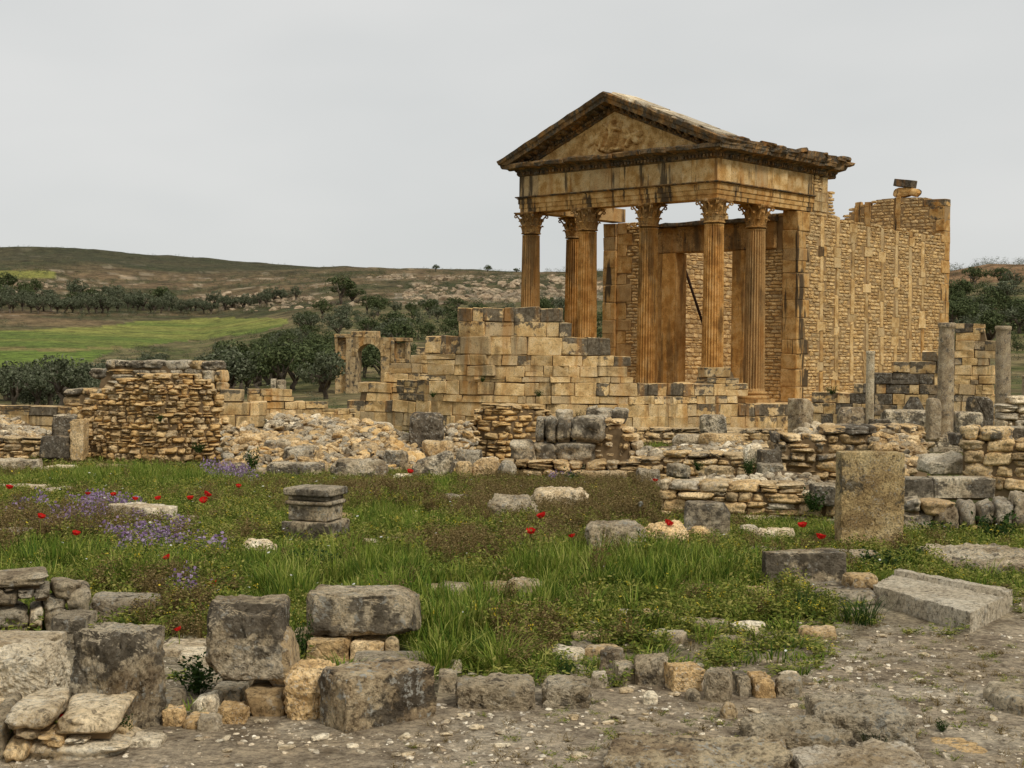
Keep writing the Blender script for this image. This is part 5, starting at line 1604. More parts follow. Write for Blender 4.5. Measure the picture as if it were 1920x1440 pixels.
B('smooth tan upright stone at the corner of the rubble wall', 136, 162, 786, 860, 0.5, FIELD, 'corner_stone', seed=106, crust=0.05, D=30.9, r=0.2)
B('long dark block at the foot of the rubble bank', 502, 608, 866, 906, 0.6, GREY, 'long_block', seed=107, crust=0.6, D=25.6, r=0.2)
B('large rounded grey block at the foot of the rubble bank', 622, 728, 862, 914, 0.7, GREY, 'rounded_block', seed=108, crust=0.15, D=25.2, r=0.35, amp=0.1)
B('pale triangular stone left of the long dark block', 478, 502, 878, 902, 0.4, PALE, 'triangular_stone', seed=109, crust=0, D=25.6, r=0.2)
B('dark boulder tilted on edge behind a poppy', 774, 848, 852, 906, 0.5, GREY, 'tilted_boulder', seed=110, crust=0.35, D=25.2, r=0.3, amp=0.1, tilt=(0.35, 0))
B('white square stone below the tilted dark boulder', 738, 776, 888, 916, 0.4, PALE, 'white_stone', seed=111, crust=0, D=24.8, r=0.15)
B('upright stone right of the tilted dark boulder', 856, 884, 864, 902, 0.4, FIELD, 'upright_stone', seed=112, crust=0.1, D=25.2, r=0.25)
B('rough grey boulder in the middle of the footing row', 884, 940, 858, 910, 0.5, FIELD, 'rough_boulder', seed=113, crust=0.2, D=25.4, r=0.35, amp=0.12)
B('dark rounded boulder left of the block stack footing', 934, 968, 864, 904, 0.5, GREY, 'rounded_boulder', seed=114, crust=0.3, D=25.0, r=0.4)
B('clean tan slab set in the footing under the block stack', 1076, 1174, 883, 916, 0.5, FIELD, 'tan_slab', seed=115, crust=0, D=24.8, r=0.1)
B('dark upright block standing alone above the rubble bank', 768, 830, 774, 862, 0.6, DARK, 'upright_block', seed=116, crust=0.5, D=29, r=0.15, amp=0.08)
B('upright worn block standing before the pale stepped wall', 1312, 1362, 777, 816, 0.5, GREY, 'worn_upright', seed=117, crust=0.3, D=42, r=0.2, amp=0.1)
B('long rounded boulder below the worn upright block', 1310, 1402, 812, 838, 0.8, FIELD, 'long_boulder', seed=118, crust=0.1, D=36, r=0.45)
B('grey rounded boulder left of the long rounded boulder', 1262, 1322, 814, 838, 0.8, GREY, 'rounded_boulder', seed=119, crust=0.1, D=36.5, r=0.45)
B('dark flat block between the white rubble and the broken wall', 1420, 1462, 842, 866, 0.5, DARK, 'dark_block', seed=120, crust=0.3, D=23.5)
B('pale tilted boulder above the dark flat block', 1396, 1428, 832, 866, 0.4, PALE, 'tilted_boulder', seed=121, crust=0.1, D=23.8, r=0.35, tilt=(0.3, 0))
B('grey flat block under the dark flat block', 1422, 1466, 868, 886, 0.4, GREY, 'flat_block', seed=122, crust=0.1, D=23.2)
B('two-tone square pillar stump, white on its left face, before the temple side', 1474, 1526, 747, 816, 0.55, COLGREY, 'pillar_stump', yaw=38, seed=123, crust=0.1, D=39, r=0.06, amp=0.02)
B('mottled dark pillar stump left of the thin pale column', 1572, 1622, 764, 812, 0.6, COLGREY, 'dark_stump', seed=124, crust=0.3, D=38, r=0.15)
B('long dark block lying right of the thin pale column', 1632, 1668, 785, 806, 0.6, DARK, 'dark_block', seed=125, crust=0.3, D=37)
B('wide dark slab behind the thin pale column', 1655, 1742, 768, 800, 0.7, GREY, 'dark_slab', seed=126, crust=0.4, D=41, r=0.15)
B('pointed dark stone leaning on the dark stepped wall', 1690, 1738, 744, 774, 0.5, DARK, 'pointed_stone', seed=127, crust=0.3, D=44, taper=0.7)
B('slim pale block pressed against the taller mottled column', 1738, 1762, 746, 822, 0.4, COLGREY, 'slim_block', seed=128, crust=0.05, D=35.5, r=0.2)
B('upright block with yellow lichen between the mottled columns', 1816, 1858, 744, 802, 0.6, DARK, 'lichen_block', seed=129, crust=0.2, D=41, r=0.1)
B('low grey block at the foot of the upright lichen block', 1790, 1838, 772, 812, 0.6, GREY, 'low_block', seed=130, crust=0.3, D=38, r=0.15)
B('long dark slab capping the wall at the right edge', 1788, 1862, 812, 832, 0.8, DARK, 'capping_slab', seed=131, crust=0.4, D=22.5, r=0.15)
B('dark flat slab on top of the tan dry stone wall', 1862, 1970, 800, 822, 0.6, GREY, 'flat_slab', seed=132, crust=0.4, D=21, r=0.2)
B('small pale upright stone far behind, left of its twin', 509, 519, 710, 728, 0.4, GREY, 'marker_stone', n=8, seed=133, crust=0.1, D=52)
B('small pale upright stone far behind, right of its twin', 521, 535, 712, 730, 0.4, GREY, 'marker_stone', n=8, seed=134, crust=0.1, D=52)
for i, (px, py, w_, h_, m_, lb) in enumerate([(442, 884, 46, 34, GREY, 'grey boulder at the left foot of the rubble bank'), (560, 852, 60, 30, GREY, 'dark block embedded low in the rubble bank'), (604, 884, 26, 26, FIELD, 'small tan stone between the two big blocks at the bank foot'), (688, 846, 56, 28, FIELD, 'tan boulder lying on the lower rubble bank'),
        (742, 862, 44, 34, GREY, 'grey boulder on the bank above the white square stone'), (820, 842, 60, 30, FIELD, 'broad stone on the bank right of the upright dark block'), (880, 856, 50, 26, GREY, 'grey stone at the foot of the small-stone wall'), (918, 872, 40, 30, PALE, 'pale stone before the rough grey boulder'),
        (520, 838, 50, 26, GREY, 'grey stone in the left part of the rubble bank'), (640, 826, 40, 24, GREY, 'grey stone in the upper rubble bank'), (470, 826, 44, 26, FIELD, 'tan stone high at the left end of the rubble bank'), (1216, 892, 50, 26, GREY, 'grey block at the foot of the low terrace wall'),
        (1270, 880, 44, 22, GREY, 'flat grey stone before the low terrace wall'), (1350, 886, 50, 24, FIELD, 'flat tan stone behind the capped wall'), (1000, 912, 60, 28, FIELD, 'tan boulder in the weeds under the dark block stack'), (1044, 902, 40, 26, GREY, 'grey boulder in the weeds left of the clean tan slab')]):
    Dd = 26.2 + (884 - py) * 0.05 if px < 1100 else 24.0
    B(lb, px - w_ / 2, px + w_ / 2, py - h_ / 2, py + h_ / 2, 0.4, m_, 'boulder', n=18, seed=300 + i, crust=0.2, r=0.15, amp=0.14, D=Dd, yaw=(i * 23) % 40 - 20)
# pale bare rock beside the right-hand steps
B('pale outcrop of tilted rock beside the dry stone wall', 1730, 1806, 852, 884, 0.9, PALE, 'rock_outcrop', n=18, seed=135, crust=0.1, D=20.8, r=0.35, amp=0.18, tilt=(0.2, 0.1))

for i, (px, py) in enumerate([(700, 1025), (735, 1050), (640, 985), (560, 1090), (480, 1095), (520, 1100), (810, 1112), (850, 1115), (930, 1105), (985, 1108), (1010, 1080), (1080, 1060), (1120, 1175), (1170, 1160), (1230, 1168), (1290, 1172), (1330, 1180),
                              (1200, 1190), (1400, 1185), (1450, 1200), (1100, 1200), (1060, 1235), (1090, 1215), (1130, 1230), (540, 975), (860, 945), (400, 1000), (110, 930), (30, 1010), (1390, 1030), (1440, 1045), (1500, 1030), (1350, 1060), (1250, 1205), (1370, 1205), (1530, 1195)]):
    w_ = 18 + (i * 37) % 26
    lb = ('small half-buried stone in the grass at the left, near the purple flowers' if px < 420 else 'small half-buried stone in the weeds around the moulded pedestal' if px < 760 and py < 1060 else 'pale gravelly stone in the grass above the tall cracked block' if px < 600 else 'small half-buried stone in the green grass right of the bridging block' if px < 1040 else 'half-buried stone in the thin grass above the curved stone row' if py > 1150 else 'small stone in the grass before the standing slab')
    B(lb, px - w_, px + w_, py - w_ * 0.55, py + 4, w_ * 1.4 * gpt(px, py)[1] / F, (PALE, GREY, FIELD)[i % 3], 'half_buried_stone', 'stone', n=8, r=0.2, amp=0.16, crust=0.05, seed=200 + i, group='half-buried stones in the grass', yaw=(i * 29) % 50 - 25)

# moulded pedestal in the field
def pedestal():
    g = gpt(585, 1030)
    D = g[1]
    s = D / F
    w = 100 * s / 2
    zt = at(585, 918, D)[2]
    root = thing('moulded_pedestal', 'grey moulded pedestal with a wide cap standing among the grass', 'pedestal', (g[0], D + w, g[2]), math.radians(-20))
    H = zt - g[2]
    def part(name, lo, hi, seed, amp=0.02):
        worn_box(name, lo, hi, GREY, root, 18, amp, 0.02, 0.3, seed)
    z = H * 0.45
    part('pedestal_base', (-w * 1.02, -w * 0.9, -0.1), (w * 1.02, w * 0.9, z), 3, 0.05)
    part('pedestal_shaft', (-w * 0.80, -w * 0.75, z), (w * 0.80, w * 0.75, H * 0.72), 4)
    part('pedestal_band', (-w * 0.9, -w * 0.85, H * 0.72), (w * 0.9, w * 0.85, H * 0.79), 5)
    part('pedestal_neck', (-w * 0.82, -w * 0.78, H * 0.79), (w * 0.82, w * 0.78, H * 0.88), 6)
    part('pedestal_cap', (-w * 0.93, -w * 0.9, H * 0.88), (w * 0.93, w * 0.9, H * 1.0), 7, 0.04)
pedestal()

# free-standing columns
def mottled_column(label, px, yt, yb, wpx, D, mat=COLGREY, base=False, lean=0.0):
    p = at(px, yb, D)
    h = at(px, yt, D)[2] - p[2]
    r = wpx * D / F / 2
    root = thing('mottled_column', label, 'column', (p[0], D, p[2]), 0, 'bare unfluted columns right of the temple')
    b = MB()
    prof = [(r * 1.06, -0.3), (r * 1.05, 0.02)] + [(r * (1.02 - 0.10 * t) , h * (0.02 + 0.93 * t)) for t in np.linspace(0, 1, 22)] + [(r * 0.97, h * 0.955), (r * 1.05, h * 0.965), (r * 1.05, h * 0.995), (r * 0.9, h)]
    b.lathe(prof, 24)
    me = b.mesh('shaft', mat, True)
    V = np.array([v.co for v in me.vertices])
    rad_ = np.hypot(V[:, 0], V[:, 1])
    nz = fbm(V * (4, 4, 2.5) + px, 4, 3)
    V[:, :2] *= (1 + 0.05 * nz - 0.10 * np.clip(nz - 0.25, 0, 1))[:, None]
    V[:, 0] += lean * V[:, 2]
    me.vertices.foreach_set('co', V.ravel())
    o = link('shaft', me, root)
    o['crust'] = 0.15
    if base:
        for k, s in enumerate((1.9, 1.6, 1.35)):
            worn_box('base_step', (-r * s, -r * s, -0.32 + 0.12 * k), (r * s, r * s, -0.2 + 0.12 * k), GREY, root, 8, 0.02, 0.02, 0.2, k)
mottled_column('taller mottled grey column on a stepped base, right of the temple', 1771, 605, 822, 31, 36, base=True, lean=0.004)
mottled_column('mottled column with an orange patch near the right edge', 1880, 611, 800, 29, 39, lean=-0.012)
mottled_column('thin pale column standing before the temple side wall', 1630, 658, 802, 16, 38, mat=stone('pale_column', (0.62, 0.53, 0.37), (0.50, 0.40, 0.255), (0.33, 0.25, 0.15), crust=0.12, bump=0.5, spots=0.3, vary=0.1))
mottled_column('short column stub cut off by the right edge', 1926, 704, 780, 22, 44)

# rubble bank: a mound with broken stones on it
def rubble_bank(name, label, outline, Df, Db, yf, yb, nst, size, mats, seed, mound_mat=MORTAR, group=None):
    """outline: [(px, y_top)] in the photo; front foot at Df, crest at Db"""
    rg = random.Random(seed)
    xs = [a for a, _ in outline]
    x0, x1 = xs[0], xs[-1]
    nu, nv = 40, 14
    V = []
    def surf(u, v):
        px = x0 + (x1 - x0) * u
        yt = float(np.interp(px, xs, [b for _, b in outline]))
        D = Df + (Db - Df) * v
        zf, zc = at(px, yf, Df)[2] - 0.1, at(px, yt, Db)[2] - 0.08
        p = at(px, 800, D)
        return np.array((p[0], D, zf + (zc - zf) * (v ** 0.8)))
    for i in range(nu + 1):
        for j in range(nv + 1):
            V.append(surf(i / nu, j / nv))
        q = V[-1]
        V.append(np.array((q[0], q[1] + 0.5, q[2])))
        V.append(np.array((q[0], q[1] + 0.9, q[2] - 1.2)))
    m = nv + 3
    Fc = [(i * m + j, (i + 1) * m + j, (i + 1) * m + j + 1, i * m + j + 1) for i in range(nu) for j in range(m - 1)]
    V = np.array(V)
    org = np.array(surf(0.5, 0))
    root = thing(name, label, 'rubble', org, 0, group)
    V[:, 2] += 0.08 * fbm(V * 3, 3, seed)
    link('earth_core', mesh('earth_core', V - org, Fc, mound_mat, True), root)
    items = []
    for k in range(nst):
        u, v = rg.random(), rg.random()
        p = surf(u, v) + np.array((0, 0, rg.uniform(0, 0.05)))
        s = rg.uniform(*size) * (1.4 if rg.random() < 0.12 else 1)
        items.append(dict(loc=tuple(p - org), rot=(rg.uniform(-.6, .6), rg.uniform(-.6, .6), rg.uniform(0, 6.3)), scale=(s * rg.uniform(.8, 1.4), s * rg.uniform(.7, 1.1), s * rg.uniform(.3, .7)),
                          kind='sharp', mat=rg.choice(mats), crust=0.25 if rg.random() < 0.25 else 0))
    place_stones(root, items, 'stone')
    return root
rubble_bank('rubble_bank', 'long heap of loose tan and white rubble right of the rough rubble wall',
            [(420, 798), (450, 792), (500, 805), (560, 806), (600, 796), (640, 792), (700, 790), (735, 800), (770, 812), (815, 830), (870, 842)], 27.2, 30.2, 876, 0, 1050, (0.09, 0.25), [FIELD, FIELD, FIELD, GREY, GREY, RUBBLE], 61)
rubble_bank('rubble_heap', 'heap of loose stones left of the small-stone wall', [(826, 800), (845, 790), (875, 786), (892, 800)], 28.6, 29.6, 862, 0, 110, (0.08, 0.2), [FIELD, GREY, PALE], 62)
rubble_bank('white_rubble', 'bright white rubble spread on the terrace, right of the block stack',
            [(1184, 846), (1230, 840), (1270, 832), (1330, 832), (1380, 826), (1440, 824), (1470, 832)], 25.9, 29.5, 848, 0, 380, (0.07, 0.22), [PALE, FIELD, GREY, GREY], 63)
rubble_bank('white_rubble', 'pale stones heaped along the top of the broken dark wall', [(1478, 816), (1510, 802), (1545, 797), (1580, 803), (1620, 797), (1660, 800), (1720, 804)], 24.25, 25.4, 816, 0, 130, (0.10, 0.26), [PALE, PALE, FIELD], 64)
rubble_bank('brown_rubble', 'slope of brown rubble behind the top of the standing slab', [(1640, 806), (1670, 802), (1700, 808), (1740, 828)], 22.6, 24.4, 880, 0, 150, (0.08, 0.24), [FIELD, GREY, FIELD], 65)
rubble_bank('rubble_slope', 'grey rubble slope at the left edge behind the low wall', [(-60, 776), (20, 780), (60, 800), (110, 812)], 32.6, 35.5, 822, 0, 220, (0.1, 0.28), [FIELD, PALE, GREY], 66)
rubble_bank('white_rubble', 'thin scatter of pale stones along the back of the capped wall', [(1300, 888), (1400, 886), (1480, 880), (1540, 886)], 17.9, 19.6, 905, 0, 110, (0.06, 0.16), [PALE, PALE, GREY], 67)
rubble_bank('white_rubble', 'pale stones tumbled beyond the pale stepped wall stub', [(500, 775), (540, 770), (600, 780), (660, 790), (720, 790)], 33, 38, 800, 0, 160, (0.1, 0.3), [PALE, FIELD, GREY], 68)

# triumphal arch far behind
ARCHM = stone('arch_limestone', (0.58, 0.43, 0.235), (0.46, 0.32, 0.155), (0.29, 0.19, 0.085), crust=0.16, streak=0.5, bump=0.4, spots=0.1, vary=0.2, grain=0.4)
def arch():
    D = 108.0
    c = at(700, 707, D)
    s = D / F
    root = thing('stone_arch', 'small ruined triumphal arch among olive trees behind the walls', 'arch', (c[0], D, c[2] - 1.0), math.radians(-6))
    Z = lambda y: (at(700, y, D)[2] - c[2]) + 1.0
    X = lambda x: (x - 700) * s
    def bx(name, x0, x1, yt, yb, d0, d1, seed=1):
        return worn_box(name, (X(x0), d0, Z(yb)), (X(x1), d1, Z(yt)), ARCHM, root, 18, 0.08, 0.06, 0.35, seed)
    bx('pier', 650, 673, 632, 745, -0.6, 0.9, 2)
    bx('pier', 716, 740, 640, 745, -0.6, 0.9, 3)
    bx('niche_wall', 628, 655, 634, 745, -0.2, 0.8, 4)
    bx('niche_wall', 738, 766, 642, 745, -0.2, 0.8, 5)
    bx('pilaster', 628, 634, 630, 674, -0.5, 0.1, 6)
    bx('pilaster', 762, 770, 634, 678, -0.5, 0.1, 7)
    bx('pilaster', 736, 742, 638, 678, -0.75, -0.2, 8)
    bx('ledge', 614, 652, 668, 676, -0.6, 0.5, 9)
    bx('ledge', 738, 770, 672, 680, -0.6, 0.5, 10)
    bx('cornice', 628, 660, 627, 634, -0.6, 0.9, 11)
    bx('cornice', 714, 771, 633, 640, -0.6, 0.9, 12)
    bx('attic_block', 660, 680, 622, 632, -0.6, 0.9, 13)
    bx('attic_block', 680, 709, 621, 634, -0.6, 0.9, 14)
    # arch ring
    zc, ro, ri = Z(668), X(722) - X(693.5), X(717) - X(693.5)
    cx0 = X(694)
    n = 11
    for k in range(n):
        b = MB()
        a0, a1 = math.pi * k / n + 0.012, math.pi * (k + 1) / n - 0.012
        P = []
        for dd in (-0.66, 0.95):
            for r_, a in ((ri, a0), (ri, a1), (ro * 1.12, a1), (ro * 1.12, a0)):
                P.append((cx0 + r_ * math.cos(a), dd, zc + r_ * math.sin(a)))
        b.add(P, [(0, 1, 2, 3), (7, 6, 5, 4), (0, 4, 5, 1), (1, 5, 6, 2), (2, 6, 7, 3), (3, 7, 4, 0)])
        b.obj('arch_stone', ARCHM, root)
    for sg, xe in ((-1, 652), (1, 738)):      # spandrels
        b = MB()
        P = []
        A_ = [math.pi / 2 - sg * math.pi / 2 * t for t in np.linspace(0, 1, 9)]
        top = Z(633)
        pts = [(cx0 + ro * 1.11 * math.cos(a), zc + ro * 1.11 * math.sin(a)) for a in A_] + [(X(xe), zc), (X(xe), top), (cx0, top)]
        m = len(pts)
        V = [(x, -0.6, z) for x, z in pts] + [(x, 0.88, z) for x, z in pts]
        Fc = [tuple(range(m)), tuple(range(m, 2 * m))[::-1]] + [(i, (i + 1) % m, (i + 1) % m + m, i + m) for i in range(m)]
        b.add(V, Fc)
        b.obj('spandrel', ARCHM, root)
arch()
# ---------------------------------------------------------------- trees and bushes
OLIVE = plain('olive_leaves', [(0.045, 0.055, 0.026), (0.082, 0.095, 0.048), (0.125, 0.138, 0.078), (0.20, 0.21, 0.135)], 1.2, 0, 0.7, 0.12, 0.55)
OLIVE2 = plain('dark_leaves', [(0.030, 0.042, 0.014), (0.055, 0.072, 0.025), (0.088, 0.108, 0.040), (0.14, 0.16, 0.068)], 1.2, 0, 0.7, 0.12, 0.55)
BARK = plain('olive_bark', [(0.06, 0.045, 0.032), (0.12, 0.095, 0.07), (0.18, 0.145, 0.11)], 8, 0.5)

def tree_template(seed, mat, bush=False, n=1500, lean=0.0):
    """height 1, crown spread about 1.1"""
    rg = np.random.RandomState(seed)
    tr = MB()
    lobes = []
    if not bush:
        x = 0
        pts = [(0, 0, -0.08)]
        for i in range(1, 5):
            pts.append((rg.uniform(-.03, .03) * i, rg.uniform(-.03, .03) * i, 0.09 * i))
        tr.tube(pts, [0.06, 0.05, 0.045, 0.04, 0.03], 7)
        top = pts[-1]
        for k in range(6):
            a = k * 1.05 + rg.uniform(-.3, .3)
            r = rg.uniform(.22, .40)
            e = (r * math.cos(a), r * math.sin(a), rg.uniform(.5, .75))
            m_ = (e[0] * .45, e[1] * .45, 0.44)
            tr.tube([pts[-2 - (k % 2)], m_, e], [0.03, 0.02, 0.008], 5)
            lobes.append((np.array(e), rg.uniform(.17, .26)))
        lobes.append((np.array((0, 0, .78)), .24))
        for k in range(9):
            a = rg.uniform(0, 6.3)
            r = rg.uniform(.15, .55)
            lobes.append((np.array((r * math.cos(a), r * math.sin(a), rg.uniform(.4, .92))), rg.uniform(.08, .17)))
    else:
        tr.tube([(0, 0, -.1), (0.02, 0, .2), (0, .02, .5)], [.03, .025, .01], 5)
        for k in range(10):
            a = rg.uniform(0, 6.3)
            r = rg.uniform(.05, .42)
            lobes.append((np.array((r * math.cos(a), r * math.sin(a), rg.uniform(.15, .75))), rg.uniform(.16, .28)))
    w = np.array([l[1] ** 2 for l in lobes])
    ch = rg.choice(len(lobes), n, p=w / w.sum())
    d = rg.randn(n, 3)
    d /= np.linalg.norm(d, axis=1, keepdims=True)
    rad_ = np.array([lobes[c][1] for c in ch]) * rg.uniform(0.62, 1.06, n) ** 0.6
    P = np.array([lobes[c][0] for c in ch]) + d * rad_[:, None] * (1, 1, 0.85)
    P[:, 2] = np.maximum(P[:, 2], 0.03 if bush else 0.26)
    # clump gaps
    keep = fbm(P * 6.5 + seed, 3, seed) > -0.07
    P, d = P[keep], d[keep]
    m = len(P)
    nr = d + rg.randn(m, 3) * 0.55
    nr /= np.linalg.norm(nr, axis=1, keepdims=True)
    t = np.cross(nr, rg.randn(m, 3))
    t /= np.linalg.norm(t, axis=1, keepdims=True)
    b = np.cross(nr, t)
    s = rg.uniform(0.013, 0.029, m)[:, None]
    V = np.stack([P - t * s * 1.5, P - b * s * 0.8, P + t * s * 1.5 + nr * s * .4, P + b * s * 0.8], 1).reshape(-1, 3)
    Fc = np.arange(m * 4).reshape(-1, 4)
    return tr.mesh('trunk', BARK, True), mesh('crown', V, Fc, mat)

TT = {'olive': [tree_template(s, OLIVE, n=3000) for s in (1, 2, 3, 4)], 'dark': [tree_template(s, OLIVE2, n=3000) for s in (11, 12, 13, 14)],
      'bush': [tree_template(s, OLIVE, True, 1500) for s in (21, 22, 23)], 'darkbush': [tree_template(s, OLIVE2, True, 1500) for s in (31, 32, 33)]}
rt = random.Random(99)
def tree(px, D, h, kind, label, group, name='olive_tree', cat='tree'):
    p = at(px, 700, D)
    z = zg(p[0], D)
    root = thing(name, label, cat, (p[0], D, z - 0.05), rt.uniform(0, 6.28), group)
    tm, cm = rt.choice(TT[kind])
    sx = h * 0.86 * rt.uniform(0.8, 1.3)
    sz = h * 0.86 * rt.uniform(0.75, 1.15)
    link('trunk', tm, root, scale=(sx, sx, sz))
    link('crown', cm, root, scale=(sx, sx * rt.uniform(.85, 1.15), sz))
    return root
# row behind the fields
for i in range(17):
    tree(-12 + i * 13.5 + rt.uniform(-4, 4), 432 + rt.uniform(-6, 8), rt.uniform(5.5, 7.5), 'olive', 'dark round olive tree in the front row behind the green fields', 'front row of olive trees behind the fields')
for i in range(30):
    px = 225 + i * 11.2 + rt.uniform(-5, 5)
    tree(px, 440 + rt.uniform(-4, 30), rt.uniform(4.5, 6.8), 'olive', 'grey-green olive tree in the grove at the far edge of the green field', 'olive grove at the far edge of the field')
for i in range(24):
    tree(rt.uniform(-20, 250), rt.uniform(452, 500), rt.uniform(5.5, 8), 'dark' if i % 2 else 'olive', 'olive tree in the thick grove behind the front row, far left', 'thick olive grove at far left')
for px, D, h, l in ((8, 505, 11, 'large dark tree at the left edge above the olive grove'), (135, 540, 5, 'single small dark tree on the brown slope above the grove'), (305, 470, 11, 'tallest broad tree rising above the middle of the olive grove'), (638, 400, 9.5, 'big lone dark tree on the slope left of the arch'),
                   (660, 405, 6.5, 'smaller dark tree touching the right side of the big lone tree')):
    tree(px, D, h, 'dark', l, None)
# slope below, left of the arch and behind it
for i in range(46):
    px = rt.uniform(490, 810)
    D = rt.uniform(215, 330)
    if px < 560 and D > 260: continue
    tree(px, D, rt.uniform(3.2, 5.2), rt.choice(('olive', 'dark', 'dark', 'bush')), 'dark olive tree on the slope left of the arch, beside the field' if px < 620 else 'dark olive tree on the slope directly above the small arch' if px < 745 else 'dark olive tree on the slope between the arch and the curved wall', 'olive trees on the slope behind the arch')
for i in range(22):
    tree(rt.uniform(405, 640), rt.uniform(112, 150), rt.uniform(3.4, 5.0), rt.choice(('dark', 'dark', 'olive')), 'dense dark green tree in the hollow left of the arch', 'dense trees in the hollow left of the arch')
for i in range(34):
    tree(rt.uniform(400, 640), rt.uniform(155, 225), rt.uniform(3.0, 4.6), rt.choice(('dark', 'darkbush', 'olive')), 'dark tree below the right tip of the green field', 'trees below the tip of the green field')
for i in range(10):
    tree(rt.uniform(640, 775), rt.uniform(125, 185), rt.uniform(3.6, 5.0), 'dark', 'dark tree close behind the small arch', 'trees close behind the arch')
tree(612, 96, 3.5, 'olive', 'olive tree with a bare forked trunk beside the left foot of the arch', None)
for i in range(44):
    px = rt.uniform(-30, 190)
    tree(px, rt.uniform(92, 150), rt.uniform(2.6, 4.0), rt.choice(('olive', 'bush', 'olive')), 'grey-green bushy olive in the thicket at the left edge, below the fields' if px < 60 else 'grey-green bushy olive in the thicket, above the low pale block wall' if px < 125 else 'bushy olive at the right end of the thicket beside the stepped wall', 'thicket of olives at the left edge')
for i in range(14):
    tree(rt.uniform(185, 410), rt.uniform(150, 225), rt.uniform(2.4, 3.6), 'olive', 'small olive tree below the fields, above the stepped wall', 'small olives above the stepped wall')
for i in range(46):
    px = rt.uniform(735, 1150)
    tree(px, rt.uniform(190, 330), rt.uniform(3.0, 5.2), rt.choice(('dark', 'olive', 'darkbush')), 'dark tree on the slope seen left of and between the columns', 'trees on the slope behind the columns')
for i in range(48):
    px = rt.uniform(1770, 1990)
    tree(px, rt.uniform(105, 262), rt.uniform(3.0, 5.0), rt.choice(('dark', 'dark', 'olive', 'darkbush')), 'dark green tree on the wooded slope between temple wall and taller mottled column' if px < 1795 else 'dark green tree on the wooded slope above the tall wall pier' if px < 1868 else 'dark green tree on the wooded slope above the rightmost columns', 'wooded slope right of the temple')
for px, D, h, l in ((815, 690, 3.5, 'tiny tree on the skyline left of the temple'), (912, 700, 4.5, 'tiny round tree on the skyline nearest the left column'), (966, 705, 3.5, 'tiny thin tree on the skyline touching the left column'), (1138, 640, 6, 'small tree on the skyline between the columns'),
                   (1822, 268, 4.6, 'round dark tree under the red cliff, right of the temple'), (1872, 270, 4.8, 'second round dark tree under the red cliff, at right')):
    tree(px, D, h, 'dark', l, None)

# ---------------------------------------------------------------- scattered ground cover
def scatter(name, pts, rz, scl, templates, seed=0, tiltmax=0.12):
    n = len(pts)
    rg = np.random.RandomState(seed)
    me = bpy.data.meshes.new(name)
    me.vertices.add(n)
    me.vertices.foreach_set('co', np.asarray(pts, np.float32).ravel())
    a = me.attributes.new('rot', 'FLOAT_VECTOR', 'POINT')
    a.data.foreach_set('vector', np.stack([rg.uniform(-tiltmax, tiltmax, n), rg.uniform(-tiltmax, tiltmax, n), rz], -1).astype(np.float32).ravel())
    a = me.attributes.new('scl', 'FLOAT_VECTOR', 'POINT')
    a.data.foreach_set('vector', np.asarray(scl, np.float32).ravel())
    a = me.attributes.new('idx', 'INT', 'POINT')
    a.data.foreach_set('value', rg.randint(0, len(templates), n).astype(np.int32))
    col = bpy.data.collections.new(name + '_kinds')
    for k, t in enumerate(templates):
        o = bpy.data.objects.new('%s_kind' % name, t)
        col.objects.link(o)
    ob = tag(link(name, me), kind='stuff')
    ng = bpy.data.node_groups.new(name, 'GeometryNodeTree')
    ng.interface.new_socket('Geometry', in_out='INPUT', socket_type='NodeSocketGeometry')
    ng.interface.new_socket('Geometry', in_out='OUTPUT', socket_type='NodeSocketGeometry')
    N = ng.nodes.new
    gi, go = N('NodeGroupInput'), N('NodeGroupOutput')
    iop = N('GeometryNodeInstanceOnPoints')
    ci = N('GeometryNodeCollectionInfo')
    ci.inputs[0].default_value = col
    ci.inputs[1].default_value = True
    ci.inputs[2].default_value = True
    iop.inputs['Pick Instance'].default_value = True
    def na(nm, ty):
        x = N('GeometryNodeInputNamedAttribute')
        x.data_type = ty
        x.inputs[0].default_value = nm
        return x.outputs[0]
    ng.links.new(gi.outputs[0], iop.inputs['Points'])
    ng.links.new(ci.outputs[0], iop.inputs['Instance'])
    ng.links.new(na('idx', 'INT'), iop.inputs['Instance Index'])
    ng.links.new(na('rot', 'FLOAT_VECTOR'), iop.inputs['Rotation'])
    ng.links.new(na('scl', 'FLOAT_VECTOR'), iop.inputs['Scale'])
    ng.links.new(iop.outputs[0], go.inputs[0])
    md = ob.modifiers.new('scatter', 'NODES')
    md.node_group = ng
    return ob

GRASS_M = plain('grass_blade', [(0.036, 0.078, 0.010), (0.10, 0.165, 0.018), (0.22, 0.265, 0.036), (0.38, 0.37, 0.10)], 1.1, 0, 0.75, 0.25, 0.45)
WEED_M = plain('weed_leaf', [(0.050, 0.080, 0.012), (0.13, 0.165, 0.024), (0.24, 0.25, 0.045), (0.37, 0.33, 0.10)], 1.3, 0, 0.8, 0.2, 0.5)
DRY_M = plain('dry_weed', [(0.075, 0.055, 0.018), (0.14, 0.098, 0.034), (0.22, 0.155, 0.06), (0.30, 0.22, 0.10)], 1.5, 0, 0.85, 0.15, 0.55)
BUSH_M = plain('dark_weed_leaf', [(0.014, 0.032, 0.006), (0.030, 0.060, 0.011), (0.055, 0.095, 0.018)], 1.5, 0, 0.7, 0.2, 0.5)
PURPLE_M = plain('purple_petal', [(0.20, 0.12, 0.24), (0.32, 0.21, 0.35), (0.42, 0.32, 0.44)], 5, 0, 0.7, 0.2, 0.7)
RED_M = plain('poppy_petal', [(0.50, 0.012, 0.010), (0.62, 0.02, 0.014)], 9, 0, 0.6, 0.25, 0.3)
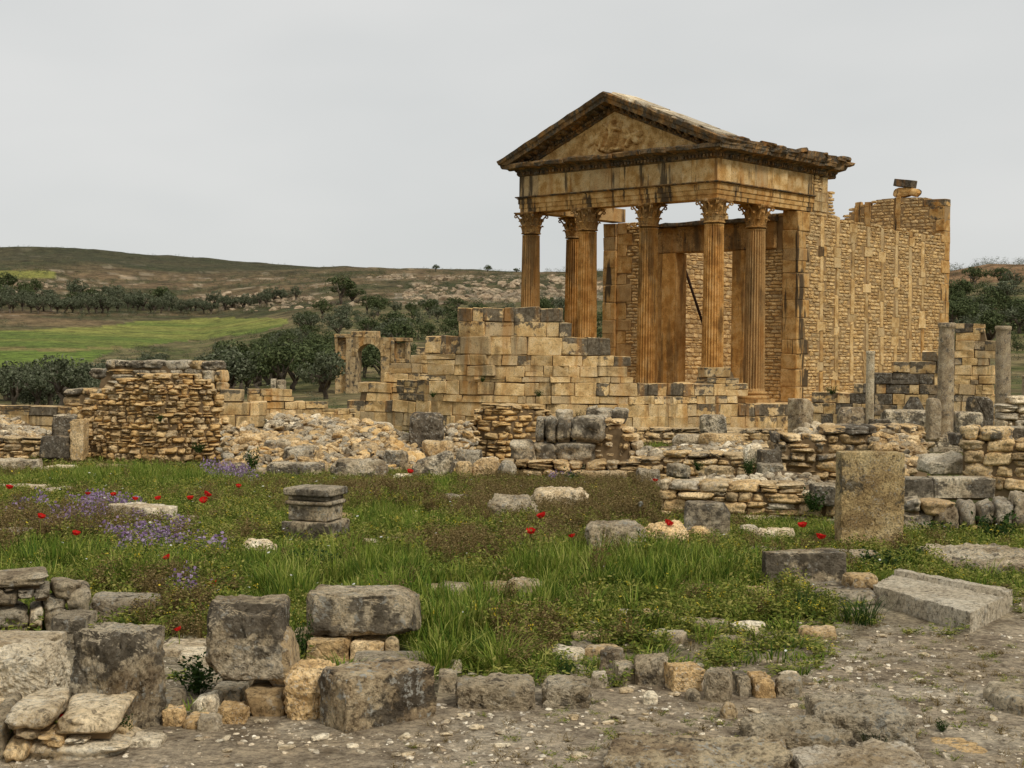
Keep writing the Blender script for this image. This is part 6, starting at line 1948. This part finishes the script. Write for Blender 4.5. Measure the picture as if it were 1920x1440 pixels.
WHITE_M = plain('white_petal', [(0.65, 0.64, 0.58), (0.78, 0.77, 0.72)], 9, 0, 0.7, 0.1, 0.3)
YELLOW_M = plain('yellow_petal', [(0.55, 0.40, 0.03), (0.70, 0.52, 0.05)], 9, 0, 0.7, 0.1, 0.3)
SCREE_M = stone('pebble_stone', (0.74, 0.68, 0.56), (0.58, 0.49, 0.36), (0.36, 0.28, 0.19), crust=0.06, bump=0.3, spots=0, vary=0.5)

def tuft(seed, n, h, spread, wid, mat, curl=0.35, name='tuft'):
    rg = np.random.RandomState(seed)
    V, Fc = [], []
    for k in range(n):
        a, r = rg.uniform(0, 6.28), spread * rg.uniform(0, 1) ** 0.6
        hh = h * rg.uniform(0.45, 1.0)
        b0 = np.array((r * math.cos(a), r * math.sin(a), -0.02))
        da = a + rg.uniform(-1, 1)
        dr = np.array((math.cos(da), math.sin(da), 0))
        sd = np.array((-dr[1], dr[0], 0))
        cu = curl * rg.uniform(0.2, 1.2) * hh
        w = wid * rg.uniform(0.6, 1.2)
        i0 = len(V)
        for j, t in enumerate((0, 0.4, 0.75)):
            p = b0 + dr * cu * t * t + np.array((0, 0, hh * (t - 0.15 * t * t)))
            ww = w * (1 - 0.55 * t) * 0.5
            V += [p - sd * ww, p + sd * ww]
        V.append(b0 + dr * cu * 1.15 + np.array((0, 0, hh * 0.86)))
        Fc += [(i0, i0 + 1, i0 + 3, i0 + 2), (i0 + 2, i0 + 3, i0 + 5, i0 + 4), (i0 + 4, i0 + 5, i0 + 6)]
    return mesh(name, V, Fc, mat)

def weed(seed, nst, h, spread, leaf, mat, per=12, head=None, headn=0, heads=0.02, name='weed', up=0.0):
    rg = np.random.RandomState(seed)
    V, Fc, mi = [], [], []
    mats = [mat] + ([head] if head else [])
    for k in range(nst):
        a = rg.uniform(0, 6.28)
        r = spread * rg.uniform(0.2, 1)
        hh = h * rg.uniform(0.5, 1)
        e = np.array((r * math.cos(a), r * math.sin(a), hh))
        b0 = e * (0.25, 0.25, 0)
        sd = np.array((-math.sin(a), math.cos(a), 0)) * 0.004
        i0 = len(V)
        V += [b0 - sd, b0 + sd, e]
        Fc.append((i0, i0 + 1, i0 + 2)); mi.append(0)
        for j in range(per):
            t = rg.uniform(0.15 + up, 1.0)
            p = b0 + (e - b0) * t + rg.randn(3) * 0.012
            d = rg.randn(3) * (1, 1, 0.6) + (0, 0, 0.35)
            d /= np.linalg.norm(d)
            s2 = np.cross(d, rg.randn(3))
            s2 /= np.linalg.norm(s2)
            L = leaf * rg.uniform(0.6, 1.3)
            i0 = len(V)
            V += [p, p + d * L * .5 + s2 * L * .24, p + d * L, p + d * L * .5 - s2 * L * .24]
            Fc.append((i0, i0 + 1, i0 + 2, i0 + 3)); mi.append(0)
        if head and rg.rand() < headn:
            for j in range(7):
                p = e + rg.randn(3) * heads * 0.9
                d = rg.randn(3); d /= np.linalg.norm(d)
                s2 = np.cross(d, rg.randn(3)); s2 /= np.linalg.norm(s2)
                L = heads * rg.uniform(0.7, 1.2)
                i0 = len(V)
                V += [p, p + d * L * .5 + s2 * L * .5, p + d * L, p + d * L * .5 - s2 * L * .5]
                Fc.append((i0, i0 + 1, i0 + 2, i0 + 3)); mi.append(1)
    return mesh(name, V, Fc, mats, False, mi)

def footprints():
    out = []
    for o in bpy.data.objects:
        if o.parent is None and o.type == 'MESH' and o.get('category') and 3 < o.location.y < 34:
            bb = [Vector(c) for c in o.bound_box]
            xs, ys = [c.x for c in bb], [c.y for c in bb]
            out.append((o.location.x, o.location.y, max(xs) - min(xs), max(ys) - min(ys), o.rotation_euler.z))
    return out
FP_ = footprints()
def clear_of(x, y, grow=0.0):
    ok = np.ones(len(x), bool)
    for (cx_, cy_, w, d, a) in FP_:
        dx, dy = x - cx_, y - cy_
        u = dx * math.cos(a) + dy * math.sin(a)
        v = -dx * math.sin(a) + dy * math.cos(a)
        ok &= ~((np.abs(u) < w / 2 + grow) & (np.abs(v) < d / 2 + grow))
    return ok

rsg = np.random.RandomState(2024)
def sample(n, d0, d1, m=0.56):
    D = np.sqrt(rsg.uniform(d0 ** 2, d1 ** 2, n))
    x = D * rsg.uniform(-m, m, n)
    z = Zg(x, D)
    return x, D, z

DRYZ = [((1050, 965), (240, 55)), ((330, 1120), (120, 40)), ((1000, 1215), (130, 30)), ((330, 1165), (90, 40)), ((1210, 920), (110, 45)), ((720, 950), (130, 30)), ((60, 1000), (200, 40)), ((880, 1050), (160, 30))]
PURZ = [((120, 985), (80, 22)), ((190, 965), (80, 18)), ((215, 1000), (50, 30)), ((270, 1010), (60, 34)), ((300, 1050), (40, 16)), ((395, 1045), (25, 14)), ((430, 895), (45, 18)), ((455, 905), (35, 14)), ((350, 1090), (20, 14)), ((335, 1120), (30, 14)), ((60, 965), (30, 14)), ((1050, 905), (30, 10)), ((320, 1020), (50, 20))]
GREENZ = [((250, 908), (190, 18)), ((720, 965), (70, 28)), ((1150, 1085), (260, 45)), ((860, 1220), (110, 55)), ((700, 1085), (120, 30)), ((540, 1120), (70, 30)), ((820, 935), (40, 20)), ((930, 1130), (250, 40)), ((100, 1065), (80, 18)), ((240, 1100), (60, 15))]
def zone(px, py, Z):
    v = np.zeros(len(px))
    for (cx_, cy_), (rx, ry) in Z:
        v = np.maximum(v, 1.25 - np.hypot((px - cx_) / rx, (py - cy_) / ry))
    return np.clip(v * 1.6, 0, 1)

x, D, z = sample(76000, 6.5, 27.0)
lu, px_, py_ = lushness(x, D, z)
top_lim = np.interp(px_, [0, 480, 520, 1190, 1250, 1420, 1570], [893, 893, 905, 908, 960, 990, 1004])
pavement = inpoly(px_, py_, [(1590, 1190), (1700, 1100), (1920, 1090), (1990, 1040), (1990, 1020), (1740, 1040), (1700, 1050), (1640, 1060)])
patch = fbm2(x * 0.55, D * 0.55, 3, 71)
pn = fbm2(x * 1.7, D * 1.7, 3, 73)
ok = clear_of(x, D, 0.02) & (py_ > top_lim - 14) & (rsg.rand(len(x)) < lu * (0.75 + 0.6 * pn))
ok &= ~(inpoly(px_, py_, [(-50, 1200), (330, 1200), (620, 1240), (560, 1345), (-50, 1420)]) & (rsg.rand(len(x)) < 0.8))
bare = fbm2(x * 0.9 + 9, D * 0.9, 3, 79) > np.where((px_ > 1050) & (py_ > 1120), 0.12, 0.38)
ok &= ~bare
dz, pz, gz_ = zone(px_, py_, DRYZ), zone(px_, py_, PURZ), zone(px_, py_, GREENZ)
r_ = rsg.rand(len(x))
pg = np.clip(0.30 + 1.1 * patch + 0.9 * gz_ - 0.7 * dz, 0.04, 0.96)
pdry = np.clip(0.02 + 0.50 * dz - 0.4 * patch - 0.3 * gz_, 0.01, 0.55)
ppur = 0.2 * pz * (0.3 + 1.2 * (fbm2(x * 2.2, D * 2.2, 3, 77) > -0.05))
near_path = np.clip((ipx(px_, P_LINE) - py_) / 120, 0.3, 1.0)
kind = np.where(r_ < ppur, 3, np.where(r_ < ppur + (1 - ppur) * pdry, 2, np.where(rsg.rand(len(x)) < pg, 0, 1)))
hv = (0.5 + 0.8 * rsg.rand(len(x)) ** 1.5) * (0.75 + 0.5 * np.clip(gz_ + patch * 0.4, 0, 1)) * (0.45 + 0.55 * near_path)
P3 = np.stack([x, D, z - 0.01], -1)
rz = rsg.uniform(0, 6.28, len(x))
def emit(name, k, templates, seed, hmul=1.0):
    s = ok & (kind == k)
    sc = np.stack([0.8 + 0.5 * rsg.rand(s.sum())] * 2 + [hv[s] * hmul], -1)
    scatter(name, P3[s], rz[s], sc, templates, seed)
emit('grass', 0, [tuft(s, 42, 0.26, 0.10, 0.010, GRASS_M, 0.45) for s in (1, 2, 3)] + [tuft(4, 30, 0.32, 0.07, 0.009, GRASS_M, 0.6)], 1)
emit('weeds', 1, [weed(s, 13, 0.24, 0.13, 0.030, WEED_M, 15, YELLOW_M, 0.015, 0.012) for s in (1, 2, 3)] + [weed(5, 10, 0.13, 0.15, 0.04, WEED_M, 13)], 2)
emit('dry_weeds', 2, [weed(s, 18, 0.34, 0.12, 0.02, DRY_M, 18, up=0.25) for s in (11, 12, 13)] + [tuft(9, 24, 0.22, 0.09, 0.006, DRY_M, 0.5)], 3)
emit('purple_flowers', 3, [weed(s, 12, 0.24, 0.12, 0.026, GRASS_M, 9, PURPLE_M, 0.75, 0.03) for s in (21, 22)], 4)
# tiny daisies
x2, D2, z2 = sample(3600, 8, 26)
lu2, qx, qy = lushness(x2, D2, z2)
s2 = clear_of(x2, D2, 0.02) & (rsg.rand(len(x2)) < lu2 * 0.16) & (qy > np.where(qx < 1200, 905, 1000))
dais = []
for m_ in (WHITE_M, YELLOW_M, WHITE_M):
    b = MB()
    b.add([(0.016 * math.cos(k * 1.047), 0.016 * math.sin(k * 1.047), 0.2 + 0.004 * (k % 2)) for k in range(6)], [(0, 1, 2, 3, 4, 5)])
    b.add([(-.002, 0, -0.02), (.002, 0, -0.02), (0, 0, 0.2)], [(0, 1, 2)], 1)
    dais.append(b.mesh('daisy', [m_, GRASS_M]))
scatter('daisies', np.stack([x2, D2, z2], -1)[s2], rsg.uniform(0, 6.28, s2.sum()), np.stack([(0.6 + 0.6 * rsg.rand(s2.sum())) * np.clip(D2[s2] / 15, 0.55, 1)] * 2 + [0.7 + 0.6 * rsg.rand(s2.sum())], -1), dais, 5, 0.5)
# thin growth among the ruins further back
x3, D3, z3 = sample(15000, 26, 66, 0.6)
qx, qy = topx(x3, D3, z3)
s3 = (fbm2(x3 * 0.4, D3 * 0.4, 3, 91) > -0.05) 
scatter('low_weeds', np.stack([x3, D3, z3 - 0.02], -1)[s3], rsg.uniform(0, 6.28, s3.sum()), np.stack([1.1 + 0.7 * rsg.rand(s3.sum())] * 2 + [0.6 + 0.5 * rsg.rand(s3.sum())], -1),
        [weed(41, 10, 0.18, 0.16, 0.05, WEED_M, 10), tuft(42, 26, 0.22, 0.12, 0.016, GRASS_M, 0.5), weed(43, 10, 0.18, 0.14, 0.035, DRY_M, 10)], 6)
# pebbles and chips on the path
x4, D4_, z4 = sample(58000, 5.0, 15.0)
lu4, qx, qy = lushness(x4, D4_, z4)
s4 = clear_of(x4, D4_, 0.0) & (rsg.rand(len(x4)) < np.where(lu4 < 0.05, 0.9, np.where(lu4 < 0.4, 0.5, 0.03)) * (0.35 + 1.0 * (fbm2(x4 * 1.1, D4_ * 1.1, 3, 95) > -0.05)))
sz = 0.003 + 0.017 * rsg.rand(s4.sum()) ** 4
scatter('pebbles', np.stack([x4, D4_, z4], -1)[s4], rsg.uniform(0, 6.28, s4.sum()), np.stack([sz * 2.3, sz * 1.7, sz * 0.8], -1), [mesh('pebble', *TPL['sharp'][k], SCREE_M) for k in range(6)], 7, 0.3)
# dry litter on the path
x5, D5, z5 = sample(9000, 5.0, 14.0)
lu5, qx, qy = lushness(x5, D5, z5)
s5 = clear_of(x5, D5, 0.0) & (lu5 < 0.3) & (fbm2(x5 * 0.9, D5 * 0.9, 3, 97) > 0.0) & (rsg.rand(len(x5)) < 0.55)
scatter('dry_litter', np.stack([x5, D5, z5], -1)[s5], rsg.uniform(0, 6.28, s5.sum()), np.stack([0.5 + 0.5 * rsg.rand(s5.sum())] * 2 + [0.2 + 0.25 * rsg.rand(s5.sum())], -1), [tuft(51, 14, 0.12, 0.08, 0.005, DRY_M, 1.2), weed(52, 7, 0.08, 0.09, 0.016, DRY_M, 7), weed(53, 6, 0.06, 0.08, 0.018, WEED_M, 8)], 8)
# scrub on the hills
n6 = 26000
D6 = np.sqrt(rsg.uniform(75 ** 2, 930 ** 2, n6))
a6 = rsg.uniform(-0.46, 0.46, n6)
x6 = D6 * a6
z6 = Zg(x6, D6)
qx, qy = topx(x6, D6, z6)
fld = (D6 > 170) & (D6 < 455) & (qx < 545) & (qy < ipx(qx, FLOW) + 4) & (qy > ipx(qx, FUP) - 4)
dens = np.clip(0.5 + 1.6 * fbm2(x6 / 38, D6 / 24, 5, 51) * -1, 0.05, 1) - (D6 > 760) * 0.3 + (D6 < 300) * 0.4
s6 = ~fld & (rsg.rand(n6) < dens)
sz = (0.4 + 1.2 * rsg.rand(s6.sum()) ** 2) * np.where(D6[s6] > 700, 0.9, 1.0 + D6[s6] / 600)
scatter('scrub', np.stack([x6, D6, z6 - 0.1], -1)[s6], rsg.uniform(0, 6.28, s6.sum()), np.stack([sz * 1.5, sz * 1.5, sz], -1), [tree_template(s, OLIVE2 if s % 2 else OLIVE, True, 260)[1] for s in (61, 62, 63, 64)], 9)
# bare rock on the hillside
n7 = 2600
D7 = rsg.uniform(360, 640, n7)
x7 = D7 * rsg.uniform(-0.36, 0.12, n7)
z7 = Zg(x7, D7)
qx, qy = topx(x7, D7, z7)
wz = zone(qx, qy, [((900, 548), (140, 24)), ((60, 545), (110, 20)), ((480, 566), (130, 16)), ((700, 580), (60, 14)), ((520, 512), (60, 8)), ((1060, 545), (100, 26)), ((830, 520), (120, 8))])
s7 = rsg.rand(n7) < wz
sz = 0.6 + 2.2 * rsg.rand(s7.sum()) ** 2
scatter('hillside_rocks', np.stack([x7, D7, z7 - 0.1], -1)[s7], rsg.uniform(0, 6.28, s7.sum()), np.stack([sz * 1.8, sz * 1.3, sz * 0.8], -1), [mesh('rock', *TPL['sharp'][k], stone('hill_rock', (0.46, 0.37, 0.26), (0.36, 0.27, 0.18), (0.2, 0.15, 0.1), crust=0.2, bump=0.2, spots=0, vary=0.4, sc=0.3) if k == 0 else bpy.data.materials['hill_rock']) for k in range(5)], 10, 0.4)

# ---------------------------------------------------------------- single plants, flowers and loose stones
bush_me = [weed(70 + k, 34, 0.42, 0.30, 0.055, BUSH_M, 16, name='leaves') for k in range(3)] + [tuft(75, 120, 0.42, 0.2, 0.012, BUSH_M, 0.7, name='leaves')]
def plant(label, px, py, wpx, hpx, k=0, D=None, name='weed_bush', group=None):
    g = gpt(px, py)
    if D:
        g = at(px, py, D)
    w, h = wpx * g[1] / F, hpx * g[1] / F
    return tag(link(name, bush_me[k], None, tuple(g), (0, 0, rt.uniform(0, 6)), (w / 0.6, w / 0.6, h / 0.40)), label, 'plant', group)
plant('dark green bush growing on the capped wall left of the standing slab', 1524, 960, 64, 42, 0, D=16.9)
plant('dark leafy plant at the foot of the rounded grey wall, left one', 1762, 1036, 90, 60, 1, D=15.9)
plant('large dark leafy plant hanging over the rounded grey wall at right', 1872, 1030, 90, 70, 2, D=15.6)
plant('dark feathery fennel clump in front of the fallen slab', 1616, 1168, 110, 62, 3)
plant('dark fennel clump left of the fallen slab, by the boulder', 1496, 1148, 110, 58, 3)
plant('dark green bush between the standing slab and the fallen slab', 1650, 1080, 110, 50, 0)
plant('dark green bush right of the standing slab foot', 1716, 1062, 70, 40, 1)
plant('dark bush growing out of the rubble bank end by the long dark block', 472, 886, 40, 44, 0, D=27)
plant('leafy plant in the gap between the two tall foreground blocks', 372, 1300, 120, 70, 1)
plant('yellow-green trailing weed beside the tall cracked grey block', 568, 1240, 40, 80, 2)
plant('leafy plant under the undercut bedrock ledge', 1640, 1402, 80, 50, 3)
plant('weeds under the left side of the bedrock ledge', 1568, 1398, 70, 40, 3)
plant('small green rosette on the path at lower right', 1766, 1372, 34, 24, 1)
plant('green weed at the foot of the cracked pillar block', 232, 1388, 40, 50, 0)
plant('dark weed on top of the stones left of the cracked pillar', 165, 1340, 70, 44, 1, D=7.4)
plant('green plant on the terrace wall near a poppy, left one', 1308, 882, 30, 18, 0, D=25)
plant('green plant hanging at the left end of the broken wall', 1404, 890, 38, 30, 1, D=23.4)
plant('tall grass clump beside the dark corner under the block stack', 1065, 916, 50, 36, 2, D=24.4)
plant('green bush by the flat-topped tomb block', 350, 962, 44, 26, 0)
plant('dark leafy clump in the grass below the white rough boulder', 590, 1075, 130, 44, 1)
plant('bright green clump right of the low rough block', 1255, 1062, 90, 46, 3)
plant('tall green clump of grass before the square grey block', 1180, 1112, 150, 60, 3)
plant('low green clump at the foot of the long kerb stone', 1060, 1275, 50, 36, 0)
dryt = weed(80, 30, 0.3, 0.2, 0.02, DRY_M, 16, name='stems')
g = at(1084, 784, 26.6)
tag(link('dry_tuft', dryt, None, tuple(g), (0, 0, 0), (1.0, 1.0, 0.65)), 'yellow-brown dry tuft on top of the dark block stack', 'plant')

for px, py, w_, h_, l in ((1190, 990, 120, 84, 'tall reddish-brown dry weed thicket left of the capped wall'), (1120, 968, 110, 50, 'low reddish-brown dry weeds behind the low rough block'), (1230, 955, 90, 62, 'dry brown weeds against the left end of the capped wall'), (1010, 1000, 120, 40, 'brown dry weed patch below the long rock outcrop'),
                         (320, 1150, 120, 52, 'rust-brown dry weeds between the two tall foreground blocks'), (1010, 1240, 60, 36, 'small dry brown weed above the low kerb stones'), (700, 960, 100, 40, 'brown dry weeds right of the moulded pedestal')):
    g = gpt(px, py)
    tag(link('dry_weed_bush', weed(int(px), 60, 0.42, 0.32, 0.022, DRY_M, 22, up=0.15, name='stems'), None, tuple(g), (0, 0, rt.uniform(0, 6)), (w_ * g[1] / F / 0.6, w_ * g[1] / F / 0.6, h_ * g[1] / F / 0.40)), l, 'plant')
b = MB()
for k in range(90):
    q = np.random.RandomState(k).randn(3); q /= np.linalg.norm(q)
    t_ = np.cross(q, (0.3, 0.5, 0.8)); t_ /= np.linalg.norm(t_)
    b.add([q * 0.004, q * 0.03 + t_ * 0.005, q * 0.034, q * 0.03 - t_ * 0.005], [(0, 1, 2, 3)])
b.tube([(0.03, 0, -0.4), (0.01, 0, -0.2), (0, 0, 0)], [0.004, 0.004, 0.003], 5, mi=1)
g = at(1201, 945, 16.6)
tag(b.obj('seed_head', [WHITE_M, GRASS_M], None, loc=tuple(g)), 'round white dandelion seed head on a stalk in the dry weeds', 'flower')

for px, py, D_, w_, h_, k_, l in ((905, 716, 48.4, 16, 12, 0, 'small green weed in a joint of the curved wall'), (1010, 744, 48.2, 20, 14, 1, 'weed growing from a lower joint of the curved wall'), (812, 745, 49.3, 18, 12, 2, 'tiny weed on the left ledge of the curved wall'), (300, 792, 31.0, 22, 16, 0, 'weed rooted in the middle of the rough rubble wall'), (372, 850, 31.2, 30, 22, 1, 'green weed low at the right end of the rough rubble wall'), (1560, 740, 50.8, 26, 16, 2, 'weed on the dark stepped wall left of the pale column')):
    plant(l, px, py, w_, h_, k_, D=D_ - 0.15)

def poppy_mesh():
    b = MB()
    for k in range(5):
        a = k * 1.257
        pts = []
        for t, r, zz in ((0, 0.004, 0), (0.5, 0.030, 0.012), (1, 0.040, 0.036)):
            for s in (-1, 0, 1):
                aa = a + s * 0.72 * (0.4 + 0.6 * t)
                pts.append((r * math.cos(aa), r * math.sin(aa), zz + 0.004 * abs(s)))
        b.add(pts, [(0, 1, 4, 3), (1, 2, 5, 4), (3, 4, 7, 6), (4, 5, 8, 7)])
    return b.mesh('petals', RED_M, True)
def stem_mesh():
    b = MB()
    b.tube([(0.02, 0.0, -0.31), (0.008, 0.005, -0.15), (0, 0, 0)], [0.004, 0.003, 0.003], 5)
    return b.mesh('stem', GRASS_M)
pm, stm = poppy_mesh(), stem_mesh()
POP = [(17, 917, 'red poppy at the left edge, above the flat pale slab'), (165, 928, 'red poppy left of the flat-topped tomb block, in short green grass'), (213, 930, 'small red poppy just above the left end of the tomb block'), (253, 938, 'red poppy standing over the middle of the flat-topped tomb block'),
       (297, 937, 'small orange-red poppy over the right end of the tomb block'), (357, 937, 'faint red poppy right of the tomb block, left of a pair'), (386, 930, 'upper red poppy of the pair right of the tomb block'), (383, 942, 'lower red poppy of the pair right of the tomb block'),
       (447, 914, 'big red poppy near the foot of the rubble wall by purple flowers'), (76, 972, 'big red poppy among the purple flowers at far left'), (142, 1004, 'wide red poppy below the purple flowers at left'), (315, 1048, 'large red poppy in the open grass left of the white rough boulder'),
       (400, 1099, 'red poppy in the grass above the tall cracked grey block'), (335, 1183, 'small red poppy between the two tall foreground blocks'), (768, 887, 'red poppy before the dark boulder tilted on edge'), (1047, 924, 'red poppy above the pale jagged rock in mid field'),
       (1017, 971, 'red poppy just below the long rock outcrop'), (995, 1001, 'red poppy in dry weeds, left of another at the same height'), (1073, 1008, 'red poppy in the grass left of the low rough block'), (1505, 989, 'bright red poppy left of the standing slab'),
       (1538, 1011, 'lower red poppy touching the left foot of the standing slab'), (1252, 985, 'red poppy above the jagged stones near the chamfered block'), (1228, 903, 'tiny red poppy at the left end of the capped wall'), (110, 1346, 'small red poppy on the bottom left wall')]
for px, py, l in POP:
    g = gpt(px, py + 12)
    for _ in range(12):
        r = ray(px, py); r = r / r[1]
        D = (zg(*(at(px, py, g[1])[:2])) + (0.27 if g[1] > 11 else 0.12) - EYE) / r[2]
        g = at(px, py, 0.5 * g[1] + 0.5 * min(max(D, 6), 27))
    s = rt.uniform(0.9, 1.35) * min(1.0, g[1] / 15)
    root = thing('poppy', l, 'poppy', tuple(g), rt.uniform(0, 6), 'red poppies in the field')
    link('petals', pm, root, rot=(rt.uniform(-.5, .1) + 0.5, rt.uniform(-.3, .3), 0), scale=(s, s, s))
    link('stem', stm, root, scale=(1, 1, 0.95 if g[1] > 11 else 0.42))
# loose stones on the path
rt2 = random.Random(12)
spots = []
while len(spots) < 85:
    px, py = rt2.uniform(330, 1900), rt2.uniform(1190, 1430)
    if py < ipx(px, P_LINE) - 45: continue
    g = gpt(px, py)
    if not clear_of(np.array([g[0]]), np.array([g[1]]), 0.03)[0]: continue
    spots.append(g)
for i, g in enumerate(spots):
    s = rt2.uniform(0.02, 0.045) * (1.6 if i % 9 == 0 else 1)
    tag(link('loose_stone', tmesh('sharp', PALE, i % 14), None, (g[0], g[1], g[2] + s * 0.12), (rt2.uniform(-.3, .3), rt2.uniform(-.3, .3), rt2.uniform(0, 6)), (s * 1.8, s * 1.2, s * 0.55)),
        (lambda q: 'small pale loose stone on the dirt before the lichen boulder' if q[0] < 720 else 'small pale loose stone on the dirt below the two long kerb stones' if q[0] < 1110 else 'small pale loose stone on the dirt below the curved stone row' if q[0] < 1520 and q[1] > 1300 else
         'small pale loose stone at the edge of the grass by the curved stone row' if q[0] < 1520 else 'small pale loose stone on the path before the fallen slab' if q[1] < 1290 else 'small pale loose stone on the path beside the bedrock ledges')(topx(*g)), 'stone', 'pale loose stones scattered on the path')
